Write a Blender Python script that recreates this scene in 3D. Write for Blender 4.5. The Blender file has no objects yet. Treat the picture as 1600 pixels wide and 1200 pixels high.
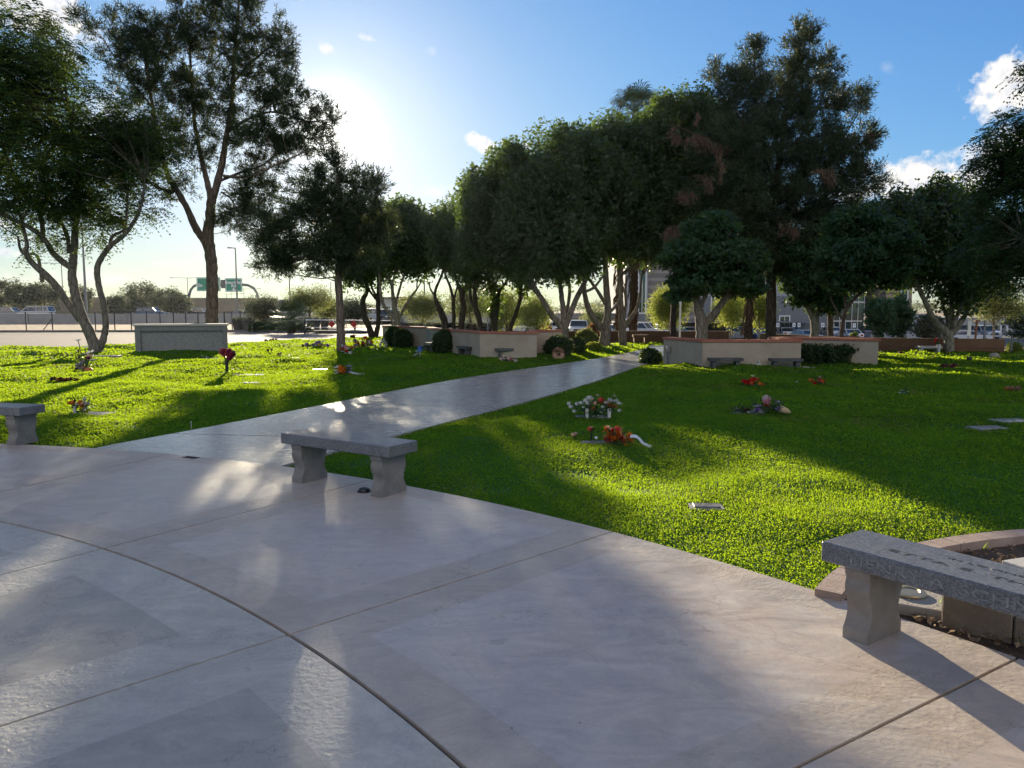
import bpy, math, random
import numpy as np
from mathutils import Vector, Matrix
for _c in (bpy.data.objects, bpy.data.meshes, bpy.data.materials):
    for _o in list(_c): _c.remove(_o)
scene = bpy.context.scene
COL = scene.collection
R = math.radians
# ---------------------------------------------------------------- camera
F = 1200.0; H = 1.6; TH = math.atan(115/1200)
cam_d = bpy.data.cameras.new('camera'); cam = bpy.data.objects.new('camera', cam_d); COL.objects.link(cam)
cam.location = (0, 0, H); cam.rotation_euler = (math.pi/2-TH, 0, 0)
cam_d.sensor_width = 36; cam_d.lens = 36*F/1600; cam_d.clip_start = 0.05; cam_d.clip_end = 5000
scene.camera = cam
# ---------------------------------------------------------------- light
SUN_EL, SUN_AZ = 12.6, -12.9          # degrees; azimuth from +Y towards +X
SKY_STRENGTH = 0.075
SUN_STRENGTH = 5.0
scene.view_settings.view_transform = 'Standard'; scene.view_settings.look = 'None'
scene.view_settings.exposure = 1.14; scene.view_settings.gamma = 1.0
sd = bpy.data.lights.new('sun', 'SUN'); sd.energy = SUN_STRENGTH; sd.angle = R(0.55); sd.color = (1.0, 0.86, 0.62)
so = bpy.data.objects.new('sun', sd); COL.objects.link(so)
_sv = Vector((math.sin(R(SUN_AZ))*math.cos(R(SUN_EL)), math.cos(R(SUN_AZ))*math.cos(R(SUN_EL)), math.sin(R(SUN_EL))))
so.rotation_euler = _sv.to_track_quat('Z', 'Y').to_euler()
world = bpy.data.worlds.new('World'); scene.world = world; world.use_nodes = True

class NT:
    """small node-building helper"""
    def __init__(s, tree): s.t = tree; s.n = tree.nodes; s.l = tree.links
    def node(s, typ, ins=None, **kw):
        n = s.n.new(typ)
        for k, v in kw.items(): setattr(n, k, v)
        for k, v in (ins or {}).items(): s.put(n.inputs[k], v)
        return n
    def put(s, sock, v):
        if isinstance(v, bpy.types.NodeSocket): s.l.new(v, sock)
        elif isinstance(v, bpy.types.Node): s.l.new(v.outputs[0], sock)
        else:
            if sock.type == 'RGBA' and isinstance(v, (tuple, list)) and len(v) == 3: v = (*v, 1)
            sock.default_value = v
    def m(s, op, a, b=0.0, c=0.0, clamp=False):
        n = s.node('ShaderNodeMath', {0: a, 1: b, 2: c}, operation=op); n.use_clamp = clamp; return n.outputs[0]
    def noise(s, vec, scale, detail=4, rough=0.55, dist=0.0):
        return s.node('ShaderNodeTexNoise', {'Vector': vec, 'Scale': scale, 'Detail': detail, 'Roughness': rough, 'Distortion': dist})
    def ramp(s, fac, stops):
        n = s.node('ShaderNodeValToRGB', {0: fac}); e = n.color_ramp.elements
        while len(e) < len(stops): e.new(0.5)
        for i, (p, c) in enumerate(stops):
            e[i].position = p; e[i].color = (*c, 1) if len(c) == 3 else c
        return n.outputs[0]
    def mix(s, fac, a, b, blend='MIX'):
        n = s.node('ShaderNodeMix', data_type='RGBA', blend_type=blend)
        s.put(n.inputs[0], fac); s.put(n.inputs[6], a); s.put(n.inputs[7], b); return n.outputs[2]

w = NT(world.node_tree); world.node_tree.nodes.clear()
sky = w.node('ShaderNodeTexSky', sky_type='NISHITA', sun_disc=False, sun_elevation=R(SUN_EL), sun_rotation=R(SUN_AZ),
             altitude=350, air_density=1.0, dust_density=0.3, ozone_density=4.0)
tc = w.node('ShaderNodeTexCoord').outputs['Generated']
sep = w.node('ShaderNodeSeparateXYZ', {0: tc})
az = w.m('MULTIPLY', w.m('ARCTAN2', sep.outputs[0], sep.outputs[1]), 57.2958)
el = w.m('MULTIPLY', w.m('ARCSINE', sep.outputs[2]), 57.2958)
nz = w.m('SUBTRACT', w.noise(tc, 22, 7, 0.62, 0.4).outputs[0], 0.5)
nz2 = w.m('SUBTRACT', w.noise(tc, 70, 5, 0.6).outputs[0], 0.5)
def azel(px, py):
    dx = (px-800)/F; dy = (600-py)/F
    v = Vector((dx, math.cos(TH)+dy*math.sin(TH), dy*math.cos(TH)-math.sin(TH))).normalized()
    return math.degrees(math.atan2(v.x, v.y)), math.degrees(math.asin(v.z))
# px, py, half width, half height (in pixels of a 47 px/deg-ish view), tilt deg, softness, opacity
CLOUDS = [(750, 221, 28, 11, 25, .55, .95), (789, 224, 7, 4, 15, .7, .8), (824, 227, 9, 5, 0, .7, .8), (570, 59, 22, 7, 12, .7, .85),
          (512, 76, 14, 9, 30, .8, .75), (676, 298, 34, 10, 0, 1.2, .5), (675, 79, 12, 8, 0, 1.3, .3),
          (1384, 106, 16, 9, 20, 1.1, .35), (1578, 130, 46, 36, -8, .5, .95), (1445, 282, 88, 36, 0, .45, .95), (1545, 262, 70, 34, -12, .5, .9), (1350, 300, 60, 18, -10, .7, .8), (1660, 240, 80, 45, 0, .5, .9),
          (60, 18, 75, 42, 25, .6, .9), (145, 60, 40, 22, 30, .9, .6), (170, 175, 40, 40, 0, 1.0, .5), (115, 16, 16, 10, 0, .8, .7), (250, -10, 30, 12, 0, .8, .8),
          (10, 350, 34, 14, 0, .8, .85), (4, 395, 26, 7, 0, .8, .8), (120, 436, 170, 13, 0, .9, .55), (265, 412, 30, 5, 0, 1.1, .5), (420, 442, 150, 9, 0, 1.2, .35), (40, 372, 40, 8, 0, 1.0, .6),
          (1560, 430, 110, 50, 0, .9, .6), (-200, 300, 150, 50, 0, .6, .9), (1900, 200, 150, 60, 0, .6, .9)]
FILL_CLOUDS = [(150, 38, 34, 16, .8, .9), (-150, 30, 30, 12, .8, .9), (178, 20, 40, 9, .8, .85), (95, 30, 18, 9, .8, .8), (-95, 34, 20, 9, .8, .8), (40, 68, 30, 12, .9, .6)]   # unseen clouds added to lift the shade; az, el, half sizes in degrees
mask = None
for cl_ in CLOUDS+FILL_CLOUDS:
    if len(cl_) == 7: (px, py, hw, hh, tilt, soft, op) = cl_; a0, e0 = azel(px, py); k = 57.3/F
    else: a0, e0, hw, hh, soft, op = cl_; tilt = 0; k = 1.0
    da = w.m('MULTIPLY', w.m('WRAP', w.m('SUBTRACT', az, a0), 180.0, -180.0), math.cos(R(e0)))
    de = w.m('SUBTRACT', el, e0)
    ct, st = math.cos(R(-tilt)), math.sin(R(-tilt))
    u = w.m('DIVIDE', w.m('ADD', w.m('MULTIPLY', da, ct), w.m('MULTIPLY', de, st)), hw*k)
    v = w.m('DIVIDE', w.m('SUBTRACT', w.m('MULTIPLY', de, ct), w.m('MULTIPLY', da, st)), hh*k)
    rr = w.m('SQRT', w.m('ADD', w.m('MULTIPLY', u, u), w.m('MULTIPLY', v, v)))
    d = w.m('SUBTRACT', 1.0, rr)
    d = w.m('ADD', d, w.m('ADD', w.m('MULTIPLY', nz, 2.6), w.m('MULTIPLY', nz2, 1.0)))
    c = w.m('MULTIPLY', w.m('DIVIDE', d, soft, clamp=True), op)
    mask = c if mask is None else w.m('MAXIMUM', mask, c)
# brighter towards the sun: the aureole that thin high haze puts round it
dsun = w.node('ShaderNodeVectorMath', {0: tc, 1: tuple(_sv)}, operation='DOT_PRODUCT').outputs['Value']
aur = w.m('POWER', w.m('MAXIMUM', dsun, 0.0), 120.0)
aur2 = w.m('POWER', w.m('MAXIMUM', dsun, 0.0), 1500.0)
aur3 = w.m('POWER', w.m('MAXIMUM', dsun, 0.0), 7.0)
# the camera-like response of a hazy evening sky: each channel rolls off towards the bright side
sp_ = w.node('ShaderNodeSeparateColor', {0: sky.outputs[0]})
def roll(ch, L, s_, g): return w.m('MULTIPLY', w.m('SUBTRACT', 1.0, w.m('EXPONENT', w.m('MULTIPLY', w.m('POWER', w.m('DIVIDE', ch, s_), g), -1.0))), L)
hz = w.m('SUBTRACT', 1.0, w.m('DIVIDE', el, 6.5, clamp=True))
cb = w.m('MULTIPLY', roll(sp_.outputs[2], 6.6, 4.0, 1.0), w.m('SUBTRACT', 1.0, w.m('ADD', w.m('MULTIPLY', hz, .34), w.m('MULTIPLY', w.m('DIVIDE', w.m('SUBTRACT', el, 28.0), 30.0, clamp=True), .30))))
base = w.node('ShaderNodeCombineColor', {0: w.m('ADD', roll(sp_.outputs[0], 5.4, 5.8, 1.30), .14), 1: roll(sp_.outputs[1], 6.4, 5.8, 1.08), 2: cb}).outputs[0]
glow = w.mix(1.0, base, w.mix(1.0, w.mix(aur, (0, 0, 0), (1.9, 1.6, 1.2)), w.mix(aur2, (0, 0, 0), (9, 8, 6.6)), 'ADD'), 'ADD')
lum = w.ramp(w.m('MULTIPLY', nz2, 1.0), [(0, (5.0, 5.2, 5.6)), (1, (6.6, 6.3, 5.9))])
shade = w.mix(w.m('ADD', w.m('MULTIPLY', nz2, 2.2), 0.62, clamp=True), (4.0, 4.4, 5.2), (7.6, 7.1, 6.4))
# added clouds away from the sun, made extra bright and warm as fill
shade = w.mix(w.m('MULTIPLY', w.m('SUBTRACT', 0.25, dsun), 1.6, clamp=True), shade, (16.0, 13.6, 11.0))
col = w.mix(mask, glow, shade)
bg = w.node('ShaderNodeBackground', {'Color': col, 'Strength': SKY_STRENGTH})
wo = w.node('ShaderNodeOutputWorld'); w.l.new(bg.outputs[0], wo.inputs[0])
world.cycles.sampling_method = 'MANUAL'; world.cycles.sample_map_resolution = 1024
scene.cycles.max_bounces = 6; scene.cycles.diffuse_bounces = 3; scene.cycles.glossy_bounces = 3; scene.cycles.transmission_bounces = 4
scene.cycles.transparent_max_bounces = 6; scene.cycles.caustics_reflective = False; scene.cycles.caustics_refractive = False
scene.cycles.sample_clamp_indirect = 4.0

# ---------------------------------------------------------------- geometry helpers
rng = np.random.default_rng(7)
random.seed(7)
def sstep(a, b, x):
    t = np.clip((x-a)/(b-a), 0, 1); return t*t*(3-2*t)
def terrain(x, y):
    """height of the bare ground: level near the camera, lower behind the walls"""
    x = np.asarray(x, float); y = np.asarray(y, float)
    a = x/np.maximum(y, 1.0)
    return -(1.3+.75*sstep(.08, .27, a)*sstep(38, 80, y))*sstep(34, 50, y)*sstep(-0.17, -0.08, a)
def ray(px, py):
    dx = (px-800)/F; dy = (600-py)/F
    return Vector((dx, math.cos(TH)+dy*math.sin(TH), dy*math.cos(TH)-math.sin(TH)))
def G(px, py, z=0.0):
    v = ray(px, py); t = (z-H)/v.z; return Vector((v.x*t, v.y*t, z))
def P(px, py, d):
    v = ray(px, py); t = d/v.y; return Vector((v.x*t, d, H+v.z*t))
def GT(px, d):
    """ground point under pixel column px at distance d"""
    x = (px-800)/F*d/math.cos(TH)*0.9955; return Vector((x, d, float(terrain(x, d))))

def tag(o, label=None, cat=None, group=None, kind=None):
    if label: o['label'] = label
    if cat: o['category'] = cat
    if group: o['group'] = group
    if kind: o['kind'] = kind
    return o
def root(name, loc, label, cat, group=None, rz=0.0):
    o = bpy.data.objects.new(name, None); COL.objects.link(o); o.empty_display_size = 0.2
    o.location = loc; o.rotation_euler = (0, 0, rz); tag(o, label, cat, group); return o
def link_mesh(name, me, parent=None):
    o = bpy.data.objects.new(name, me); COL.objects.link(o)
    if parent is not None: o.parent = parent
    return o
def copy_tree(o, parent=None):
    c = o.copy(); COL.objects.link(c); c.parent = parent
    for ch in [k for k in bpy.data.objects if k.parent == o]: copy_tree(ch, c)
    return c

class M:
    """collects shapes, then links them as ONE mesh object"""
    def __init__(s): s.v = []; s.f = []; s.mi = []; s.cur = 0
    def add(s, vs, fs):
        n = len(s.v); s.v += [tuple(p) for p in vs]; s.f += [tuple(i+n for i in f) for f in fs]; s.mi += [s.cur]*len(fs); return s
    def box(s, lo, hi, rot=None, bev=0.0):
        x0, y0, z0 = lo; x1, y1, z1 = hi
        if bev:
            b = bev; vs = []; rings = [(z0, b), (z0+b, 0), (z1-b, 0), (z1, b)]
            for z, i in rings:
                e = b
                vs += [(x0+i+e*0, y0+b+0*i, z), (x0+b, y0+i, z), (x1-b, y0+i, z), (x1-i, y0+b, z), (x1-i, y1-b, z), (x1-b, y1-i, z), (x0+b, y1-i, z), (x0+i, y1-b, z)]
            fs = [tuple(range(7, -1, -1)), tuple(range(24, 32))]
            for k in range(3):
                for j in range(8):
                    a = k*8+j; c = k*8+(j+1) % 8; fs.append((a, c, c+8, a+8))
        else:
            vs = [(x, y, z) for z in (z0, z1) for (x, y) in ((x0, y0), (x1, y0), (x1, y1), (x0, y1))]
            fs = [(3, 2, 1, 0), (4, 5, 6, 7), (0, 1, 5, 4), (1, 2, 6, 5), (2, 3, 7, 6), (3, 0, 4, 7)]
        if rot is not None: vs = [rot @ Vector(p) for p in vs]
        return s.add(vs, fs)
    def prism(s, poly, z0, z1, mat=None):
        n = len(poly)
        vs = [(p[0], p[1], z0) for p in poly]+[(p[0], p[1], z1) for p in poly]
        fs = [tuple(range(n-1, -1, -1)), tuple(range(n, 2*n))]+[(i, (i+1) % n, (i+1) % n+n, i+n) for i in range(n)]
        if mat is not None: vs = [mat @ Vector(p) for p in vs]
        return s.add(vs, fs)
    def tube(s, pts, rad, n=8, cap=True, flat=1.0):
        pts = [Vector(p) for p in pts]
        if not hasattr(rad, '__len__'): rad = [rad]*len(pts)
        vs = []; up = None
        for i, p in enumerate(pts):
            t = (pts[min(i+1, len(pts)-1)]-pts[max(i-1, 0)]).normalized()
            if up is None: up = Vector((1, 0, 0)) if abs(t.x) < 0.8 else Vector((0, 1, 0))
            a = (up-t*up.dot(t)).normalized(); b = t.cross(a); up = a
            for k in range(n):
                q = 2*math.pi*k/n; vs.append(p+(a*math.cos(q)+b*math.sin(q)*flat)*rad[i])
        fs = []
        for i in range(len(pts)-1):
            for k in range(n):
                a = i*n+k; b = i*n+(k+1) % n; fs.append((a, b, b+n, a+n))
        if cap: fs += [tuple(range(n-1, -1, -1)), tuple(range((len(pts)-1)*n, len(pts)*n))]
        return s.add(vs, fs)
    def lathe(s, prof, n=16, c=(0, 0, 0), mat=None):
        vs = []
        for r, z in prof:
            for k in range(n):
                q = 2*math.pi*k/n; vs.append((c[0]+r*math.cos(q), c[1]+r*math.sin(q), c[2]+z))
        fs = []
        for i in range(len(prof)-1):
            for k in range(n):
                a = i*n+k; b = i*n+(k+1) % n; fs.append((a, b, b+n, a+n))
        fs += [tuple(range(n-1, -1, -1)), tuple(range((len(prof)-1)*n, len(prof)*n))]
        if mat is not None: vs = [mat @ Vector(p) for p in vs]
        return s.add(vs, fs)
    def blob(s, c, r, n=8, m=6, jit=0.0, rs=None):
        rs = rs or random
        if not hasattr(r, '__len__'): r = (r, r, r)
        vs = [(c[0], c[1], c[2]-r[2])]
        for i in range(1, m):
            ph = math.pi*i/m
            for k in range(n):
                q = 2*math.pi*k/n; j = 1+rs.uniform(-jit, jit)
                vs.append((c[0]+r[0]*j*math.sin(ph)*math.cos(q), c[1]+r[1]*j*math.sin(ph)*math.sin(q), c[2]-r[2]*j*math.cos(ph)))
        vs.append((c[0], c[1], c[2]+r[2])); L = len(vs)-1
        fs = [(0, 1+(k+1) % n, 1+k) for k in range(n)]
        for i in range(m-2):
            for k in range(n):
                a = 1+i*n+k; b = 1+i*n+(k+1) % n; fs.append((a, b, b+n, a+n))
        fs += [(L, 1+(m-2)*n+k, 1+(m-2)*n+(k+1) % n) for k in range(n)]
        return s.add(vs, fs)
    def xf(s, mat, start=0):
        s.v[start:] = [tuple(mat @ Vector(p)) for p in s.v[start:]]; return s
    def build(s, name, mat, parent=None, world_co=False, smooth=False):
        vs = s.v
        if parent is not None and world_co:
            q = parent.matrix_basis.copy()
            pr = parent.parent
            L = Vector(parent.location)
            while pr is not None: L += Vector(pr.location); pr = pr.parent
            vs = [(p[0]-L.x, p[1]-L.y, p[2]-L.z) for p in vs]
        me = bpy.data.meshes.new(name); me.from_pydata(vs, [], s.f); me.validate()
        mats = mat if isinstance(mat, (list, tuple)) else [mat]
        for m_ in mats: me.materials.append(m_)
        if len(mats) > 1: me.polygons.foreach_set('material_index', s.mi[:len(me.polygons)])
        if smooth:
            me.polygons.foreach_set('use_smooth', [True]*len(me.polygons))
            if smooth != 'all':
                try: me.set_sharp_from_angle(angle=R(smooth if smooth is not True else 35))
                except Exception: pass
        me.update()
        return link_mesh(name, me, parent)

def quads_mesh(name, c, a, b, val, mat, parent=None, loc=(0, 0, 0), tri=False):
    """N diamond leaves: centre c, half axis a (length), half axis b (width); val = per-leaf tone"""
    c = np.asarray(c); n = len(c)
    loc = np.array(loc)
    V = np.empty((n, 4, 3), np.float32)
    V[:, 0] = c-a-loc; V[:, 1] = c+b-loc; V[:, 2] = c+a-loc; V[:, 3] = c-b-loc
    me = bpy.data.meshes.new(name)
    me.vertices.add(4*n); me.vertices.foreach_set('co', V.ravel())
    me.loops.add(4*n); me.loops.foreach_set('vertex_index', np.arange(4*n, dtype=np.int32))
    me.polygons.add(n); me.polygons.foreach_set('loop_start', np.arange(0, 4*n, 4, dtype=np.int32))
    try: me.polygons.foreach_set('loop_total', np.full(n, 4, np.int32))
    except Exception: pass
    at = me.attributes.new('v', 'FLOAT', 'FACE'); at.data.foreach_set('value', np.asarray(val, np.float32))
    me.materials.append(mat); me.update(calc_edges=True)
    return link_mesh(name, me, parent)
def unit(v): return v/np.maximum(np.linalg.norm(v, axis=-1, keepdims=True), 1e-9)
def rdir(n): return unit(rng.normal(size=(n, 3)))
def snoise(x, y, f, seed=0):
    """cheap smooth 2-D noise in -1..1 made of rotated sines"""
    r = np.random.default_rng(100+seed); o = 0
    for i in range(6):
        th = r.uniform(0, 6.28); k = f*r.uniform(.6, 1.7); o = o+np.sin((x*math.cos(th)+y*math.sin(th))*k+r.uniform(0, 6.28)+1.3*np.sin((x*math.sin(th)-y*math.cos(th))*k*.6+i))
    return o/6*1.6

# ---------------------------------------------------------------- materials
MATS = {}
def mat(name, c1, c2=None, scale=8.0, rough=0.6, bump=0.0, bscale=60.0, metal=0.0, spec=0.5, detail=6, coat=0.0, stretch=None, rough2=None, speck=None, emit=None):
    if name in MATS: return MATS[name]
    m_ = bpy.data.materials.new(name); m_.use_nodes = True; t = NT(m_.node_tree)
    bs = t.n['Principled BSDF']; tcn = t.node('ShaderNodeTexCoord').outputs['Object']
    if stretch: tcn = t.node('ShaderNodeMapping', {'Vector': tcn, 'Scale': stretch}).outputs[0]
    if c2 is not None:
        f = t.ramp(t.noise(tcn, scale, detail, 0.6, 0.3).outputs[0], [(.32, (0, 0, 0)), (.68, (1, 1, 1))])
        colr = t.mix(f, c1, c2)
        if speck:
            vv = t.node('ShaderNodeTexVoronoi', {'Vector': tcn, 'Scale': speck[0]})
            colr = t.mix(t.m('MULTIPLY', t.node('ShaderNodeSeparateColor', {0: vv.outputs['Color']}).outputs[0], speck[2]), colr, speck[1])
        t.put(bs.inputs['Base Color'], colr)
        if rough2 is not None:
            t.put(bs.inputs['Roughness'], t.node('ShaderNodeMapRange', {'Value': t.noise(tcn, scale*1.7, 5, .6).outputs[0], 'From Min': .3, 'From Max': .7, 'To Min': rough, 'To Max': rough2}).outputs[0])
        else: bs.inputs['Roughness'].default_value = rough
    else:
        t.put(bs.inputs['Base Color'], c1); bs.inputs['Roughness'].default_value = rough
    bs.inputs['Metallic'].default_value = metal
    bs.inputs['Specular IOR Level'].default_value = spec
    if coat: bs.inputs['Coat Weight'].default_value = coat; bs.inputs['Coat Roughness'].default_value = 0.05
    if bump:
        bn = t.node('ShaderNodeBump', {'Height': t.noise(tcn, bscale, 5, 0.65).outputs[0], 'Strength': bump, 'Distance': 0.02})
        t.put(bs.inputs['Normal'], bn.outputs[0])
    if emit: t.put(bs.inputs['Emission Color'], emit[0]); bs.inputs['Emission Strength'].default_value = emit[1]
    MATS[name] = m_; return m_
def leafmat(name, dark, light, trans, tw=0.4, rough=0.5, spec=0.4, dry=None):
    if name in MATS: return MATS[name]
    m_ = bpy.data.materials.new(name); m_.use_nodes = True; t = NT(m_.node_tree)
    bs = t.n['Principled BSDF']; out = t.n['Material Output']
    at = t.node('ShaderNodeAttribute', attribute_name='v').outputs['Fac']
    cb_ = t.mix(t.m('MINIMUM', at, 1.0), dark, light); ct_ = t.mix(t.m('MINIMUM', at, 1.0), tuple(x*.75 for x in trans), trans)
    if dry: dk = t.m('GREATER_THAN', at, 1.2); cb_ = t.mix(dk, cb_, dry); ct_ = t.mix(dk, ct_, dry)
    t.put(bs.inputs['Base Color'], cb_); bs.inputs['Roughness'].default_value = rough
    bs.inputs['Specular IOR Level'].default_value = spec
    tr = t.node('ShaderNodeBsdfTranslucent', {'Color': ct_})
    mx = t.node('ShaderNodeMixShader', {0: tw}); t.l.new(bs.outputs[0], mx.inputs[1]); t.l.new(tr.outputs[0], mx.inputs[2])
    t.l.new(mx.outputs[0], out.inputs[0]); MATS[name] = m_; return m_
# ---------------------------------------------------------------- setting: ground, plaza, path, lawn
PC = (-8.35, -3.45); RO = 12.62; RI = 10.12          # plaza centre, outer and inner joint radius
PATH_L = [(-5.3, 7.4), (-4.79, 8.73), (-3.86, 10.92), (-1.44, 17.15), (0.75, 21.4), (2.71, 25.01), (4.3, 28.6), (5.6, 32.2), (6.3, 34.6)]
PATH_R = [(-2.6, 7.0), (-2.05, 8.38), (-1.27, 10.04), (0.35, 13.49), (1.95, 17.3), (3.68, 21.9), (4.75, 24.4), (6.0, 27.2), (8.2, 31.0), (8.6, 34.6)]
def smooth_poly(pts, k=5):
    out = []; n = len(pts)
    for i in range(n-1):
        p0, p1, p2, p3 = [np.array(pts[min(max(j, 0), n-1)], float) for j in (i-1, i, i+1, i+2)]
        for q in range(k):
            t = q/k; out.append(0.5*((2*p1)+(-p0+p2)*t+(2*p0-5*p1+4*p2-p3)*t*t+(-p0+3*p1-3*p2+p3)*t**3))
    out.append(np.array(pts[-1], float)); return out
PL = smooth_poly(PATH_L); PR = smooth_poly(PATH_R)
PATH_POLY = np.array([p for p in PL]+[p for p in PR[::-1]])
def poly_sd(poly, x, y):
    """signed distance to a polygon (negative inside)"""
    poly = np.asarray(poly, float); x = np.asarray(x, float); y = np.asarray(y, float)
    d = np.full(x.shape, 1e9); ins = np.zeros(x.shape, bool); n = len(poly)
    for i in range(n):
        ax, ay = poly[i]; bx, by = poly[(i+1) % n]
        ex, ey = bx-ax, by-ay; l = ex*ex+ey*ey+1e-12
        t = np.clip(((x-ax)*ex+(y-ay)*ey)/l, 0, 1)
        d = np.minimum(d, np.hypot(x-ax-t*ex, y-ay-t*ey))
        c = ((ay > y) != (by > y)) & (x < (bx-ax)*(y-ay)/(by-ay+1e-12)+ax); ins ^= c
    return np.where(ins, -d, d)
# far edge of the lawn (world x,y), left to right
LAWN_FAR = [(-70, 24), (-34, 31.0), (-22, 32.2), (-17, 33.0), (-12.9, 35.4), (-11.6, 39.6), (-9.9, 43.0), (-8.0, 45.5), (-6.0, 46), (1.5, 39), (10.0, 37.5), (14, 30), (17, 28.5), (60, 24)]
LAWN_POLY = np.array([(-70, -30)]+LAWN_FAR+[(60, -30)], float)
# planter bed beside the plaza
BED_KERB = [(1.78, 4.02), (2.05, 4.36), (2.45, 4.66), (2.95, 4.92), (3.5, 5.1), (4.2, 5.22), (5.0, 5.2)]
BED_POLY = np.array(BED_KERB+[(5.2, 3.0), (4.6, 1.0), (3.9, -0.5), (3.4, 0.5)]+[(PC[0]+RO*math.cos(R(a)), PC[1]+RO*math.sin(R(a))) for a in (16, 20, 24, 28, 32, 35)], float)
def edge_sd(x, y):
    """distance from paving, bed and lawn edge; negative where no grass grows"""
    d = np.minimum(np.hypot(x-PC[0], y-PC[1])-RO, poly_sd(PATH_POLY, x, y))
    d = np.minimum(d, poly_sd(BED_POLY, x, y)-0.02)
    return np.minimum(d, -poly_sd(LAWN_POLY, x, y))
def lawn_z(x, y, sd=None):
    if sd is None: sd = edge_sd(x, y)
    m_ = 0.5+0.5*snoise(x, y, 1.15, 1); m2 = 0.5+0.5*snoise(x, y, 3.1, 2)
    z = 0.14*m_*(0.6+0.4*m2)+0.02*m2
    far = sstep(8, 26, np.hypot(x, y))
    return z*(1+0.5*far)*sstep(0.0, 1.4, sd)-0.004+terrain(x, y)

def grid(name, xs, ys, zf, m_, keep=None, kind='structure'):
    X, Y = np.meshgrid(xs, ys); Z = zf(X, Y); nx, ny = len(xs), len(ys)
    V = np.stack([X, Y, Z], -1).reshape(-1, 3).astype(np.float32)
    I, J = np.meshgrid(np.arange(nx-1), np.arange(ny-1)); a = (J*nx+I)
    if keep is not None:
        k = keep((X[:-1, :-1]+X[1:, 1:])/2, (Y[:-1, :-1]+Y[1:, 1:])/2); a = a[k]
    a = a.ravel(); q = np.stack([a, a+1, a+nx+1, a+nx], -1).astype(np.int32)
    me = bpy.data.meshes.new(name); me.vertices.add(len(V)); me.vertices.foreach_set('co', V.ravel())
    me.loops.add(q.size); me.loops.foreach_set('vertex_index', q.ravel())
    me.polygons.add(len(q)); me.polygons.foreach_set('loop_start', np.arange(0, q.size, 4, dtype=np.int32))
    try: me.polygons.foreach_set('loop_total', np.full(len(q), 4, np.int32))
    except Exception: pass
    me.materials.append(m_); me.update(calc_edges=True); me.polygons.foreach_set('use_smooth', [True]*len(q))
    return tag(link_mesh(name, me), kind=kind)
def sheet(name, poly, z, m_, kind='structure'):
    return tag(M().add([(p[0], p[1], z) for p in poly], [tuple(range(len(poly)))]).build(name, m_), kind=kind)

m_dirt = mat('dirt', (.26, .185, .125), (.36, .27, .19), 0.9, .95, .35, 30, speck=(2.2, (.2, .17, .08), .35))
m_asph = mat('asphalt', (.15, .125, .115), (.20, .165, .15), 1.4, .85, .25, 60)
m_lot = mat('lot_asphalt', (.05, .05, .052), (.08, .08, .08), 0.8, .85, .2, 60)
xs = np.concatenate([[-2500, -900, -300, -120], np.linspace(-60, 80, 71), [130, 300, 900, 2500]])
ys = np.concatenate([[-300, -60], np.linspace(-20, 120, 71), [160, 300, 800, 2500, 4000]])
grid('ground', xs, ys, lambda x, y: terrain(x, y)-0.05, m_dirt)

# lawn
m_lawn = bpy.data.materials.new('lawn_soil'); m_lawn.use_nodes = True; t = NT(m_lawn.node_tree)
tcn = t.node('ShaderNodeTexCoord').outputs['Object']
f1 = t.noise(tcn, 0.9, 6, .65).outputs[0]; f2 = t.noise(tcn, 9, 6, .7).outputs[0]
c = t.mix(t.ramp(f2, [(.3, (0, 0, 0)), (.7, (1, 1, 1))]), (.02, .09, .010), (.04, .14, .014))
c = t.mix(t.ramp(f1, [(.35, (0, 0, 0)), (.75, (.6, .6, .6))]), c, (.05, .10, .015))
bs = t.n['Principled BSDF']; t.put(bs.inputs['Base Color'], c); bs.inputs['Roughness'].default_value = .8; bs.inputs['Specular IOR Level'].default_value = .2
t.put(bs.inputs['Normal'], t.node('ShaderNodeBump', {'Height': f2, 'Strength': .4, 'Distance': .03}).outputs[0])
xs = np.concatenate([np.arange(-66, -20, 1.5), np.arange(-20, 24, .22), np.arange(24, 58, 1.5)])
ys = np.concatenate([np.arange(-24, 2, 1.5), np.arange(2, 30, .2), np.arange(30, 47, .5)])
grid('lawn', xs, ys, lambda x, y: lawn_z(x, y), m_lawn, keep=lambda x, y: poly_sd(LAWN_POLY, x, y) < .3)

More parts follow.
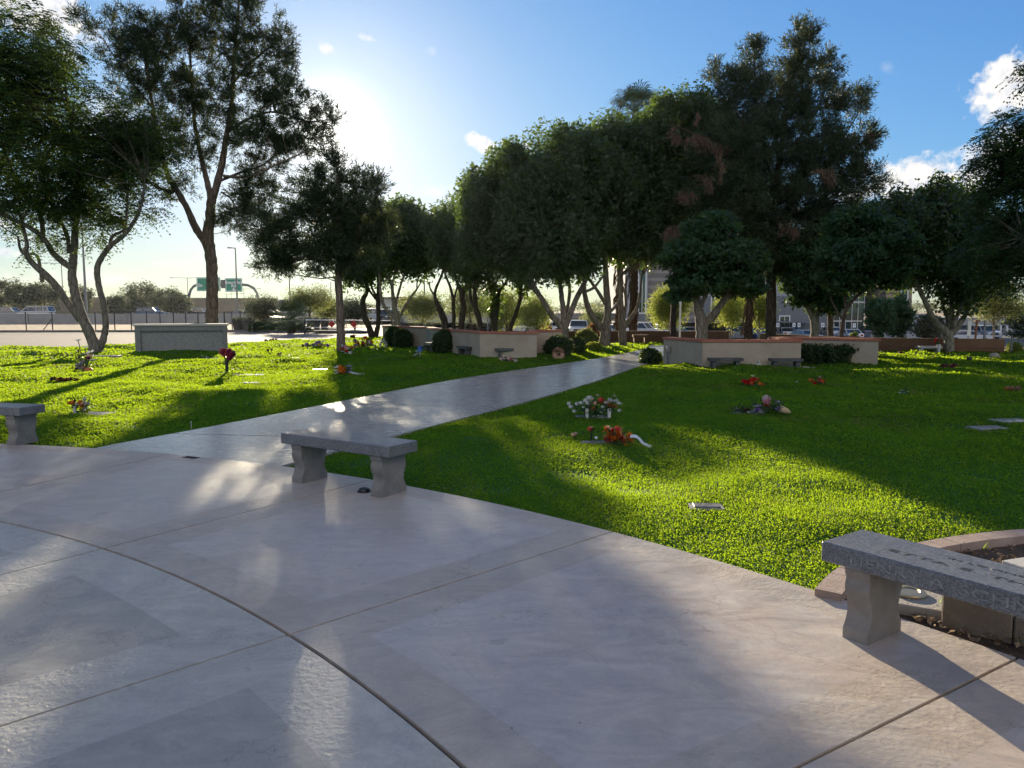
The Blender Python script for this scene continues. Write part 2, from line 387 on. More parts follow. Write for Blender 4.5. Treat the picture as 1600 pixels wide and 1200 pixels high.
# plaza: broom-finished slabs with rougher border bands, open joints between
def concrete(name, ca, cb, cc, rough, r2, bumps, pebble=0.0):
    m_ = bpy.data.materials.new(name); m_.use_nodes = True; t = NT(m_.node_tree); bs = t.n['Principled BSDF']
    tcn = t.node('ShaderNodeTexCoord').outputs['Object']
    big = t.noise(tcn, .55, 5, .6, .6).outputs[0]; mid = t.noise(tcn, 2.6, 6, .68, 1.2).outputs[0]; fine = t.noise(tcn, 38, 5, .7).outputs[0]; grit = t.noise(tcn, 260, 3, .7).outputs[0]
    swp = t.noise(t.node('ShaderNodeMapping', {'Vector': tcn, 'Rotation': (0, 0, .6), 'Scale': (1.0, 2.0, 1)}).outputs[0], 2.6, 8, .72, 1.6).outputs[0]
    c = t.mix(t.ramp(big, [(.42, (0, 0, 0)), (.58, (1, 1, 1))]), ca, cb)
    c = t.mix(t.ramp(mid, [(.42, (0, 0, 0)), (.68, (.9, .9, .9))]), c, cc)
    c = t.mix(t.ramp(t.noise(tcn, 1.3, 7, .7, 2.2).outputs[0], [(.46, (0, 0, 0)), (.50, (.30, .30, .30)), (.54, (0, 0, 0))]), c, tuple(x*.6 for x in cc))
    c = t.mix(.42, c, t.mix(t.ramp(swp, [(.3, (0, 0, 0)), (.7, (1, 1, 1))]), tuple(x*.62 for x in ca), tuple(min(1, x*1.3) for x in cb)))
    c = t.mix(.22, c, t.mix(t.noise(tcn, 110, 4, .8).outputs[0], (0, 0, 0), (1, 1, 1)), 'OVERLAY')
    crk = t.node('ShaderNodeTexVoronoi', {'Vector': t.node('ShaderNodeVectorMath', {0: tcn, 1: t.node('ShaderNodeVectorMath', {0: t.noise(tcn, 1.6, 6, .7).outputs['Color'], 3: 1.1}, operation='SCALE')}, operation='ADD'), 'Scale': .42}, feature='DISTANCE_TO_EDGE').outputs[0]
    c = t.mix(t.ramp(crk, [(0, (.45, .45, .45)), (.0016, (.3, .3, .3)), (.004, (0, 0, 0))]), c, tuple(x*.35 for x in ca))
    sp = t.noise(tcn, 9.0, 2, .5).outputs[0]
    c = t.mix(t.ramp(sp, [(.70, (0, 0, 0)), (.74, (.35, .35, .35))]), c, tuple(x*.55 for x in ca))
    st = t.node('ShaderNodeTexVoronoi', {'Vector': tcn, 'Scale': 1.9}).outputs['Distance']
    c = t.mix(t.ramp(t.m('ADD', st, t.m('MULTIPLY', t.m('SUBTRACT', fine, .5), .02)), [(.0, (.8, .8, .8)), (.02, (.8, .8, .8)), (.028, (0, 0, 0))]), c, tuple(x*.3 for x in ca))
    t.put(bs.inputs['Base Color'], c)
    t.put(bs.inputs['Roughness'], t.node('ShaderNodeMapRange', {'Value': swp, 'From Min': .3, 'From Max': .7, 'To Min': rough, 'To Max': r2}).outputs[0])
    bs.inputs['Specular IOR Level'].default_value = .55
    h = t.m('ADD', t.m('MULTIPLY', swp, .55), t.m('ADD', t.m('MULTIPLY', fine, .25), t.m('MULTIPLY', grit, .16)))
    if pebble:
        vo = t.node('ShaderNodeTexVoronoi', {'Vector': t.node('ShaderNodeVectorMath', {0: tcn, 1: t.node('ShaderNodeVectorMath', {0: t.noise(tcn, 30, 3, .6).outputs['Color'], 3: .045}, operation='SCALE')}, operation='ADD'), 'Scale': 42}, feature='SMOOTH_F1')
        h = t.m('ADD', h, t.m('MULTIPLY', vo.outputs['Distance'], pebble))
    t.put(bs.inputs['Normal'], t.node('ShaderNodeBump', {'Height': h, 'Strength': bumps, 'Distance': .012}).outputs[0])
    MATS[name] = m_; return m_
m_slab = concrete('plaza_concrete', (.50, .40, .33), (.56, .50, .435), (.43, .41, .385), .30, .50, .30)
m_slab2 = concrete('plaza_concrete_grey', (.38, .35, .30), (.44, .405, .35), (.33, .315, .28), .32, .52, .25)
m_band = concrete('plaza_band', (.46, .37, .29), (.52, .455, .385), (.40, .37, .335), .38, .58, .40, .4)
m_band2 = concrete('plaza_band_rough', (.46, .43, .375), (.54, .505, .44), (.38, .365, .33), .30, .50, .42, .8)
m_pathc = concrete('path_concrete', (.34, .33, .31), (.41, .395, .37), (.30, .29, .28), .23, .30, .05)
m_joint = mat('joint', (.035, .03, .026), (.07, .06, .05), 20, .95, .4, 80)
def pol(r, a): return (PC[0]+r*math.cos(a), PC[1]+r*math.sin(a))
def ring(name, r0, r1, a0, a1, m_, z0=0.0, z1=.035, parent=None, n=None):
    n = n or max(2, int((a1-a0)/R(1.2)))
    A = [a0+(a1-a0)*i/n for i in range(n+1)]
    poly = [pol(r1, a) for a in A]+[pol(r0, a) for a in A[::-1]]
    return (poly, z0, z1)
bm_slab = M()
slab_mats = [m_slab, m_slab2, m_band, m_band2]
ANG = [-14.8, -3, 8.9, 20.8, 32.55, 44.1, 56.05, 68.6, 80.5, 92.3, 104, 116, 128]
J = .008
bm_slab.cur = 1; bm_slab.prism([pol(6.2, R(a)) for a in range(0, 360, 6)], 0, .035)
for i in range(len(ANG)-1):
    for (r0, r1, rw) in ((6.2+J, RI-J*1.4, 0), (RI+J*1.4, RO, 1)):
        q0 = R(ANG[i]); q1 = R(ANG[i+1]); bw = .36 if rw == 0 else .27
        def A0(r, k=J): return q0+k/r
        def A1(r, k=J): return q1-k/r
        n = 12
        def arc(r, ka, kb): a, b = A0(r, ka), A1(r, kb); return [pol(r, a+(b-a)*j/n) for j in range(n+1)]
        fw = J+bw
        ri0 = r0+bw; ri1 = r1-bw
        if rw == 0 : ri0 = r0
        bm_slab.cur = 1 if rw == 0 else 0
        bm_slab.prism(arc(ri1, fw, fw)+arc(ri0, fw, fw)[::-1], 0, .035)
        bm_slab.cur = 3 if rw == 0 else 2
        a_o, a_i = arc(r1, J, J), arc(ri1, fw, fw)
        bm_slab.prism(a_o+a_i[::-1], 0, .035)
        b_o, b_i = arc(ri0, fw, fw), arc(r0, J, J)
        if rw: bm_slab.prism(b_o+b_i[::-1], 0, .035)
        bm_slab.prism([a_o[0], a_i[0], b_o[0], b_i[0]][::-1], 0, .035)
        bm_slab.prism([a_o[-1], a_i[-1], b_o[-1], b_i[-1]], 0, .035)
for a in range(128, 345, 12):
    bm_slab.cur = 0; n = 6
    bm_slab.prism([pol(RO, R(a+12*j/n)) for j in range(n+1)]+[pol(6.21, R(a+12*j/n)) for j in range(n, -1, -1)], 0, .035)
tag(bm_slab.build('plaza', slab_mats), kind='structure')
sheet('plaza_base', [pol(RO-.03, R(a)) for a in range(0, 360, 4)], .012, m_joint)
# path: slabs with cross joints
def at_len(pts, s):
    tot = 0; segs = []
    for i in range(len(pts)-1):
        l = float(np.hypot(*(pts[i+1]-pts[i]))); segs.append(l)
    T = sum(segs); s = s*T
    for i, l in enumerate(segs):
        if s <= l or i == len(segs)-1: return pts[i]+(pts[i+1]-pts[i])*min(1, s/l)
        s -= l
bp = M(); NS = 9
cuts = [0.0, .085, .20, .32, .44, .55, .66, .77, .88, 1.0]
for k in range(NS):
    s0 = cuts[k]+(.0006 if k else 0); s1 = cuts[k+1]-.0006
    if k == 0: s0 = 0
    n = 6
    ls = [at_len(PL, s0+(s1-s0)*j/n) for j in range(n+1)]; rs = [at_len(PR, s0+(s1-s0)*j/n) for j in range(n+1)]
    if k == 0:
        f = lambda p: np.hypot(p[0]-PC[0], p[1]-PC[1]) > RO+.012
        def clip(a, b):      # move a towards b until outside the plaza
            a = np.array(a, float)
            for _ in range(400):
                if f(a): return a
                a = a+(b-a)*.01
            return a
        ls = [p for p in ls if f(p)]; rs = [p for p in rs if f(p)]
        a0 = math.atan2(ls[0][1]-PC[1], ls[0][0]-PC[0]); a1 = math.atan2(rs[0][1]-PC[1], rs[0][0]-PC[0])
        arcp = [np.array(pol(RO+.014, a0+(a1-a0)*j/10)) for j in range(11)]
        poly = ls[::-1]+arcp+rs
    else: poly = ls[::-1]+rs
    bp.prism([tuple(p) for p in poly], -.05, .03)
tag(bp.build('path', m_pathc), kind='structure')
sheet('path_base', [tuple(p) for p in PATH_POLY], .008, m_joint)
# concrete apron behind the right planter wall where the path widens
sheet('path_apron', [(6.2, 34.4), (8.6, 34.4), (14, 33), (14.5, 36.3), (9, 37.4), (5.6, 37.2)], .012, MATS['path_concrete'])
# road, its kerb, the dirt verge and the freeway on the left
sheet('road', [(-75, 24), (-34, 30.6), (-22, 31.8), (-17, 32.6), (-12.8, 35.2), (-11.5, 39.6), (-9.6, 43.2), (-7.0, 46.5), (-3, 50), (-4, 56), (-9, 58.5), (-12.5, 55.0), (-22.1, 56.5), (-40, 55.2), (-75, 52)], .02, m_asph)
m_kerb = mat('kerb', (.12, .11, .10), (.2, .185, .17), 3, .8, .2)
kb = M(); kp = [(-75, 52.2), (-40, 55.4), (-22.1, 56.7), (-15.5, 55.6), (-12.2, 55.0)]
for i in range(len(kp)-1):
    a, b = Vector((*kp[i], 0)), Vector((*kp[i+1], 0)); d = (b-a).normalized(); nrm = Vector((-d.y, d.x, 0))
    kb.prism([a, b, b+nrm*.35, a+nrm*.35], -.04, .17)
tag(kb.build('road_kerb', m_kerb), kind='structure')
fw = sheet('freeway', [(-400, 99), (40, 99), (60, 180), (-400, 200)], .02, mat('freeway_asphalt', (.16, .16, .16), (.22, .215, .21), .4, .8))
grid('parking_lot', np.linspace(-14, 86, 51), np.linspace(52, 150, 50), lambda x, y: terrain(x, y)+.02, m_lot)

# small fallen leaves and grit on the paving
def paving_litter():
    n = 900; x = rng.uniform(-7, 6, n); y = rng.uniform(1.5, 12, n); r_ = np.hypot(x-PC[0], y-PC[1]); k = (r_ < RO-.01) & (rng.random(n) < .12+.88*np.maximum((np.abs(r_-RO) < .22), (np.abs(r_-RI) < .05))*.8)
    x, y = x[k], y[k]; n = len(x); nm = unit(np.stack([rng.normal(0, .25, n), rng.normal(0, .25, n), np.ones(n)], -1)); a = unit(np.cross(nm, rdir(n))); s_ = rng.uniform(.0025, .010, n)[:, None]
    tag(quads_mesh('paving_litter', np.stack([x, y, np.full(n, .0385)], -1), a*s_, np.cross(nm, a)*s_*.5, rng.random(n), leafmat('litter_small', (.05, .035, .02), (.16, .11, .06), (.2, .15, .08), .1, .9, .1)), 'tiny dry leaves and grit scattered on the paving', 'leaves', kind='stuff')
paving_litter()
# soil bed
m_soil = mat('bed_soil', (.045, .03, .02), (.11, .075, .045), 7, .95, 1.0, 45)
sheet('planter_bed', [tuple(p) for p in BED_POLY], .02, m_soil)

# ---------------------------------------------------------------- grass: one mass of blades and clover leaves
# flat grave markers set in the lawn: pixel of the centre, size, turn, tone, label
MARKERS = [(146, 647, .62, .36, -12, 1, 'pale flat marker beside the small orange and yellow bouquet at left'), (390, 588, .75, .36, 3, 0, 'bright flat marker, larger of two in front of the dark red roses'), (391, 600, .40, .24, 3, 0, 'small bright marker nearest the camera below the larger one by the roses'),
           (329, 561, .6, .4, 5, 0, 'bright marker farthest back beside the granite wall corner'), (341, 568, .6, .34, 5, 0, 'second bright marker from the granite wall corner'), (355, 573, .5, .3, 5, 0, 'third bright marker from the granite wall corner, behind the roses'), (362, 577.5, .4, .25, 5, 0, 'fourth bright marker from the granite wall corner, just behind the rose vase'),
           (461, 568, .30, .25, 0, 0, 'small bright marker alone in the shade left of the open paper'), (500, 577, .42, .36, 25, 0, 'tilted white marker left of the white and orange flowers'), (578, 566.5, .30, .2, 0, 1, 'grey marker beyond the mixed flowers, nearest the path'),
           (1103, 798, .26, .17, -5, 1, 'small grey marker sunk in the brightest sunlit grass'), (1545, 672, .46, .30, 8, 0, 'narrow grey marker at right, left one of a pair'), (1580, 665, .52, .34, 8, 0, 'wider grey marker at the right edge, right one of a pair'),
           (165, 566, .9, .35, 4, 1, 'grey marker in front of the feathery tree trunk'), (935, 697, .4, .18, 2, 1, 'dark marker beside the orange flower pile'), (925, 655, .5, .2, 0, 1, 'grey marker under the twin white vases'), (1170, 648, .5, .25, 0, 1, 'grey marker under the purple flowers')]
def marker_hit(x, y):
    k = np.zeros(x.shape, bool)
    for px, py, w_, d_, rz, tn, lb in MARKERS:
        g = G(px, py, .03); c_, s_ = math.cos(R(rz)), math.sin(R(rz)); dx, dy = x-g.x, y-g.y
        k |= (np.abs(dx*c_+dy*s_) < w_/2+.01) & (np.abs(-dx*s_+dy*c_) < d_/2+.005)
    return k
m_grass = leafmat('grass_blades', (.007, .043, .007), (.022, .105, .013), (.50, .70, .025), .52, .6, .10, dry=(.34, .27, .12))
def make_grass():
    C = []; A = []; B = []; V = []
    #       r0   r1   density size  blade_h
    zones = [(4.2, 6.5, 8500, .0092, .040), (6.5, 9, 5200, .0108, .042), (9, 13, 3600, .016, .045), (13, 19, 1900, .024, .048), (19, 28, 800, .036, .052), (28, 44, 260, .06, .058)]
    for r0, r1, dn, sz, bh in zones:
        a0, a1 = R(-50), R(46); n = int((r1*r1-r0*r0)/2*(a1-a0)*dn)
        rr = np.sqrt(rng.uniform(r0*r0, r1*r1, n)); th = rng.uniform(a0, a1, n); x = rr*np.sin(th); y = rr*np.cos(th)
        sd = edge_sd(x, y); k = (sd > rng.uniform(-.03, .03, n)) & ~marker_hit(x, y)
        # thin patches
        pat = snoise(x, y, 5.0, 5); k &= ~((pat > .85) & (rng.random(n) < .6))
        x, y, sd = x[k], y[k], sd[k]; n = len(x)
        z = lawn_z(x, y, sd); clump = .5+.5*snoise(x, y, 9, 6); cl2 = .5+.5*snoise(x, y, 2.2, 7)
        h = bh*(.6+.5*clump)*rng.uniform(.6, 1.25, n)*(.55+.45*sstep(0, .25, sd))
        tone = np.clip(.15+.45*cl2+.25*clump+rng.normal(0, .16, n), 0, 1)
        tone = np.where(rng.random(n) < .012+.09*sstep(.45, .95, snoise(x, y, 1.9, 31))+.10*(sd < .06), 1.5, tone)
        broad = rng.random(n) < (.25+.5*(snoise(x, y, 1.6, 8) > -.25))*(1 if r0 < 12 else .5)
        # blades
        up = np.stack([rng.normal(0, .38, n), rng.normal(0, .38, n), np.ones(n)], -1); up = unit(up)
        side = unit(np.cross(up, rdir(n)))
        a = up*(h/2)[:, None]; b = side*(sz*.30); c = np.stack([x, y, z], -1)+a
        # clover leaflets lying near the top
        nm = unit(np.stack([rng.normal(0, 1.1, n), rng.normal(0, 1.1, n), np.ones(n)], -1)); la = unit(np.cross(nm, rdir(n))); lb = np.cross(nm, la)
        a = np.where(broad[:, None], la*sz*.82, a); b = np.where(broad[:, None], lb*sz*.62, b)
        hb = h*rng.uniform(.35, 1.0, n)
        c = np.where(broad[:, None], np.stack([x, y, z+hb], -1), c)
        C.append(c); A.append(a); B.append(b); V.append(tone)
    C, A, B, V = map(np.concatenate, (C, A, B, V))
    o = quads_mesh('grass', C, A, B, V, m_grass); tag(o, 'short green grass and clover covering the lawn', 'grass', kind='stuff')
    print('grass quads', len(C))
make_grass()
# ---------------------------------------------------------------- trees
def barkmat(name, c1, c2, sc=(6, 6, 1.2), bump=.9):
    m_ = bpy.data.materials.new(name); m_.use_nodes = True; t = NT(m_.node_tree); bs = t.n['Principled BSDF']
    tcn = t.node('ShaderNodeMapping', {'Vector': t.node('ShaderNodeTexCoord').outputs['Object'], 'Scale': sc}).outputs[0]
    n1 = t.noise(tcn, 2.2, 7, .68, .8).outputs[0]
    vo = t.node('ShaderNodeTexVoronoi', {'Vector': t.node('ShaderNodeVectorMath', {0: tcn, 1: t.node('ShaderNodeVectorMath', {0: t.noise(tcn, 1.5, 4, .6).outputs['Color'], 3: .6}, operation='SCALE')}, operation='ADD'), 'Scale': 1.6}, feature='DISTANCE_TO_EDGE').outputs[0]
    c = t.mix(t.ramp(n1, [(.3, (0, 0, 0)), (.7, (1, 1, 1))]), c1, c2)
    c = t.mix(t.ramp(vo, [(0, (.75, .75, .75)), (.14, (0, 0, 0))]), c, tuple(x*.45 for x in c1))
    t.put(bs.inputs['Base Color'], c); bs.inputs['Roughness'].default_value = .92; bs.inputs['Specular IOR Level'].default_value = .2
    h = t.m('ADD', n1, t.m('MULTIPLY', t.ramp(vo, [(0, (0, 0, 0)), (.2, (1, 1, 1))]), .7))
    t.put(bs.inputs['Normal'], t.node('ShaderNodeBump', {'Height': h, 'Strength': bump, 'Distance': .04}).outputs[0])
    return m_
bk_grey = barkmat('bark_grey', (.16, .135, .11), (.27, .235, .195), (5, 5, 1.6), .5)
bk_dark = barkmat('bark_dark', (.07, .052, .04), (.13, .10, .078), (6, 6, 1.4), .8)
bk_pine = barkmat('bark_pine', (.16, .12, .095), (.29, .225, .18), (5, 5, 1.1), 1.0)
bk_pale = barkmat('bark_pale', (.21, .185, .145), (.32, .28, .22), (4, 4, 1.6), .4)
bk_palm = barkmat('bark_palm', (.085, .06, .042), (.17, .12, .08), (3, 3, 7), 1.0)
lf_ficus = leafmat('leaf_ficus', (.006, .025, .012), (.019, .058, .022), (.22, .34, .04), .36, .42, .5)
lf_ficus2 = leafmat('leaf_broad', (.007, .034, .016), (.021, .074, .028), (.2, .34, .05), .3, .5, .35)
lf_feather = leafmat('leaf_feather', (.010, .031, .013), (.027, .066, .021), (.22, .34, .05), .3, .5, .35)
lf_pine = leafmat('leaf_pine', (.015, .033, .016), (.043, .068, .030), (.14, .17, .05), .2, .55, .3)
lf_deadpine = leafmat('leaf_dead', (.10, .064, .045), (.20, .135, .095), (.20, .12, .07), .2, .8, .1)
lf_airy = leafmat('leaf_airy', (.06, .09, .03), (.14, .18, .06), (.42, .46, .14), .42, .6, .2)
lf_yellow = leafmat('leaf_yellow', (.09, .13, .025), (.18, .22, .04), (.6, .66, .10), .45, .6, .2)
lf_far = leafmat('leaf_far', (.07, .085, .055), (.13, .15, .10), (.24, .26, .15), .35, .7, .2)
lf_bush = leafmat('leaf_bush', (.010, .030, .010), (.028, .065, .018), (.26, .36, .04), .25, .5, .35)

def spline(pts, k=6):
    """Catmull-Rom through (x,y,z,r) rows"""
    pts = np.asarray(pts, float); n = len(pts); out = []
    for i in range(n-1):
        p0, p1, p2, p3 = pts[max(i-1, 0)], pts[i], pts[i+1], pts[min(i+2, n-1)]
        for q in range(k):
            t = q/k; out.append(.5*((2*p1)+(-p0+p2)*t+(2*p0-5*p1+4*p2-p3)*t*t+(-p0+3*p1-3*p2+p3)*t**3))
    out.append(pts[-1]); return np.array(out)
STY = dict(
    ficus=dict(cr=.48, n=84, ls=.075, lw=.042), broad=dict(cr=.40, n=70, ls=.085, lw=.045),
    pine=dict(cr=.36, n=120, ls=.085, lw=.013), feather=dict(cr=.55, n=84, ls=.062, lw=.020),
    airy=dict(cr=.55, n=60, ls=.06, lw=.022), far=dict(cr=.9, n=60, ls=.17, lw=.10), bush=dict(cr=.14, n=60, ls=.035, lw=.022), dead=dict(cr=.26, n=110, ls=.09, lw=.012))
def leaves(cl, out, style, mul=1.0, size=1.0):
    """cl: clump centres (K,3); out: outward unit vectors"""
    s = STY[style]; K = len(cl); n = max(4, int(s['n']*mul)); cr = s['cr']*size; N = K*n
    ct = np.repeat(cl, n, 0); ot = np.repeat(out, n, 0)
    tone = np.repeat(rng.uniform(.1, .75, K), n)+rng.normal(0, .15, N)
    ls, lw = s['ls']*size*rng.uniform(.7, 1.3, N), s['lw']*size*rng.uniform(.7, 1.3, N)
    if style in ('ficus', 'broad', 'bush', 'airy', 'far'):
        off = rdir(N)*(rng.random(N)**.55)[:, None]*cr
        if style == 'ficus': off[:, 2] *= 1.5; off[:, :2] *= (1-.35*np.clip(off[:, 2:3]/cr, 0, 1.4))
        if style == 'broad': off[:, 2] *= .55
        c = ct+off
        nm = unit(rdir(N)+np.array([0, 0, .7])+.5*ot)
        a = unit(np.cross(nm, rdir(N))); b = np.cross(nm, a)
    elif style in ('pine', 'dead'):
        tw = max(3, n//16); ti = rng.integers(0, tw, N)+np.repeat(np.arange(K), n)*tw
        td = unit(rdir(K*tw)*.75+np.repeat(out, tw, 0)*.7+np.array([0, 0, .45 if style == 'pine' else -1.3]))
        tb = rdir(K*tw)*.28*cr
        u = rng.random(N)
        c0 = ct+tb[ti]+td[ti]*(u*cr*1.25)[:, None]
        a = unit(td[ti]*.75+rdir(N)*.8); 
        if style == 'dead': a = unit(a+np.array([0, 0, -1.0]))
        c = c0+a*ls[:, None]; b = unit(np.cross(a, rdir(N))); tone = tone+.25*(u-.5)
    else:   # feather: arching fronds of small leaflets
        fr = max(2, n//14); N = K*fr*14; ot = np.repeat(out, fr, 0)
        fd = unit(rdir(K*fr)*[1, 1, .35]+ot*.55); fs = np.repeat(cl, fr, 0)+rdir(K*fr)*.3*cr
        j = np.tile(np.arange(14), K*fr); u = (j//2+1)/7.0; sgn = np.where(j % 2 == 0, 1.0, -1.0)
        fd = np.repeat(fd, 14, 0); fs = np.repeat(fs, 14, 0); L = .5*size
        side = unit(np.cross(fd, [0, 0, 1.0]))
        c0 = fs+fd*(u*L)[:, None]+np.array([0, 0, -1.0])*(u*u*L*.55)[:, None]
        a = unit(side*sgn[:, None]*.8+fd*.45+np.array([0, 0, -.35])+rdir(N)*.15)
        ls = s['ls']*size*rng.uniform(.8, 1.2, N)*(1.25-.5*u); lw = s['lw']*size*np.ones(N)
        c = c0+a*ls[:, None]; b = unit(np.cross(a, rdir(N)*.6+np.array([0, 0, 1.0])))
        tone = np.repeat(rng.uniform(.1, .8, K), fr*14)+rng.normal(0, .12, N)
    return c, a*ls[:, None], b*lw[:, None], np.clip(tone, 0, 1)

def tree(name, label, d, limbs, lobes, style='ficus', bark=None, leaf=None, group=None, mul=1.0, size=1.0, base=None, twig=.5, tw_r=.03, cat='tree', seg=9, dens=1.0, extra=None, px_mode=True, parts=('trunk', 'crown'), shell=.42, rsc=.56):
    """limbs: polylines of (px,py,radius,depth offset); lobes: (px,py,rx,ry,depth offset,depth radius m,clumps)"""
    rs = random.Random(hash(name+label) % 99991 if False else sum(map(ord, label)))
    L3 = []
    for li, lb in enumerate(limbs):
        rows = []
        for (px, py, r, dd) in lb:
            p = P(px, py, d+dd); rows.append([p.x, p.y, p.z, r*rsc])
        L3.append(rows)
    b0 = L3[0][0]; gz = float(terrain(b0[0], b0[1]))
    # bring the root down to the ground
    L3[0][0][2] = gz-.15
    if L3[0][1][2] > gz+.9:
        L3[0].insert(1, [b0[0]*.7+L3[0][1][0]*.3, b0[1], gz+.35, b0[3]*.84])
    rt = root(name, (b0[0], b0[1], gz), label, cat, group)
    bm_ = M(); pts = []
    for li, rows in enumerate(L3):
        sp = spline(rows)
        if li and False: pass
        for i in range(1, len(sp)-1):
            k = .16*sp[i, 3]; sp[i, :3] += [rs.uniform(-k, k)*.5, rs.uniform(-k, k)*.5, 0]
            sp[i, 3] *= 1+rs.uniform(-.07, .07)
        bm_.tube(sp[:, :3], list(sp[:, 3]), n=seg)
        pts += [tuple(q) for q in sp[(len(sp)//3 if li == 0 else 1):]]
    pts = np.array(pts)
    Cs = []; cl_all = []; out_all = []
    for (px, py, rx, ry, dd, rz, k) in lobes:
        c = np.array(P(px, py, d+dd)); rad = np.array([rx*d/F, rz, ry*d/F]); k = max(3, int(k*dens))
        u = rdir(k); r_ = rng.random(k)**shell
        r_ *= 1+.16*np.sin(u[:, 0]*5+px)*np.sin(u[:, 2]*6+py)
        cc = c+u*rad*r_[:, None]
        cl_all.append(cc); out_all.append(unit(u*rad))
    if cl_all:
        cl = np.concatenate(cl_all); out = np.concatenate(out_all)
        C, A, B, V = leaves(cl, out, style, mul, size)
        # branchlets from the limbs out to the clumps
        pick = rng.random(len(cl)) < twig
        for c in cl[pick]:
            dist = np.linalg.norm(pts[:, :3]-c, axis=1)+1.3*np.maximum(0, pts[:, 2]-c[2]+.2)
            q = pts[int(np.argmin(dist))]; q0 = q[:3]; v = c-q0; ln = np.linalg.norm(v)
            r0 = min(q[3]*.6, tw_r*(.5+.28*ln)); mid = q0+v*.5+np.array([0, 0, -.06*ln])+np.array([rs.uniform(-1, 1), rs.uniform(-1, 1), rs.uniform(-1, 1)])*.08*ln
            bm_.tube([q0, q0*.4+mid*.6, mid*.45+c*.55, c], [r0, r0*.75, r0*.5, max(.006, r0*.2)], n=4, cap=False)
    bm_.build(parts[0], bark or bk_grey, rt, world_co=True, smooth='all')
    if cl_all: quads_mesh(parts[1], C, A, B, V, leaf or lf_ficus, rt, rt.location)
    if extra:
        for (nm, lobes2, st, lm, mu) in extra:
            cc = []; oo = []
            for (px, py, rx, ry, dd, rz, k) in lobes2:
                c = np.array(P(px, py, d+dd)); u = rdir(k); cc.append(c+u*np.array([rx*d/F, rz, ry*d/F])*(rng.random(k)**.5)[:, None]); oo.append(u)
            C, A, B, V = leaves(np.concatenate(cc), np.concatenate(oo), st, mu, size)
            tag(quads_mesh(nm, C, A, B, V, lm, rt, rt.location), nm.replace('_', ' ')+' hanging brown among the green needles')
    return rt

# left: feathery multi-stemmed tree
tree('feathery_tree', 'feathery multi-stemmed tree at far left, grey stems splaying from the lawn behind the artificial roses', 27,
     [[(150, 556, .34, 0), (146, 535, .27, 0), (128, 495, .23, 0), (117, 455, .21, 0), (113, 425, .20, 0), (116, 385, .17, .2), (119, 330, .14, .3), (122, 270, .11, .5), (112, 200, .09, .7), (100, 120, .06, 1)],
      [(125, 500, .17, 0), (105, 472, .17, -.1), (90, 450, .18, -.2), (72, 430, .16, -.3), (48, 408, .14, -.4), (40, 392, .13, -.5), (42, 380, .09, -.4), (30, 330, .06, -.2)],
      [(114, 420, .15, 0), (85, 398, .15, -.1), (68, 372, .12, -.3), (40, 352, .10, -.6), (5, 336, .08, -1), (-60, 300, .06, -1.4)],
      [(68, 378, .12, -.2), (66, 350, .11, 0), (58, 325, .10, 0), (30, 290, .08, .2), (5, 230, .06, .3)],
      [(108, 395, .1, .1), (104, 365, .1, .3), (85, 330, .08, .4), (72, 300, .06, .4)],
      [(152, 548, .22, .1), (160, 535, .17, .1), (165, 512, .15, .1), (163, 480, .145, .1), (154, 445, .145, 0), (152, 420, .14, 0), (158, 404, .13, 0), (172, 385, .12, -.1), (195, 366, .10, -.2), (212, 342, .085, -.3), (222, 315, .07, -.3), (226, 280, .05, -.2)],
      [(172, 388, .09, 0), (175, 370, .075, 0), (194, 358, .06, .1), (198, 330, .055, .1), (200, 300, .05, .2)],
      [(66, 440, .1, 0), (58, 400, .07, .3), (35, 395, .07, .2), (28, 370, .05, .2)]],
     [(40, 190, 150, 100, 0, 3.6, 240), (-30, 90, 110, 90, 0, 3.2, 120), (60, 70, 60, 50, 0, 2.2, 60), (190, 200, 75, 45, .5, 2.2, 95), (60, 290, 80, 42, -.5, 2.2, 70), (160, 260, 90, 40, 0, 2.4, 90), (120, 320, 90, 30, 0, 1.8, 42), (215, 232, 55, 32, .3, 1.6, 45), (20, 320, 45, 35, -.5, 1.3, 26),
      (160, 330, 40, 24, 0, 1.1, 18), (65, 375, 26, 32, 0, .9, 9), (232, 320, 14, 18, 0, .6, 4), (145, 360, 16, 24, 0, .7, 6), (100, 350, 22, 30, .3, .8, 7), (-120, 240, 90, 80, 0, 2.5, 70), (25, 130, 90, 50, 1, 2, 70)],
     'feather', bk_grey, lf_feather, mul=1.6, size=1.2, twig=.5, shell=.6, dens=1.2, rsc=.72)
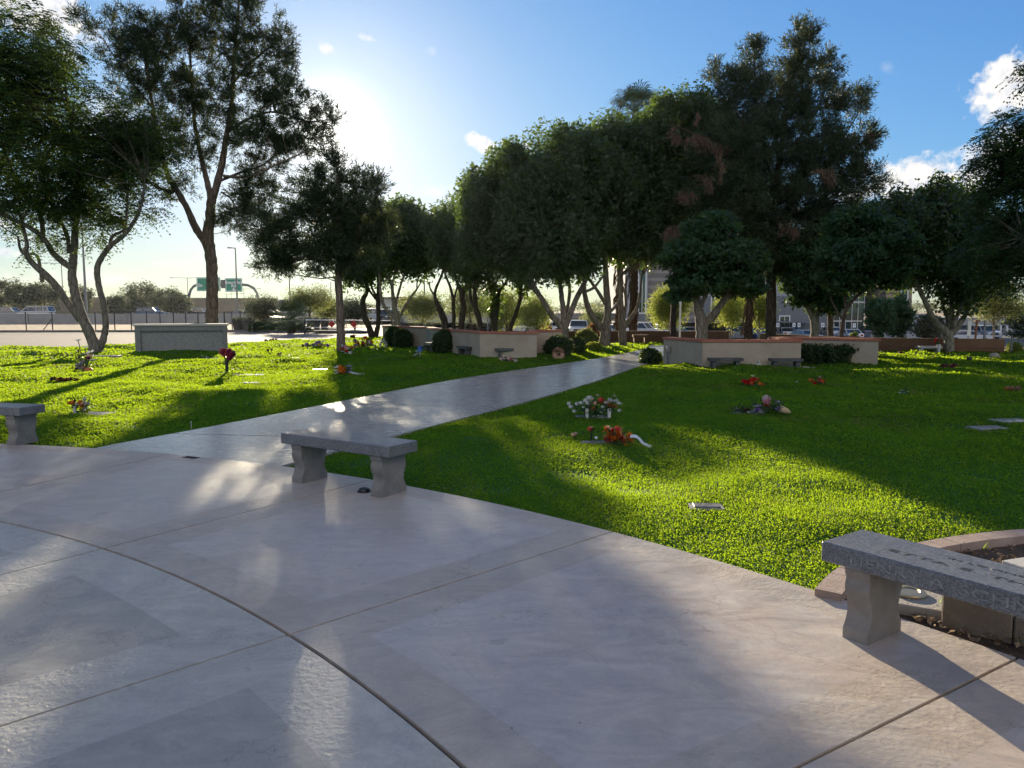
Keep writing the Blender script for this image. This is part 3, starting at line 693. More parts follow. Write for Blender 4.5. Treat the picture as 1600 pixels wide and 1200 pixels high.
# big pine by the granite wall
tree('pine_tree', 'tall open pine rising behind the speckled granite wall, trunk forking low', 32,
     [[(331, 540, .42, 0), (331, 500, .36, 0), (332, 450, .345, 0), (330, 405, .33, 0), (325, 375, .36, 0), (328, 345, .29, 0), (330, 315, .27, 0), (336, 298, .23, 0), (346, 260, .20, .1), (352, 225, .17, .2), (362, 160, .14, .4), (366, 90, .11, .6), (372, 20, .08, .8), (374, -50, .05, 1)],
      [(322, 378, .25, 0), (308, 360, .22, -.1), (292, 325, .19, -.3), (278, 300, .18, -.4), (268, 285, .16, -.5), (258, 262, .13, -.6), (245, 200, .11, -.6), (232, 130, .08, -.5), (222, 60, .05, -.4)],
      [(272, 300, .11, -.4), (255, 296, .09, -.6), (236, 287, .07, -.9), (205, 262, .05, -1.2), (180, 220, .04, -1.4)],
      [(330, 312, .2, 0), (324, 285, .17, .3), (318, 262, .15, .5), (305, 200, .12, .8), (300, 130, .09, 1), (295, 60, .06, 1.2)],
      [(350, 275, .1, 0), (375, 277, .07, -.3), (398, 274, .06, -.5), (430, 258, .05, -.8), (470, 240, .035, -1)],
      [(345, 282, .09, 0), (380, 268, .07, .4), (410, 258, .05, .7), (440, 235, .04, 1)],
      [(356, 205, .1, .2), (390, 185, .08, .4), (430, 175, .06, .6), (480, 190, .04, .8)],
      [(364, 130, .09, .4), (390, 100, .07, .2), (425, 70, .05, 0)],
      [(345, 300, .06, 0), (360, 310, .05, .1), (372, 330, .035, .2)],
      [(240, 170, .07, -.6), (200, 120, .05, -.8), (160, 60, .035, -1)]],
     [(370, 40, 60, 55, 0, 1.9, 88), (310, 60, 55, 50, .5, 1.8, 62), (405, 110, 55, 42, 0, 1.7, 54), (250, 70, 45, 45, -.3, 1.6, 56), (205, 60, 30, 40, -.5, 1.2, 26), (150, 45, 25, 20, -.5, .9, 14), (445, 75, 22, 26, 0, .8, 14), (440, 155, 45, 28, .3, 1.3, 38), (490, 180, 32, 22, .5, 1.0, 24), (515, 192, 10, 10, .6, .5, 5),
      (420, 205, 60, 28, .2, 1.5, 44), (470, 225, 45, 20, .3, 1.2, 28), (390, 225, 70, 20, 0, 1.6, 36), (300, 150, 55, 48, .4, 1.6, 50), (345, 150, 45, 45, 0, 1.5, 42), (230, 140, 55, 48, -.6, 1.5, 50), (270, 205, 60, 32, -.5, 1.4, 36), (205, 100, 45, 40, -.6, 1.3, 30),
      (300, 245, 45, 22, .4, 1.2, 22), (290, 285, 30, 14, .2, .8, 7), (385, 290, 30, 22, .1, .8, 17), (415, 300, 20, 13, -.2, .6, 9), (375, 322, 28, 18, .1, .7, 22), (362, 342, 22, 13, .1, .6, 13), (398, 318, 22, 13, .1, .5, 10), (345, 340, 12, 8, .1, .4, 3), (415, 262, 42, 15, .2, .9, 16), (258, 308, 12, 10, -.5, .4, 4), (330, -40, 110, 45, 0, 2.2, 70)],
     'pine', bk_pine, lf_pine, twig=.6, tw_r=.022, mul=1.4, seg=12, dens=1.02, rsc=.68, shell=.55)
# pine in front of the sun
tree('pine_tree', 'smaller pine with straight trunk standing in front of the low sun', 26.5,
     [[(533, 560, .36, 0), (533, 540, .29, 0), (532, 500, .25, 0), (529, 440, .22, 0), (530, 400, .20, 0), (528, 350, .17, 0), (530, 300, .13, 0), (525, 250, .07, 0)],
      [(530, 372, .08, 0), (560, 378, .05, .2), (600, 377, .03, .4)], [(529, 400, .08, 0), (495, 405, .06, -.3), (450, 380, .05, -.5), (410, 362, .04, -.6)],
      [(530, 340, .08, 0), (560, 320, .06, .3), (592, 300, .035, .5)], [(529, 330, .07, 0), (490, 305, .05, -.2), (455, 300, .03, -.3)], [(529, 370, .07, .1), (505, 350, .05, .5), (470, 345, .03, .8)]],
     [(525, 262, 24, 18, 0, .6, 15), (505, 290, 36, 22, 0, .9, 28), (565, 290, 26, 18, .2, .7, 20), (590, 288, 12, 14, .3, .4, 6), (530, 320, 55, 26, 0, 1.2, 52), (480, 320, 36, 24, -.2, .9, 26), (500, 360, 55, 26, 0, 1.2, 50), (575, 350, 42, 26, .3, 1.1, 44), (440, 368, 30, 14, -.4, .7, 20), (412, 356, 17, 14, -.5, .5, 10),
      (440, 395, 26, 12, -.3, .6, 15), (422, 412, 20, 9, -.3, .5, 12), (434, 414, 22, 11, -.3, .6, 18), (462, 404, 24, 10, -.2, .6, 12), (402, 345, 14, 10, -.4, .4, 7), (405, 375, 14, 10, -.4, .4, 8), (505, 395, 50, 22, 0, 1.1, 40), (560, 395, 42, 22, .2, 1.1, 40), (470, 345, 20, 14, 0, .6, 10), (520, 425, 30, 10, 0, .8, 12), (600, 370, 26, 22, .6, .8, 20)],
     'pine', bk_pine, lf_pine, twig=.7, tw_r=.025, mul=1.1, seg=12)
# broadleaf trees behind the sun pine
tree('leaning_tree', 'dark twin-trunked tree leaning left beside the red gate diamonds', 41,
     [[(585, 533, .36, 0), (578, 515, .30, 0), (570, 495, .27, 0), (567, 470, .24, 0), (573, 455, .2, 0), (572, 430, .14, 0), (560, 400, .1, 0)],
      [(586, 530, .26, 0), (591, 505, .22, 0), (591, 475, .20, 0), (592, 440, .18, 0), (590, 400, .12, 0)],
      [(590, 470, .12, 0), (578, 455, .11, 0), (570, 440, .09, 0), (560, 410, .05, .2)], [(590, 466, .12, 0), (580, 445, .1, .3), (586, 420, .06, .5)]],
     [(560, 380, 42, 40, 0, 2.0, 90), (600, 375, 48, 45, 0, 2.2, 120), (580, 420, 48, 22, 0, 1.8, 56), (545, 420, 26, 18, 0, 1.2, 24), (620, 345, 26, 24, 0, 1.2, 36)],
     'ficus', bk_dark, lf_ficus, size=1.25, twig=.35, tw_r=.04)
tree('vase_shaped_tree', 'pale-barked vase-shaped tree behind the leftmost round bush', 38,
     [[(621, 536, .34, 0), (621, 512, .30, 0), (620, 496, .27, 0), (616, 480, .2, 0), (614, 462, .17, 0), (612, 448, .12, 0), (606, 425, .09, 0), (603, 400, .07, 0)],
      [(619, 497, .16, 0), (604, 484, .15, 0), (597, 470, .14, 0), (594, 450, .12, 0), (592, 420, .09, 0), (590, 395, .06, 0)],
      [(622, 498, .15, 0), (634, 478, .12, 0), (645, 460, .10, 0), (651, 452, .08, 0), (652, 440, .06, 0), (659, 420, .04, 0)],
      [(651, 453, .06, 0), (658, 440, .05, .2), (664, 425, .035, .3)], [(618, 478, .13, 0), (622, 460, .11, .3), (628, 440, .09, .5), (636, 420, .06, .6), (640, 400, .04, .6)],
      [(614, 462, .1, 0), (614, 440, .08, -.2), (618, 420, .06, -.3), (622, 400, .05, -.3)], [(606, 492, .1, .3), (612, 500, .1, .5), (618, 515, .1, .6)]],
     [(635, 365, 45, 38, 0, 2.2, 125), (610, 385, 42, 24, 0, 1.8, 50), (655, 395, 36, 24, 0, 1.8, 60), (628, 335, 14, 14, 0, .8, 14), (650, 335, 10, 9, 0, .5, 7), (640, 412, 42, 12, 0, 1.3, 22), (672, 380, 20, 24, 0, 1.2, 26)],
     'ficus', bk_pale, lf_ficus, size=1.2, twig=.35, tw_r=.04)
# row of slender trunks growing inside the left planter wall
for i, (lab, base_, lim, lobes, dd) in enumerate([
    ('leftmost of the shaggy dark trunks above the left planter wall, bent to the left', 0,
     [[(696, 540, .3, 0), (696, 512, .27, 0), (690, 490, .28, 0), (682, 472, .17, 0), (680, 455, .12, 0), (690, 430, .1, 0), (700, 400, .08, 0)], [(681, 465, .1, 0), (672, 450, .06, 0), (672, 440, .04, 0)]],
     [(690, 360, 24, 30, 0, 1.5, 52), (695, 400, 30, 24, 0, 1.5, 40)], 36),
    ('straight dark trunk above the left planter wall between two crooked ones', 0,
     [[(709, 540, .2, 0), (709, 505, .17, 0), (708, 470, .15, 0), (704, 450, .12, 0), (696, 430, .09, 0), (690, 410, .06, 0)], [(709, 470, .1, 0), (716, 440, .08, 0), (722, 400, .06, 0)]],
     [(712, 350, 34, 32, 0, 1.7, 76), (722, 392, 30, 26, 0, 1.5, 44)], 38),
    ('crooked dark tree with twisting stems above the left planter wall', 0,
     [[(721, 540, .3, 0), (721, 505, .25, 0), (724, 480, .22, 0), (722, 458, .2, 0), (732, 440, .14, 0), (738, 415, .1, 0), (740, 390, .07, 0)], [(722, 455, .13, 0), (712, 435, .1, 0), (710, 410, .07, 0)], [(723, 465, .1, .2), (716, 450, .08, .3), (706, 420, .05, .5)]],
     [(733, 415, 22, 22, 0, 1.2, 22), (740, 370, 26, 30, 0, 1.4, 40)], 34),
    ('pair of slim stems growing close together above the left planter wall', 0,
     [[(751, 540, .22, 0), (750, 510, .2, 0), (744, 485, .18, 0), (742, 462, .16, 0), (742, 440, .12, 0), (748, 400, .09, 0)], [(752, 520, .16, 0), (748, 490, .14, .3), (736, 470, .12, .5), (733, 445, .09, .6), (722, 420, .05, .8)]],
     [(748, 385, 26, 28, 0, 1.3, 44), (742, 425, 16, 18, 0, .9, 16)], 33),
    ('rough double trunk with leafy shoots above the left planter wall', 0,
     [[(774, 540, .24, 0), (773, 510, .22, 0), (776, 480, .2, 0), (780, 455, .15, 0), (790, 442, .11, 0), (800, 425, .07, 0)], [(773, 512, .2, 0), (768, 490, .2, .2), (770, 470, .12, .2), (775, 450, .08, .2)]],
     [(784, 400, 24, 22, 0, 1.2, 40), (772, 470, 7, 14, 0, .4, 5), (768, 440, 14, 16, 0, .7, 9)], 34),
    ('dark trunk curving up to the right near the end of the left planter wall', 0,
     [[(796, 540, .2, 0), (798, 512, .18, 0), (806, 490, .16, 0), (812, 470, .14, 0), (813, 450, .11, 0), (808, 420, .08, 0)], [(810, 480, .06, 0), (818, 460, .05, .2), (820, 440, .03, .2)]],
     [(812, 400, 24, 22, 0, 1.2, 40), (818, 440, 12, 14, 0, .7, 10)], 33)]):
    tree('slender_tree', lab, dd, lim, lobes, 'ficus', bk_dark, lf_ficus, group='slender dark trees growing in the left planter', twig=.4, tw_r=.03, size=1.05)
# big clipped ficus trees by the path
tree('ficus_tree', 'largest rounded dense ficus, many limbs spreading above the round bush beside the path', 30,
     [[(882, 549, .40, 0), (881, 525, .34, 0), (882, 508, .32, 0), (880, 485, .2, 0), (877, 460, .17, 0), (874, 430, .14, 0), (870, 390, .1, 0), (868, 330, .07, 0)],
      [(878, 512, .24, 0), (862, 492, .21, -.2), (845, 465, .19, -.4), (833, 445, .16, -.6), (827, 420, .13, -.7), (824, 390, .09, -.7), (822, 340, .06, -.6)],
      [(884, 508, .22, 0), (895, 480, .19, 0), (906, 455, .17, .2), (920, 428, .13, .4), (928, 400, .1, .5), (935, 340, .06, .6)],
      [(906, 457, .11, 0), (924, 452, .1, -.2), (936, 440, .08, -.3), (950, 420, .06, -.4)],
      [(845, 465, .1, -.4), (822, 440, .08, -.6), (808, 415, .06, -.8), (790, 380, .04, -1)],
      [(882, 500, .14, .3), (890, 460, .12, .6), (888, 420, .1, .8), (895, 370, .06, 1)], [(834, 446, .1, -.6), (848, 420, .08, -.3), (855, 390, .05, 0)]],
     [(800, 330, 78, 82, 0, 2.6, 330), (870, 290, 80, 78, .3, 2.7, 300), (850, 370, 95, 58, 0, 2.6, 250), (755, 350, 34, 52, -.2, 1.6, 80), (745, 300, 22, 26, -.2, 1.0, 26), (930, 300, 50, 70, .5, 2.2, 130), (815, 410, 55, 20, 0, 1.6, 44), (890, 412, 50, 18, 0, 1.5, 34), (804, 245, 14, 10, 0, .6, 12), (875, 222, 10, 10, 0, .5, 8), (905, 225, 26, 16, .2, .9, 24), (735, 385, 12, 26, -.4, .7, 14)],
     'ficus', bk_grey, lf_ficus, twig=.22, tw_r=.045, seg=11, shell=.36, dens=1.25)
tree('ficus_tree', 'ficus with heavy grey trunk forking at head height on the path edge, nearest the path', 31.5,
     [[(944, 549, .46, 0), (946, 525, .40, 0), (946, 512, .38, 0), (950, 490, .27, 0), (948, 455, .25, 0), (946, 420, .2, 0), (948, 380, .15, 0), (955, 300, .1, 0)],
      [(942, 515, .26, 0), (928, 498, .23, -.2), (918, 478, .2, -.3), (913, 455, .17, -.4), (912, 435, .14, -.5), (905, 400, .09, -.6)],
      [(950, 490, .12, .1), (962, 478, .11, .3), (970, 462, .09, .4), (968, 430, .07, .5)],
      [(946, 475, .14, 0), (934, 455, .12, -.3), (922, 438, .1, -.5), (908, 415, .06, -.6)]],
     [(950, 290, 60, 85, 0, 2.5, 260), (985, 260, 50, 70, .6, 2.4, 180), (1010, 320, 60, 70, .6, 2.4, 210), (955, 225, 34, 34, 0, 1.5, 60), (975, 370, 60, 28, .2, 1.8, 90), (1025, 215, 40, 34, .8, 1.6, 70), (915, 400, 28, 16, -.3, 1.0, 20), (1035, 170, 14, 14, .8, .7, 14), (1085, 175, 40, 28, 1, 1.4, 50), (1075, 260, 45, 60, 1.2, 1.8, 110), (1020, 385, 26, 20, .5, 1.2, 30)],
     'ficus', bk_grey, lf_ficus, twig=.2, tw_r=.045, seg=11, shell=.36, dens=1.25)
tree('ficus_tree', 'slimmer ficus with straight trunk, middle of the three beside the far end of the path', 33,
     [[(974, 547, .33, 0), (973, 525, .29, 0), (972, 500, .27, 0), (970, 470, .2, 0), (968, 440, .17, 0), (966, 400, .12, 0), (970, 350, .08, 0)],
      [(974, 512, .2, 0), (985, 498, .18, 0), (995, 482, .14, 0), (1000, 460, .1, .1), (1003, 430, .07, .2)],
      [(975, 500, .12, 0), (978, 475, .11, 0), (977, 455, .1, 0), (980, 430, .07, 0)]],
     [(985, 370, 45, 32, .3, 1.6, 70), (1005, 350, 40, 36, .5, 1.6, 60), (1030, 362, 36, 30, .8, 1.4, 50)],
     'ficus', bk_grey, lf_ficus, twig=.25, tw_r=.04, seg=10)
tree('ficus_tree', 'dark dense ficus filling the gap between the path trees and the tallest pine', 37,
     [[(1052, 540, .30, 0), (1052, 500, .27, 0), (1054, 460, .25, 0), (1056, 400, .2, 0), (1060, 320, .14, 0), (1066, 240, .08, 0)], [(1054, 450, .16, 0), (1085, 400, .13, .2), (1110, 330, .09, .4), (1125, 260, .05, .4)]],
     [(1060, 220, 60, 66, 0, 2.6, 150), (1120, 240, 60, 70, .3, 2.6, 150), (1090, 330, 80, 60, 0, 2.8, 170), (1040, 300, 50, 60, 0, 2.4, 100), (1150, 330, 60, 60, 0, 2.4, 110), (1050, 368, 50, 26, 0, 2.0, 50), (1120, 175, 36, 22, 0, 1.3, 30)],
     'ficus', bk_dark, lf_ficus, twig=.12, tw_r=.04, shell=.36)
tree('ficus_tree', 'dark dense ficus behind the short tree and the slim tree at right', 36,
     [[(1298, 535, .28, 0), (1298, 500, .25, 0), (1300, 460, .22, 0), (1305, 400, .16, 0), (1312, 350, .1, 0)], [(1299, 470, .15, 0), (1340, 430, .1, 0), (1370, 380, .06, 0)], [(1299, 475, .15, 0), (1260, 440, .1, 0), (1230, 400, .06, 0)]],
     [(1250, 410, 60, 36, 0, 2.4, 100), (1320, 380, 65, 52, 0, 2.6, 150), (1385, 370, 55, 50, 0, 2.4, 120), (1400, 420, 36, 24, 0, 1.8, 36), (1300, 440, 60, 20, 0, 2.0, 44)],
     'ficus', bk_dark, lf_ficus, twig=.12, tw_r=.04, shell=.36)
# tall pine on the right, with dead sprays
tree('pine_tree', 'tallest ragged pine rising above the right planter with hanging rust-brown dead sprays', 30,
     [[(1204, 556, .42, 0), (1204, 520, .36, 0), (1205, 470, .34, 0), (1206, 400, .30, 0), (1212, 320, .25, 0), (1218, 250, .2, 0), (1228, 180, .15, 0), (1240, 120, .1, 0), (1250, 60, .05, 0)],
      [(1212, 300, .14, 0), (1196, 240, .11, -.2), (1186, 180, .08, -.3), (1180, 120, .05, -.3), (1178, 75, .03, -.3)],
      [(1210, 330, .12, 0), (1160, 290, .1, -.5), (1110, 230, .07, -1), (1075, 205, .04, -1.3), (1045, 195, .025, -1.4)],
      [(1218, 250, .1, 0), (1260, 200, .08, .3), (1290, 140, .05, .5), (1300, 100, .03, .6)], [(1215, 300, .1, 0), (1270, 260, .08, .3), (1320, 210, .05, .5), (1350, 160, .03, .6)],
      [(1210, 350, .1, 0), (1280, 320, .08, -.2), (1340, 280, .05, -.4), (1370, 270, .03, -.4)], [(1208, 370, .1, 0), (1150, 340, .08, -.8), (1100, 290, .05, -1.2), (1080, 300, .03, -1.3)],
      [(1196, 250, .07, -.2), (1160, 190, .05, -.5), (1130, 135, .03, -.7)]],
     [(1253, 80, 22, 40, 0, .8, 40), (1285, 105, 22, 34, .4, .7, 26), (1240, 130, 34, 38, 0, 1.1, 50), (1180, 95, 17, 44, -.3, .6, 34), (1130, 125, 20, 26, -.7, .7, 22), (1155, 145, 28, 20, -.5, .9, 26), (1200, 170, 60, 34, 0, 1.5, 84), (1275, 165, 40, 30, .3, 1.1, 44), (1320, 165, 28, 20, .5, .8, 20), (1345, 155, 12, 17, .6, .4, 8), (1360, 210, 11, 12, .5, .4, 6), (1330, 225, 32, 20, .3, .9, 30),
      (1230, 230, 80, 45, 0, 2.0, 150), (1150, 230, 60, 40, -.6, 1.7, 90), (1290, 250, 55, 36, .2, 1.6, 70), (1355, 285, 26, 14, -.3, .7, 16), (1330, 270, 32, 22, -.1, 1, 26), (1200, 310, 100, 45, 0, 2.3, 170), (1300, 320, 65, 36, 0, 1.8, 84), (1240, 390, 85, 42, 0, 2.1, 130), (1130, 310, 60, 42, -.6, 1.8, 90), (1180, 390, 50, 40, 0, 1.8, 60), (1300, 390, 60, 40, 0, 1.8, 80)],
     'pine', bk_dark, lf_pine, twig=.5, tw_r=.022, seg=12, mul=1.2,
     extra=[('dead_spray', [(1052, 204, 12, 5, -3.2, .3, 4), (1075, 213, 14, 6, -3.0, .3, 5), (1100, 217, 14, 8, -3.0, .3, 6), (1122, 226, 10, 9, -2.8, .3, 4), (1090, 178, 2, 10, -3, .2, 2), (1104, 278, 14, 9, -3.2, .3, 5), (1078, 299, 12, 5, -3.4, .3, 4)], 'dead', lf_deadpine, .6),
            ('dead_branch', [(1290, 270, 13, 15, -2.4, .3, 7), (1050, 352, 12, 8, -3.4, .3, 5), (1239, 355, 8, 12, -2.6, .3, 5), (1362, 210, 10, 12, -.2, .3, 5), (1128, 258, 8, 8, -2.6, .3, 3)], 'dead', lf_deadpine, .6)])
# smaller trees in and around the right planter
tree('broadleaf_tree', 'low spreading tree with thick forked trunk behind the near end of the right planter wall', 24.5,
     [[(1098, 548, .38, 0), (1097, 525, .35, 0), (1096, 503, .33, 0), (1090, 480, .24, 0), (1087, 455, .2, 0), (1085, 425, .13, 0), (1083, 390, .08, 0)],
      [(1100, 508, .22, 0), (1115, 490, .21, 0), (1128, 474, .19, 0), (1138, 458, .16, .1), (1145, 440, .12, .2), (1152, 410, .07, .3)],
      [(1112, 500, .13, .6), (1122, 488, .12, .8), (1128, 470, .09, 1)], [(1094, 480, .12, 0), (1105, 455, .1, -.3), (1115, 420, .07, -.5)]],
     [(1115, 400, 62, 34, 0, 1.5, 170), (1110, 360, 36, 26, 0, 1.1, 70), (1112, 338, 8, 10, 0, .3, 6), (1065, 400, 32, 22, 0, 1.0, 50), (1160, 410, 36, 26, 0, 1.1, 64), (1075, 440, 32, 22, -.1, 1.0, 44), (1130, 440, 60, 20, 0, 1.3, 70), (1170, 445, 22, 14, 0, .7, 18), (1060, 462, 18, 10, 0, .6, 9)],
     'broad', bk_grey, lf_ficus2, twig=.3, tw_r=.035, seg=11, size=.95)
tree('leafy_tree', 'short tree with sunlit left trunk edge and leafy low crown behind the right planter hedge', 29,
     [[(1274, 552, .34, 0), (1273, 525, .29, 0), (1273, 505, .27, 0), (1266, 488, .19, 0), (1254, 472, .13, 0), (1240, 460, .08, 0), (1228, 452, .05, 0)],
      [(1275, 505, .18, 0), (1278, 485, .15, 0), (1280, 460, .12, 0), (1285, 430, .08, 0)], [(1268, 490, .12, 0), (1262, 465, .1, .2), (1256, 440, .08, .3), (1250, 410, .05, .4)]],
     [(1270, 440, 36, 34, 0, 1.5, 90), (1292, 470, 24, 22, 0, 1.0, 36), (1252, 400, 36, 26, 0, 1.4, 56), (1300, 420, 32, 26, 0, 1.2, 46), (1248, 470, 12, 9, 0, .5, 7)],
     'broad', bk_pale, lf_ficus2, twig=.45, tw_r=.03, size=.95)
tree('slim_tree', 'slim dark trunk leaning right out of the hedge in the right planter', 22.5,
     [[(1311, 566, .13, 0), (1311, 545, .115, 0), (1315, 520, .105, 0), (1318, 500, .10, 0), (1322, 484, .11, 0), (1332, 470, .085, 0), (1345, 458, .07, 0), (1362, 445, .05, 0), (1385, 430, .03, 0)],
      [(1322, 485, .07, 0), (1320, 460, .06, .2), (1318, 430, .04, .3)], [(1318, 502, .05, 0), (1300, 470, .04, .2), (1296, 440, .03, .3)]],
     [(1330, 400, 50, 28, 0, 1.1, 80), (1375, 415, 42, 22, 0, .9, 56), (1320, 440, 34, 18, 0, .8, 32), (1375, 375, 48, 30, .2, 1.2, 70), (1340, 350, 44, 28, .3, 1.1, 56), (1395, 440, 14, 8, 0, .4, 6)],
     'broad', bk_dark, lf_ficus2, twig=.4, tw_r=.025, size=.9)
tree('spreading_tree', 'wide tree on sunlit lawn at right, pale limbs fanning over a stone bench', 27,
     [[(1483, 560, .36, 0), (1483, 540, .30, 0), (1480, 522, .30, 0), (1466, 508, .2, -.1), (1454, 490, .17, -.2), (1444, 468, .14, -.3), (1433, 445, .12, -.4), (1424, 425, .08, -.4), (1415, 400, .05, -.4)],
      [(1484, 525, .2, 0), (1486, 500, .17, 0), (1487, 478, .14, 0), (1486, 450, .11, 0), (1484, 410, .07, 0)],
      [(1487, 522, .2, 0), (1500, 505, .17, 0), (1512, 485, .14, .1), (1524, 462, .11, .2), (1532, 440, .08, .3), (1540, 410, .05, .4)],
      [(1482, 515, .14, .2), (1480, 495, .12, .3), (1474, 480, .1, .4), (1468, 455, .08, .5), (1456, 425, .05, .6)], [(1490, 512, .13, -.2), (1496, 492, .11, -.3), (1504, 475, .08, -.4), (1508, 450, .05, -.5)],
      [(1446, 472, .08, -.3), (1452, 455, .07, -.2), (1455, 430, .05, 0)]],
     [(1450, 370, 75, 52, 0, 2.4, 230), (1520, 380, 65, 50, 0, 2.3, 190), (1490, 420, 65, 26, 0, 1.8, 90), (1460, 318, 30, 20, 0, 1.1, 36), (1405, 325, 14, 12, 0, .6, 12), (1430, 330, 16, 12, 0, .6, 12), (1410, 400, 45, 28, 0, 1.6, 64), (1500, 458, 28, 20, 0, .9, 24), (1550, 430, 20, 20, 0, .9, 20), (1470, 300, 12, 9, 0, .5, 8), (1510, 318, 30, 18, .2, 1, 30), (1390, 350, 40, 28, 0, 1.5, 56)],
     'ficus', bk_pale, lf_ficus, twig=.3, tw_r=.035, seg=11, shell=.36)
tree('feathery_tree', 'drooping feathery tree reaching into the right edge of the photo', 19,
     [[(1700, 590, .3, 0), (1695, 540, .26, 0), (1685, 460, .22, 0), (1670, 380, .16, 0), (1650, 300, .12, 0), (1625, 230, .07, 0), (1605, 180, .04, 0)],
      [(1680, 430, .12, 0), (1640, 390, .08, -.3), (1600, 370, .05, -.5)], [(1665, 350, .1, 0), (1620, 310, .07, .2), (1570, 270, .04, .3)]],
     [(1610, 260, 66, 45, 0, 1.3, 76), (1590, 205, 40, 26, 0, .8, 30), (1565, 225, 34, 22, 0, .6, 20), (1610, 340, 85, 50, 0, 1.5, 96), (1580, 395, 70, 30, 0, 1.2, 50), (1690, 300, 90, 100, 0, 1.8, 120), (1610, 120, 18, 20, 0, .5, 6), (1560, 250, 28, 20, 0, .6, 14), (1620, 420, 50, 26, 0, 1.1, 30), (1700, 180, 60, 70, 0, 1.2, 50)],
     'feather', bk_grey, lf_feather, twig=.5, mul=1.6, size=.95)

# fan palms
def fan_frond(mb, c, d, L, rs, n=15, droop=.30):
    """one fan leaf: stalk and a spread of split blades"""
    d = Vector(d).normalized(); side = d.cross(Vector((0, 0, 1)));
    side = side.normalized() if side.length > .1 else Vector((1, 0, 0)); up = side.cross(d)
    tip = Vector(c)+d*L*.55
    mb.tube([c, (Vector(c)+tip)/2, tip], [.02, .016, .012], n=4, cap=False)
    for i in range(n):
        q = (i/(n-1)-.5)*R(190); v = (d*math.cos(q)+side*math.sin(q)).normalized()
        l = L*.55*(.75+.25*math.cos(q))*rs.uniform(.85, 1.1); wv = v.cross(up).normalized()*.017*L
        mid = tip+v*l*.6+up*.03; end = tip+v*l+Vector((0, 0, -droop*l))
        mb.add([tip, mid+wv, end, mid-wv], [(0, 1, 2, 3)])
def palm(label, px, d, top_y, r=.22, skirt=1.0, nf=34, L=1.5, group=None, base_r=None):
    g = GT(px, d); top = P(px, top_y, d); rt = root('fan_palm', g, label, 'palm', group); rs = random.Random(int(px*7))
    h = top.z-g.z; tm = M(); k = max(5, int(h/.14)); pts = []; rd = []
    for i in range(k+1):
        z = h*i/k-.1; pts.append((.05*math.sin(z*.5), 0, z)); rd.append(r*(1.25-.4*min(1, i/k*2)) * (1+(.12 if i % 2 else -.06)))
    tm.tube(pts, rd, n=10); tm.build('trunk', bk_palm, rt, smooth=True)
    if skirt:
        sm = M(); z0 = h*(1-skirt)
        for i in range(int(190*skirt*h/8)):
            z = rs.uniform(z0, h); q = rs.uniform(0, 6.28); a = Vector((math.cos(q), math.sin(q), 0)); b = a.cross(Vector((0, 0, 1)))
            p0 = a*r*.8+Vector((0, 0, z)); o = a*rs.uniform(.04, .18)
            sm.add([p0+b*.03, p0+o-Vector((0, 0, rs.uniform(.15, .45)))+b*.05, p0+o*1.1-Vector((0, 0, rs.uniform(.4, .75))), p0-b*.04], [(0, 1, 2, 3)])
        sm.build('dry_skirt', mat('palm_skirt', (.10, .07, .045), (.2, .14, .085), 5, .95), rt)
    fm = M()
    for i in range(nf):
        q = i*2.4; e = rs.uniform(-.5, 1.25); fan_frond(fm, (0, 0, h), (math.cos(q)*math.cos(e), math.sin(q)*math.cos(e), math.sin(e)), L*rs.uniform(.8, 1.1), rs)
    fm.build('crown', palm_leaf, rt); return rt
palm_leaf = mat('palm_leaf', (.05, .085, .025), (.10, .15, .05), 6, .5)
palm('tall fan palm poking above the ficus crowns', 988, 40, 176, .19, .85, 52, 1.65)
palm('shaggy palm trunk between the two nearest ficus trunks, its head lost in leaves', 966, 41, 235, .17, .95, 26, 1.5)
palm('shaggy palm trunk left of the tallest pine above the right planter', 1168, 31, 380, .15, .75, 26, 1.4)
palm('low bushy fan palm beside the gate post', 457, 54, 499, .25, 0, 60, 1.7)

# background trees: light crowns over the car parks and along the freeway
def bgtree(label, px, d, base_y, top_y, wpx, style, leaf, bark, group, k=60, split=3, size=1.0, mul=1.0, low=.35):
    rs = random.Random(int(px*13+d)); g = GT(px, d)
    v0 = 485+(1.6-g.z)*F/d; fy = v0+(top_y-v0)*low
    ch = (fy-top_y)
    limbs = [[(px, v0, .02*d/10+.05, 0), (px+rs.uniform(-2, 2), (v0+fy)/2, .015*d/10+.045, 0), (px, fy, .012*d/10+.04, 0), (px+rs.uniform(-4, 4), fy-ch*.6, .03, 0)]]
    for i in range(split):
        s = (i/(split-1)-.5)*2 if split > 1 else 0; dd = rs.uniform(-1, 1)
        limbs.append([(px, fy+ch*.1, .05, 0), (px+s*wpx*.25, fy-ch*.25, .04, dd*.5), (px+s*wpx*.5, fy-ch*.55+rs.uniform(-2, 2), .025, dd)])
    lobes = []
    for i in range(6):
        a = i/6*6.28+rs.uniform(-.4, .4); lobes.append((px+math.cos(a)*wpx*.36, top_y+ch*.55-math.sin(a)*ch*.22, wpx*rs.uniform(.22, .34), ch*rs.uniform(.24, .34), rs.uniform(-1, 1), wpx*.3*d/F, k/6))
    lobes.append((px, top_y+ch*.5, wpx*.35, ch*.42, 0, wpx*.3*d/F, k/3))
    return tree('background_tree', label, d, limbs, lobes, style, bark, leaf, group, mul=mul, size=size, twig=.55, tw_r=.02*d/40, seg=6, shell=.6)
gl = 'light trees in the car park beyond the lawn'
bgtree('airy grey-green mesquite behind the gate', 484, 58, 0, 446, 62, 'airy', lf_airy, bk_dark, gl, 120, 3, 1.25, .8, .45)
bgtree('low mesquite right of the sign gantry leg', 412, 62, 0, 464, 44, 'airy', lf_far, bk_dark, gl, 90, 3, 1.5, 1, .3)
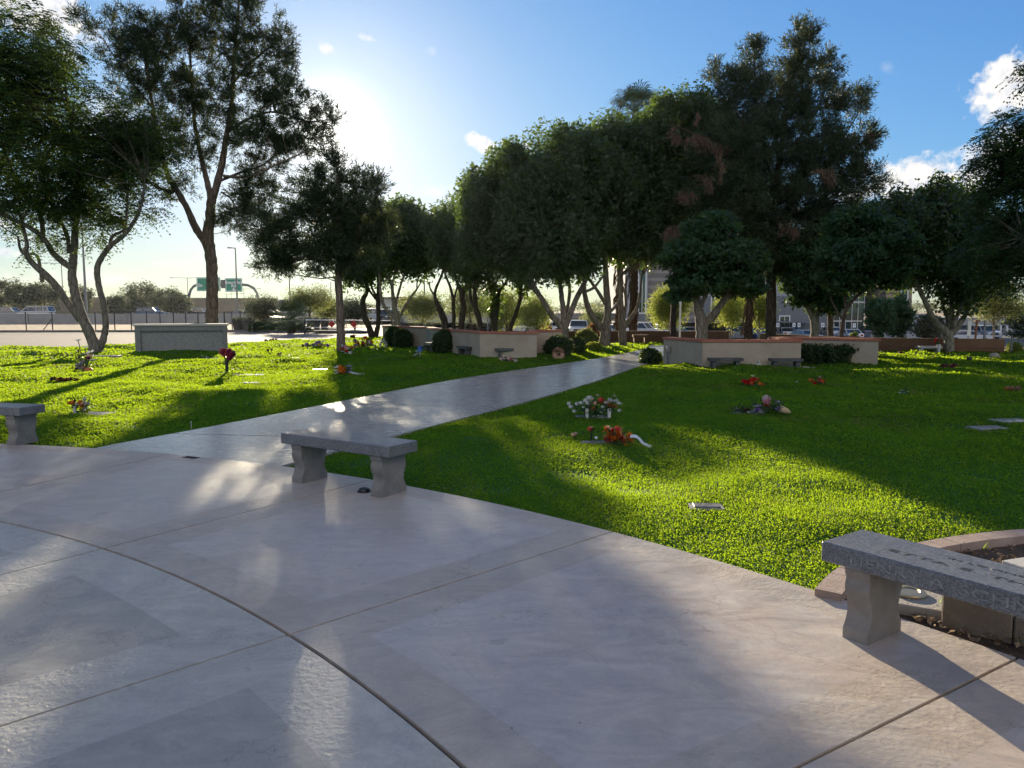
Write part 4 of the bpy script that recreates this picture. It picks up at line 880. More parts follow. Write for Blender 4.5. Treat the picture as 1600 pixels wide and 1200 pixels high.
bgtree('small grey-green tree right of the sun pine trunk', 512, 75, 0, 470, 30, 'airy', lf_airy, bk_dark, gl, 60, 3, 1.6, 1, .3)
bgtree('dark bushy tree between the sun pine and the leaning tree', 553, 64, 0, 468, 34, 'airy', lf_far, bk_dark, gl, 80, 3, 1.6, 1, .25)
bgtree('golden backlit tree left of the slender trunks', 660, 66, 0, 452, 60, 'airy', lf_airy, bk_dark, gl, 120, 4, 1.5, 1, .35)
bgtree('golden backlit tree behind the slender trunks', 735, 70, 0, 440, 70, 'airy', lf_airy, bk_dark, gl, 130, 4, 1.6, 1, .35)
bgtree('golden backlit tree under the left edge of the largest ficus', 792, 64, 0, 446, 64, 'airy', lf_yellow, bk_dark, gl, 120, 4, 1.5, 1, .3)
bgtree('yellow-green tree seen between the limbs of the largest ficus', 838, 60, 0, 456, 44, 'airy', lf_yellow, bk_dark, gl, 90, 3, 1.4, 1, .35)
bgtree('pale small tree seen through the gap beside the heavy ficus trunk', 930, 85, 0, 478, 34, 'airy', lf_airy, bk_dark, gl, 50, 3, 1.8, 1, .3)
bgtree('bright green palo verde against the banded building', 1046, 58, 0, 446, 56, 'airy', lf_yellow, bk_pale, gl, 170, 3, 1.3, 1.2, .42)
bgtree('yellow tree glowing behind the low spreading tree', 1142, 55, 0, 448, 44, 'airy', lf_yellow, bk_pale, gl, 110, 3, 1.3, 1.2, .45)
bgtree('yellow tree glowing left of the tallest pine trunk', 1186, 58, 0, 452, 36, 'airy', lf_yellow, bk_pale, gl, 110, 3, 1.3, 1.2, .45)
bgtree('young green street tree before the glassy corner of the grey building', 1374, 62, 0, 462, 34, 'broad', lf_ficus2, bk_dark, gl, 90, 3, 1.5, 1, .25)
bgtree('young dark street tree before the banded tower', 1404, 64, 0, 455, 34, 'broad', lf_ficus2, bk_dark, gl, 90, 3, 1.5, 1, .25)
bgtree('airy mesquite at the right edge over the low building', 1553, 48, 0, 432, 92, 'airy', lf_airy, bk_pale, gl, 170, 4, 1.2, .9, .45)
bgtree('dark green tree at the right edge behind the wall', 1612, 60, 0, 470, 60, 'broad', lf_far, bk_dark, gl, 90, 3, 1.4, 1, .3)
bgtree('bushy tree low behind the wide tree on the sunlit lawn', 1452, 62, 0, 486, 34, 'broad', lf_far, bk_dark, gl, 60, 3, 1.4, 1, .25)
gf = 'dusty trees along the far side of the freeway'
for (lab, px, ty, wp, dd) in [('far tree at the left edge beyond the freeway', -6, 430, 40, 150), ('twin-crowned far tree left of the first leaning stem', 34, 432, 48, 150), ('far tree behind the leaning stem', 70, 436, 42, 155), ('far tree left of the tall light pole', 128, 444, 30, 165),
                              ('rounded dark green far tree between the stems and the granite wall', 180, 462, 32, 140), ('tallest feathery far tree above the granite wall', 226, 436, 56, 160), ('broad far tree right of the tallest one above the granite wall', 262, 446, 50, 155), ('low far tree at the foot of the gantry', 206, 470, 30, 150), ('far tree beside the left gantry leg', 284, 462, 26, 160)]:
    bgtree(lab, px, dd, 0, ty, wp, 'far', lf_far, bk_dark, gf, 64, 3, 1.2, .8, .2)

# bushes and hedges: clipped, standing on the ground
def bush(label, px, py, wpx, hpx, dr=None, n=34, name='round_bush', group=None, leaf=None, box=False, d=None, sz=1.0, base_z=0.0):
    g = G(px, py) if d is None else GT(px, d); d_ = g.y; w_ = wpx*d_/F/2; h_ = hpx*d_/F; dr = dr or w_
    rt = root(name, (g.x, g.y+dr, g.z+base_z), label, 'hedge' if box else 'bush', group)
    K = int(n*w_*h_*dr*30)+60
    if box:
        u = rng.uniform(-1, 1, (K, 3)); ax = rng.integers(0, 3, K); m_ = rng.random(K) < .75
        u[np.arange(K)[m_], ax[m_]] = np.sign(u[np.arange(K)[m_], ax[m_]])
        cl = u*[w_*.93, dr*.9, h_*.46]+[0, 0, h_*.5]; out = unit(u)
    else:
        u = rdir(K); cl = u*[w_*.9, dr*.9, h_*.52]*(rng.random(K)**.25)[:, None]+[0, 0, h_*.48]; cl[:, 2] = np.maximum(cl[:, 2], .05); out = u
    C, A, B, V = leaves(cl, out, 'bush', 1.0, sz)
    quads_mesh('foliage', C, A, B, V, leaf or lf_bush, rt)
    sm = M(); rs = random.Random(int(px))
    for i in range(7):
        q = rs.uniform(0, 6.28); sm.tube([(0, 0, -.1), (math.cos(q)*w_*.3, math.sin(q)*dr*.3, h_*.4), (math.cos(q)*w_*.6, math.sin(q)*dr*.6, h_*.8)], [.03, .02, .01], n=5)
    sm.build('stem', bk_dark, rt, smooth='all'); return rt
gb = 'clipped dark green bushes along the planter walls'
bush('tall narrow clipped bush at the left end of the left planter wall', 612, 544, 24, 34, .4, group=gb)
bush('wider clipped bush in front of the left end of the left planter wall', 627, 546, 32, 30, .45, group=gb)
bush('round clipped bush between the wall benches on the left planter', 692, 556, 36, 38, .45, group=gb)
bush('large round clipped bush behind the ruffled tan wreath beside the path', 874, 561, 46, 33, .6, group=gb)
bush('smaller clipped bush right of the bush behind the tan wreath', 902, 557, 24, 28, .45, group=gb)
bush('low dark shrub at the left corner of the right planter wall', 1019, 570, 32, 22, .35, name='low_shrub')
bush('clipped box hedge with sunlit top in the right planter recess', 1306, 575, 86, 32, .35, box=True, name='box_hedge')
bush('light flowering shrub behind the large round bush near the path', 918, 548, 36, 32, .5, leaf=lf_airy, name='flowering_shrub')
bush('rusty orange shrub left of the heavy ficus trunk', 928, 542, 18, 34, .5, leaf=leafmat('leaf_rust', (.16, .07, .03), (.3, .16, .06), (.5, .25, .08), .35), name='flowering_shrub')
bush('yellow-green clump at the foot of the heavy ficus by the path', 928, 552, 24, 14, .3, leaf=lf_yellow, name='low_shrub')
gr_ = 'low rounded shrubs on the far side of the road'
for lab, px, w_, h_ in [('leftmost low shrub beyond the road, right of the granite wall pots', 398, 22, 13), ('second low shrub beyond the road', 416, 20, 13), ('third low shrub beyond the road', 432, 18, 12), ('brownish low shrub left of the fan palm', 445, 22, 14), ('low dry shrub under the fan palm', 470, 28, 10)]:
    bush(lab, px, 0, w_, h_, .7, d=56, n=6, group=gr_, leaf=lf_bush if 'brown' not in lab and 'dry' not in lab else lf_far, sz=2.2, name='low_shrub')
bush('small shrub in the verge above the granite wall', 305, 0, 9, 8, .5, d=62, n=6, leaf=lf_far, sz=2, name='low_shrub')
bush('leafy ground shrub in the right planter left of the short tree', 1238, 0, 24, 18, .4, d=28, n=12, leaf=lf_yellow, name='low_shrub')
bush('lit shrub in the right planter at the foot of the slim tree', 1340, 0, 22, 44, .3, d=24.0, n=12, leaf=lf_yellow, name='low_shrub', base_z=.0)
bush('clipped green shrub by the iron gate at the right edge', 1592, 557, 16, 20, .3, leaf=lf_yellow, name='low_shrub')
bush('large bush behind the gap left of the largest ficus limbs', 855, 0, 34, 24, .8, d=46, n=6, sz=2, leaf=lf_far, name='round_bush')
# ---------------------------------------------------------------- walls, benches, road furniture, cars, buildings
m_stucco = mat('stucco', (.34, .28, .21), (.42, .355, .275), 2.2, .92, .3, 90)
m_terra = mat('terracotta_cap', (.30, .095, .06), (.40, .15, .095), 5, .75, .3, 50)
m_brownwall = mat('brown_wall', (.17, .085, .045), (.22, .115, .065), 2.5, .85, .3, 60)
def offset_ring(pts, o):
    n = len(pts); out = []
    for i in range(n):
        p, a, b = Vector(pts[i]), Vector(pts[i-1]), Vector(pts[(i+1) % n])
        d1 = (p-a).normalized(); d2 = (b-p).normalized(); n1 = Vector((-d1.y, d1.x)); n2 = Vector((-d2.y, d2.x)); m_ = n1+n2
        m_ = m_/max(.25, m_.dot(n1)*1.0) if m_.length > 1e-6 else n1
        out.append(p+m_*o)
    return out
def planter(label, pts, h, th=.24, cap=.07):
    c = sum((Vector(p) for p in pts), Vector((0, 0)))/len(pts); rt = root('planter_wall', (c.x, c.y, 0), label, 'planter wall'); n = len(pts)
    def off(o):
        out = []
        for i, p in enumerate(pts):
            p = Vector(p); d1 = (p-Vector(pts[i-1])).normalized() if i else None; d2 = (Vector(pts[i+1])-p).normalized() if i < n-1 else None
            d1 = d1 or d2; d2 = d2 or d1; n1 = Vector((-d1.y, d1.x)); n2 = Vector((-d2.y, d2.x)); m_ = (n1+n2)
            if m_.length < .2: m_ = n1
            else: m_ = m_/max(.35, m_.dot(n1))
            out.append(p+m_*o)
        return out
    def band(o0, o1, z0, z1):
        A = off(o0); B = off(o1); b = M()
        vs = [(*p, z0) for p in A]+[(*p, z0) for p in B]+[(*p, z1) for p in A]+[(*p, z1) for p in B]; fs = []
        for i in range(n-1): j = i+1; fs += [(i, j, j+2*n, i+2*n), (j+n, i+n, i+3*n, j+3*n), (i+2*n, j+2*n, j+3*n, i+3*n), (i+n, j+n, j, i)]
        fs += [(0, 2*n, 3*n, n), (n-1, 2*n-1, 4*n-1, 3*n-1)]
        return b.add(vs, fs)
    band(0, th, -.3, h).build('wall', m_stucco, rt, world_co=True)
    band(-.035, th+.035, h+.002, h+cap).build('cap', m_terra, rt, world_co=True)
    return rt
pl = planter('cream stucco planter wall with terracotta cap left of the path, slim trees growing behind it', [(-5.75, 34.2), (-3.5, 31.6), (-3.12, 29.7), (-1.03, 24.75), (0.78, 24.15), (0.8, 26.6), (1.75, 27.0)], .86)
pr = planter('cream stucco planter wall with terracotta cap right of the path, pine and small trees behind', [(4.44, 22.5), (5.06, 20.4), (7.68, 20.4), (7.72, 22.2), (8.35, 22.4), (10.02, 21.0), (10.2, 23.4)], .76)
cp = M(); cp.tube([(4.42+.10, 22.28-.1, 0), (4.46, 22.1, .5)], .018, n=6); cp.box((4.44, 22.0, .42), (4.52, 22.1, .58)); tag(cp.build('irrigation_pipe', mat('grey_metal', (.25, .26, .27), None, rough=.5, metal=.6)), 'small irrigation pipe and box on the left face of the right planter wall', 'pipe')
vp = M(); q = P(1062, 527, 23.6); vp.tube([(q.x, q.y, .5), (q.x, q.y, P(1062, 476, 23.6).z)], .032, n=10); vp.lathe([(.045, 0), (.045, .08), (.02, .1)], 10, (q.x, q.y, P(1062, 476, 23.6).z)); tag(vp.build('vent_pipe', mat('cream_paint', (.62, .58, .48), None, rough=.6), smooth=True), 'cream vent pipe standing behind the left end of the right planter wall', 'pipe')
def low_wall(label, pts, h, th, m_, ledge=None, name='low_wall', zfun=None):
    rt = root(name, (pts[0][0], pts[0][1], 0), label, 'wall'); b = M(); l_ = M()
    for i in range(len(pts)-1):
        a, c = Vector((*pts[i], 0)), Vector((*pts[i+1], 0)); d = (c-a).normalized(); nn = Vector((-d.y, d.x, 0))
        z = min(float(terrain(a.x, a.y)), float(terrain(c.x, c.y)))
        b.prism([a, c, c+nn*th, a+nn*th], z-.3, h)
        if ledge: l_.prism([a-nn*.03, c-nn*.03, c-nn*.002, a-nn*.002], ledge, ledge+.03)
    b.build('wall', m_, rt, world_co=True)
    if ledge: l_.build('ledge', m_, rt, world_co=True)
    return rt
low_wall('long low rust-brown wall behind the ficus trunks at the far end of the path', [(2.4, 37.4), (5.8, 37.6), (10.5, 37.3)], .60, .22, m_brownwall, .30)
low_wall('low rust-brown wall at right behind the wide tree on the sunlit lawn', [(10.8, 33.5), (12.6, 28.6), (14.2, 27.9), (17.25, 26.9)], .60, .22, m_brownwall, .28)

# granite niche wall
m_gran = mat('speckled_granite', (.10, .105, .11), (.17, .175, .175), 26, .7, .35, 120, speck=(60, (.42, .42, .40), .75))
m_granf = mat('granite_frame', (.17, .17, .165), (.23, .225, .215), 8, .75, .2, 90)
m_conc = mat('pale_concrete', (.42, .40, .37), (.52, .50, .46), 3, .8, .2, 60)
rt = root('granite_niche_wall', (-12.05, 28.1, 0), 'long grey speckled granite niche wall with top coloured pale for sunlight, standing on the lawn edge', 'monument', rz=R(21))
b = M(); b.box((-1.52, -.05, -.2), (1.52, .7, 1.03)); b.build('core', m_gran, rt)
b = M(); b.box((-1.55, -.14, -.2), (-1.36, .72, 1.03), bev=.01); b.box((1.40, -.14, -.2), (1.55, .72, 1.03), bev=.01); b.box((-1.358, -.14, .86), (1.398, -.052, 1.028)); b.build('frame', m_granf, rt)
b = M(); b.box((-1.60, -.18, 1.032), (1.60, .76, 1.11), bev=.01); b.build('top_slab', m_conc, rt)  # pale tone puts the sunlight on the wall top into the colour
b = M(); b.box((-1.9, -.02, -.2), (-1.552, .9, .10), bev=.01); b.build('footing', m_conc, rt)

# ---- stone benches
m_bench = mat('bench_granite', (.065, .066, .072), (.12, .12, .125), 9, .26, .15, 180, speck=(150, (.30, .30, .31), .6), rough2=.42)
m_benchleg = mat('bench_leg_concrete', (.17, .16, .145), (.27, .25, .225), 7, .8, .4, 90)
m_letter = mat('letter_pale', (.30, .30, .305), (.15, .15, .155), 30, rough=.8)
m_letterd = mat('letter_dark', (.03, .03, .035), None, rough=.6)
def text_mesh(txt, size, m_, parent, loc, rot, name='lettering', ext=.002, width=None, align='CENTER', bold=0.0):
    cu = bpy.data.curves.new(name, 'FONT'); cu.body = txt; cu.size = size; cu.extrude = ext; cu.align_x = align; cu.align_y = 'CENTER'; cu.offset = bold; cu.resolution_u = 3
    o = bpy.data.objects.new('tmp_text', cu); COL.objects.link(o); bpy.context.view_layer.update()
    me = bpy.data.meshes.new_from_object(o); bpy.data.objects.remove(o); bpy.data.curves.remove(cu)
    if width:
        xs_ = [v.co.x for v in me.vertices]; k = width/(max(xs_)-min(xs_))
        for v in me.vertices: v.co.x *= k
    me.name = name; me.materials.clear(); me.materials.append(m_); t_ = link_mesh(name, me, parent); t_.location = loc; t_.rotation_euler = rot; return t_
def bench(label, x, y, rz, L=1.3, D=.36, Hh=.45, z=.035, front=None, top=None, fine=True, group='stone benches with curved legs', lm=None, sm=None, inset=.17, tlet=None):
    rt = root('stone_bench', (x, y, z), label, 'bench', group, R(rz)); s = M(); th = .096*Hh/.45
    s.box((-L/2, -D/2, Hh-th), (L/2, D/2, Hh), bev=.007 if fine else 0); s.build('seat', sm or m_bench, rt)
    k = D/.36; hz_ = Hh-th; prof = [(0, .150), (.055, .150), (.075, .140), (.11, .125), (.15, .118), (.20, .126), (.25, .142), (.29, .148), (.33, .140), (.355, .150), (.395, .155)]
    prof = [(a/.395*hz_, w_*k) for a, w_ in prof]
    if fine: sp = spline([(a, w_, 0, 0) for a, w_ in prof], 4); prof = [(p[0], p[1]) for p in sp]
    prof[-1] = (hz_, prof[-1][1])
    for sx in (-1, 1):
        lg = M(); tw = .062*k; xc = sx*(L/2-inset*L/1.3)
        poly = [(-w_, a) for a, w_ in prof]+[(w_, a) for a, w_ in prof[::-1]]; n = len(poly)
        vs = [(xc-tw, p[0], p[1]) for p in poly]+[(xc+tw, p[0], p[1]) for p in poly]
        h_ = len(prof); fs = []
        for i in range(h_-1): fs += [(i, i+1, n-2-i, n-1-i), (n+i+1, n+i, 2*n-1-i, 2*n-2-i)]
        fs += [(i, (i+1) % n, (i+1) % n+n, i+n)[::-1] for i in range(n)]
        lg.add(vs, fs); lg.build('leg', lm or m_benchleg, rt, smooth=25)
    if front: text_mesh(front[0], front[1], m_letter if len(front) < 4 else front[3], rt, (0, -D/2-.001, Hh-th/2), (math.pi/2, 0, 0), width=front[2])
    if top:
        for (tx, sz, wd, yy, xx) in top: text_mesh(tx, sz, tlet or m_letterd, rt, (xx, yy, Hh+.0005), (0, 0, 0), width=wd, ext=.001)
    return rt
bench('granite bench at the right edge of the plaza with carved names', 2.036, 3.198, -54.6, L=1.34, front=('HENRY A. SCHNEIDER', .062, 1.04),
      top=[('ETTA E. THERESIE', .05, .92, -.045, .05), ('IN LOVING MEMORY', .03, .62, .055, .12)], lm=mat('bench_leg_concrete_pale', (.20, .175, .15), (.30, .27, .235), 7, .8, .4, 90))
bench('grey granite bench beside the path mouth, shiny seat catching the sun', -1.466, 6.745, -33.1, L=1.32, D=.37)
bench('grey bench cut by the left edge of the photo', -6.25, 9.09, -14, L=1.3, D=.37)
gw = 'small memorial benches standing against the planter walls'
def wb(label, px0, px1, yb, rz, Hh=.40, front=None, L=None, d=None, **kw):
    g = G((px0+px1)/2, yb); d_ = d or g.y; L = L or (px1-px0)*d_/F
    kw.setdefault('lm', mat('bench_leg_dark', (.06, .06, .062), (.10, .10, .10), 7, .8, .3, 60)); kw.setdefault('sm', mat('bench_seat_dark', (.035, .036, .042), (.06, .06, .066), 9, .4))
    return bench(label, ((px0+px1)/2-800)/F*d_, d_+.17, rz, L=L, D=.30, Hh=Hh, z=0.0, front=front, fine=False, group=gw, inset=.2, **kw)
wb('memorial bench half hidden behind the round clipped bush on the left planter', 660, 684, 554, -66, .42, L=.95)
wb('memorial bench seen end-on between the round bush and the wall corner', 711, 743, 560, -64, .40, L=.95)
wb('memorial bench with pale lettering over the pink flowers, against the left planter wall', 773, 823, 564, -2, .40, ('RONNELL & KIMBERLY', .06, .72))
wb('memorial bench with one pale word, left one of two on the right planter wall', 1110, 1163, 581.5, 0, .36, ('JOHNSTON', .075, .3))
wb('memorial bench with a long faint line, by the box hedge on the right planter wall', 1207, 1257, 581.5, 0, .35, ('IN LOVING MEMORY OF OUR PARENTS', .04, .66))
wb('pale stone bench under the wide tree on the sunlit lawn', 1438, 1473, 557, -4, .36, lm=m_conc, sm=m_conc)
wb('brown bench in front of the low wall at the far end of the path', 993, 1009, 539.5, 0, .48, lm=m_brownwall, sm=m_brownwall, L=.7)

# ---- planter bed beside the plaza
kp = M(); bk = smooth_poly(BED_KERB, 4)
m_kerbr = mat('kerb_red', (.30, .215, .175), (.42, .32, .27), 6, .8, .35, 70)
seg_ = []
for i in range(len(bk)-1):
    a, c = Vector((*bk[i], 0)), Vector((*bk[i+1], 0)); d = (c-a).normalized(); nn = Vector((d.y, -d.x, 0))
    gap = .006 if i % 6 == 5 else 0
    kp.prism([a-nn*.14, c-nn*.14-d*gap, c-d*gap, a][::-1], -.03, .075)
tag(kp.build('bed_kerb', m_kerbr), kind='structure')
# dry leaves and wood chips
def litter():
    n = 15000; x = rng.uniform(1.7, 5.0, n); y = rng.uniform(1.6, 5.2, n); k = poly_sd(BED_POLY, x, y) < -.02
    x, y = x[k], y[k]; n = len(x); k2 = rng.random(n) < .35+.65*(snoise(x, y, 6, 3) > -.1); x, y = x[k2], y[k2]; n = len(x)
    z = .025+.03*np.maximum(0, snoise(x, y, 9, 4))+rng.uniform(0, .025, n); nm = unit(np.stack([rng.normal(0, .6, n), rng.normal(0, .6, n), np.ones(n)], -1)); a = unit(np.cross(nm, rdir(n))); b_ = np.cross(nm, a)
    s_ = rng.uniform(.008, .026, n)[:, None]
    tag(quads_mesh('leaf_litter', np.stack([x, y, z], -1), a*s_, b_*s_*.5, rng.random(n), leafmat('leaf_litter', (.10, .06, .035), (.38, .27, .17), (.4, .28, .15), .2, .8, .1)), 'dry brown leaves and chips lying on the bed soil', 'leaves', kind='stuff')
    n = 700; x = rng.uniform(1.8, 4.2, n); y = rng.uniform(2.4, 5.0, n); k = (poly_sd(BED_POLY, x, y) < -.02) & (snoise(x, y, 7, 11) > .35); x, y = x[k], y[k]; n = len(x)
    up = unit(np.stack([rng.normal(0, .5, n), rng.normal(0, .5, n), np.ones(n)], -1)); h = rng.uniform(.02, .05, n)[:, None]
    tag(quads_mesh('weeds', np.stack([x, y, np.full(n, .03)], -1)+up*h, up*h, unit(np.cross(up, rdir(n)))*.003, rng.random(n), m_grass), 'thin green weeds sprouting in the bed', 'weeds', kind='stuff')
litter()
g = G(1436, 940, .08); rt = root('vase_block', (g.x+.02, g.y+.09, 0), 'square stone block with a round metal vase ring, under the right bench', 'marker', rz=R(-30))
b = M(); b.box((-.17, -.16, -.02), (.17, .16, .075), bev=.006); b.build('block', mat('stone_light', (.30, .27, .23), (.40, .36, .31), 9, .8, .4, 70), rt)
b = M(); b.lathe([(.055, .076), (.088, .076), (.092, .083), (.088, .092), (.060, .094), (.055, .088)], 28, (-.03, .03, 0)); b.build('ring', mat('brass_ring', (.45, .36, .22), None, rough=.35, metal=.7), rt, smooth=True)
b = M(); b.lathe([(.001, .0765), (.056, .0775), (.056, .080), (.001, .081)], 24, (-.03, .03, 0)); b.build('hole', mat('black_hole', (.008, .008, .008), None, rough=.9), rt)
g = G(1516, 1000); rt = root('stone_block', (g.x+.07, g.y+.06, .02), 'low brown stone block behind the right bench, half hidden by its seat', 'stone', rz=R(-40))
b = M(); b.box((-.15, -.07, -.02), (.15, .07, .17), bev=.008); b.build('block', mat('stone_brown', (.16, .12, .085), (.24, .19, .14), 6, .85, .5, 60), rt)
b = M(); b.box((.155, -.065, -.02), (.34, .065, .13), bev=.008); b.build('side_block', MATS['stone_brown'], rt)
g = G(1606, 890); rt = root('flat_stone', (g.x+.12, g.y, .02), 'pale flat stone lying in the bed at the right edge', 'stone', rz=R(20)); b = M(); b.box((-.24, -.12, -.02), (.24, .12, .03), bev=.006); b.build('slab', m_conc, rt)
g = G(569, 768, .035); rt = root('ground_light', (g.x, g.y, .035), 'small black ground fitting beside the right leg of the middle bench', 'light fitting'); b = M(); b.lathe([(.05, 0), (.05, .012), (.042, .028), (.02, .036), (.001, .037)], 16); b.build('dome', mat('black_plastic', (.015, .015, .016), None, rough=.45), rt, smooth=True)
b = M(); b.lathe([(.062, 0), (.062, .006), (.045, .008)], 16); b.build('base', MATS['black_plastic'], rt)
g = G(298, 715, .035); rt = root('drain_cover', (g.x, g.y, .035), 'small dark drain plate where the path meets the plaza', 'drain', rz=R(-25)); b = M(); b.box((-.09, -.04, 0), (.09, .04, .004)); b.build('plate', mat('grey_metal_d', (.10, .10, .10), None, rough=.6, metal=.5), rt)
b = M(); [b.box((-.075+i*.03, -.03, .0045), (-.06+i*.03, .03, .006)) for i in range(6)]; b.build('slot', MATS['black_hole'], rt)

# ---- grave markers
m_mk0 = mat('marker_polished', (.32, .32, .33), (.42, .42, .43), 20, .14, .03, 90, spec=1.0)
m_mk1 = mat('marker_grey', (.13, .13, .14), (.20, .20, .205), 22, .45, .12, 90)
m_mkb = mat('marker_base', (.20, .19, .18), (.28, .27, .25), 10, .8, .2, 60)
for px, py, w_, d_, rz, tn, lb in MARKERS:
    g = G(px, py, .03); z = float(lawn_z(np.array([g.x]), np.array([g.y]))[0]); tilt = .05 if tn == 0 else 0.0
    rt = root('grave_marker', (g.x, g.y, z-.004), lb, 'grave marker', 'flat grave markers in the lawn', R(rz)); rt.rotation_euler.x = 0
    b = M(); b.box((-w_/2, -d_/2, -.08), (w_/2, d_/2, .020)); b.build('base', m_mkb, rt)
    b = M(); b.box((-w_/2+.03, -d_/2+.03, .0205), (w_/2-.03, d_/2-.03, .030), bev=.003); b.build('plate', m_mk0 if tn == 0 else m_mk1, rt)
    b = M(); rs = random.Random(int(px))
    for r_ in range(3):
        wd = w_*rs.uniform(.2, .34); yy = d_*(.24-.22*r_)
        k = int(wd*2/.022)
        for i in range(k):
            if rs.random() < .8: b.box((-wd+i*.022, yy-.009, .0302), (-wd+i*.022+.013, yy+.009, .0312))
    b.build('engraving', m_mk1 if tn == 0 else MATS['letter_dark'], rt)

# ---- left: fence, barrier, sound wall, gantry, poles
m_steel = mat('galv_steel', (.20, .205, .205), None, rough=.55, metal=.5)
m_dark = mat('dark_metal', (.05, .05, .05), None, rough=.6, metal=.3)
fp = [(-3, 56), (43, 57), (84, 57), (151, 57.5), (181, 58), (207, 58), (231, 58.5), (252, 58.5), (273, 59), (292, 59), (311, 59), (352, 60), (364, 60.5), (377, 61), (399, 62), (412, 63)]
rt = root('chain_link_fence', (GT(84, 57).x, 57, 0), 'thin dark chain-link fence along the verge between the road and the freeway wall', 'fence')
tp = []
for px, d in fp:
    g = GT(px, d); b = M(); b.tube([(g.x, g.y, -.1), (g.x, g.y, 1.5)], .045, n=6); b.build('post', m_dark, rt, world_co=True); tp.append(Vector((g.x, g.y, 1.47)))
b = M(); b.tube(tp, .022, n=5); b.build('rail', m_dark, rt, world_co=True)
b = M()
for i, j in ((2, 1), (11, 12), (13, 12)):
    a, c = tp[i], tp[j]; b.tube([(a.x, a.y, 1.0), (a.x*.6+c.x*.4, a.y*.6+c.y*.4, .05)], .03, n=5)
b.build('brace', m_dark, rt, world_co=True)
b = M()
for i in range(len(tp)-1):
    a, c = tp[i], tp[i+1]; L = (c-a).length; d = (c-a)/L; n = int(L/.16)
    for k in range(n):
        for sg in (1, -1):
            x0 = k*.16; x1 = x0+sg*1.35
            if x1 < 0 or x1 > L: continue
            p0 = a+d*x0; p1 = a+d*x1; p0 = Vector((p0.x, p0.y, .08)); p1 = Vector((p1.x, p1.y, 1.42)); w_ = d*.004
            b.add([p0-w_, p0+w_, p1+w_, p1-w_], [(0, 1, 2, 3)])
b.build('wire_mesh', m_steel, rt, world_co=True)
m_barrier = mat('barrier_concrete', (.27, .27, .265), (.35, .345, .335), .9, .85, .2, 12)
rt = root('freeway_barrier', (-40, 96, 0), 'long grey concrete freeway wall behind the fence on the left', 'wall'); b = M()
b.prism([(-220, 92), (-36, 95.5), (5, 104), (5, 104.4), (-36, 95.9), (-220, 92.4)], -.3, 1.18); b.build('panel', m_barrier, rt, world_co=True)
b = M(); [b.prism([(-36-i*12, 95.3-i*.23), (-35.6-i*12, 95.3-i*.23), (-35.6-i*12, 95.49-i*.23), (-36-i*12, 95.49-i*.23)], -.3, 1.22) for i in range(9)]; b.build('pilaster', m_barrier, rt, world_co=True)
low_wall('tall tan sound wall beyond the freeway at far left', [(-260, 165), (-100, 176), (-58, 190)], 4.6, .4, mat('sound_wall', (.20, .165, .12), (.27, .225, .165), .35, .9, .2, 8), 3.2, name='sound_wall')
low_wall('grey retaining wall beyond the freeway right of the gantry', [(-75, 205), (-40, 215), (-5, 190)], 1.6, .4, m_barrier, None, name='retaining_wall')
# sign gantry
GD = 165.0
rt = root('sign_gantry', (P(350, 485, GD).x, GD, 0), 'arched overhead sign gantry carrying two green direction signs over the freeway', 'sign gantry')
gp = lambda px, py: P(px, py, GD)
b = M(); b.tube([(gp(295, 0).x, GD, -.5)]+[gp(*p) for p in ((295, 470), (295.5, 462), (298, 453), (303, 447), (310, 444.5), (330, 444), (350, 444.3), (375, 444.5), (387, 445.5), (396, 450), (401.5, 458), (403, 466))]+[(gp(403, 0).x, GD, -.5)], .28, n=8); b.build('arch_frame', m_steel, rt, world_co=True, smooth=True)
m_green = mat('sign_green', (.0, .26, .16), None, rough=.5); m_white = mat('sign_white', (.8, .8, .8), None, rough=.5); m_brtr = mat('bracket', (.1, .1, .1), None, rough=.6)
for (x0, x1, y0, y1, txt) in ((309.5, 345.5, 433.5, 455, [('Un', 313, 446, 1.15), ('y', 341, 445.5, 1.15)]), (354, 379.5, 434.8, 456, [('Beardsley', 366.8, 441.5, .95), ('Rd', 366.8, 446.8, .95)])):
    a, c = gp(x0, y1), gp(x1, y0); s_ = M(); s_.box((a.x, GD-.62, a.z), (c.x, GD-.5, c.z), bev=.02); so_ = s_.build('sign_panel', m_green, rt, world_co=True)
    e = M(); t_ = .12
    for (u0, u1, v0, v1) in ((a.x+.1, c.x-.1, a.z+.1, a.z+.1+t_), (a.x+.1, c.x-.1, c.z-.1-t_, c.z-.1), (a.x+.1, a.x+.1+t_, a.z+.1+t_, c.z-.1-t_), (c.x-.1-t_, c.x-.1, a.z+.1+t_, c.z-.1-t_)): e.box((u0, GD-.626, v0), (u1, GD-.621, v1))
    ax = gp(366.8 if x0 > 350 else 341.5, 452.3); k = .55
    e.add([(ax.x-k, GD-.63, ax.z), (ax.x-k*.3, GD-.63, ax.z), (ax.x-k*.3, GD-.63, ax.z+k*.6), (ax.x+k*.3, GD-.63, ax.z+k*.6), (ax.x+k*.3, GD-.63, ax.z), (ax.x+k, GD-.63, ax.z), (ax.x, GD-.63, ax.z-k*.8)], [(0, 1, 5, 6), (1, 2, 3, 4)])
    e.build('border_and_arrow', m_white, so_, world_co=True)
    for tx, px, py, sz in txt:
        q = gp(px, py); text_mesh(tx, sz, m_white, so_, (q.x-rt.location.x, GD-.63-rt.location.y, q.z-rt.location.z), (math.pi/2, 0, 0), ext=.005, bold=.02)
b = M(); q = gp(350, 444); b.box((q.x-.5, GD-.5, q.z-.9), (q.x+.5, GD-.3, q.z+.9)); b.build('bracket', m_brtr, rt, world_co=True)
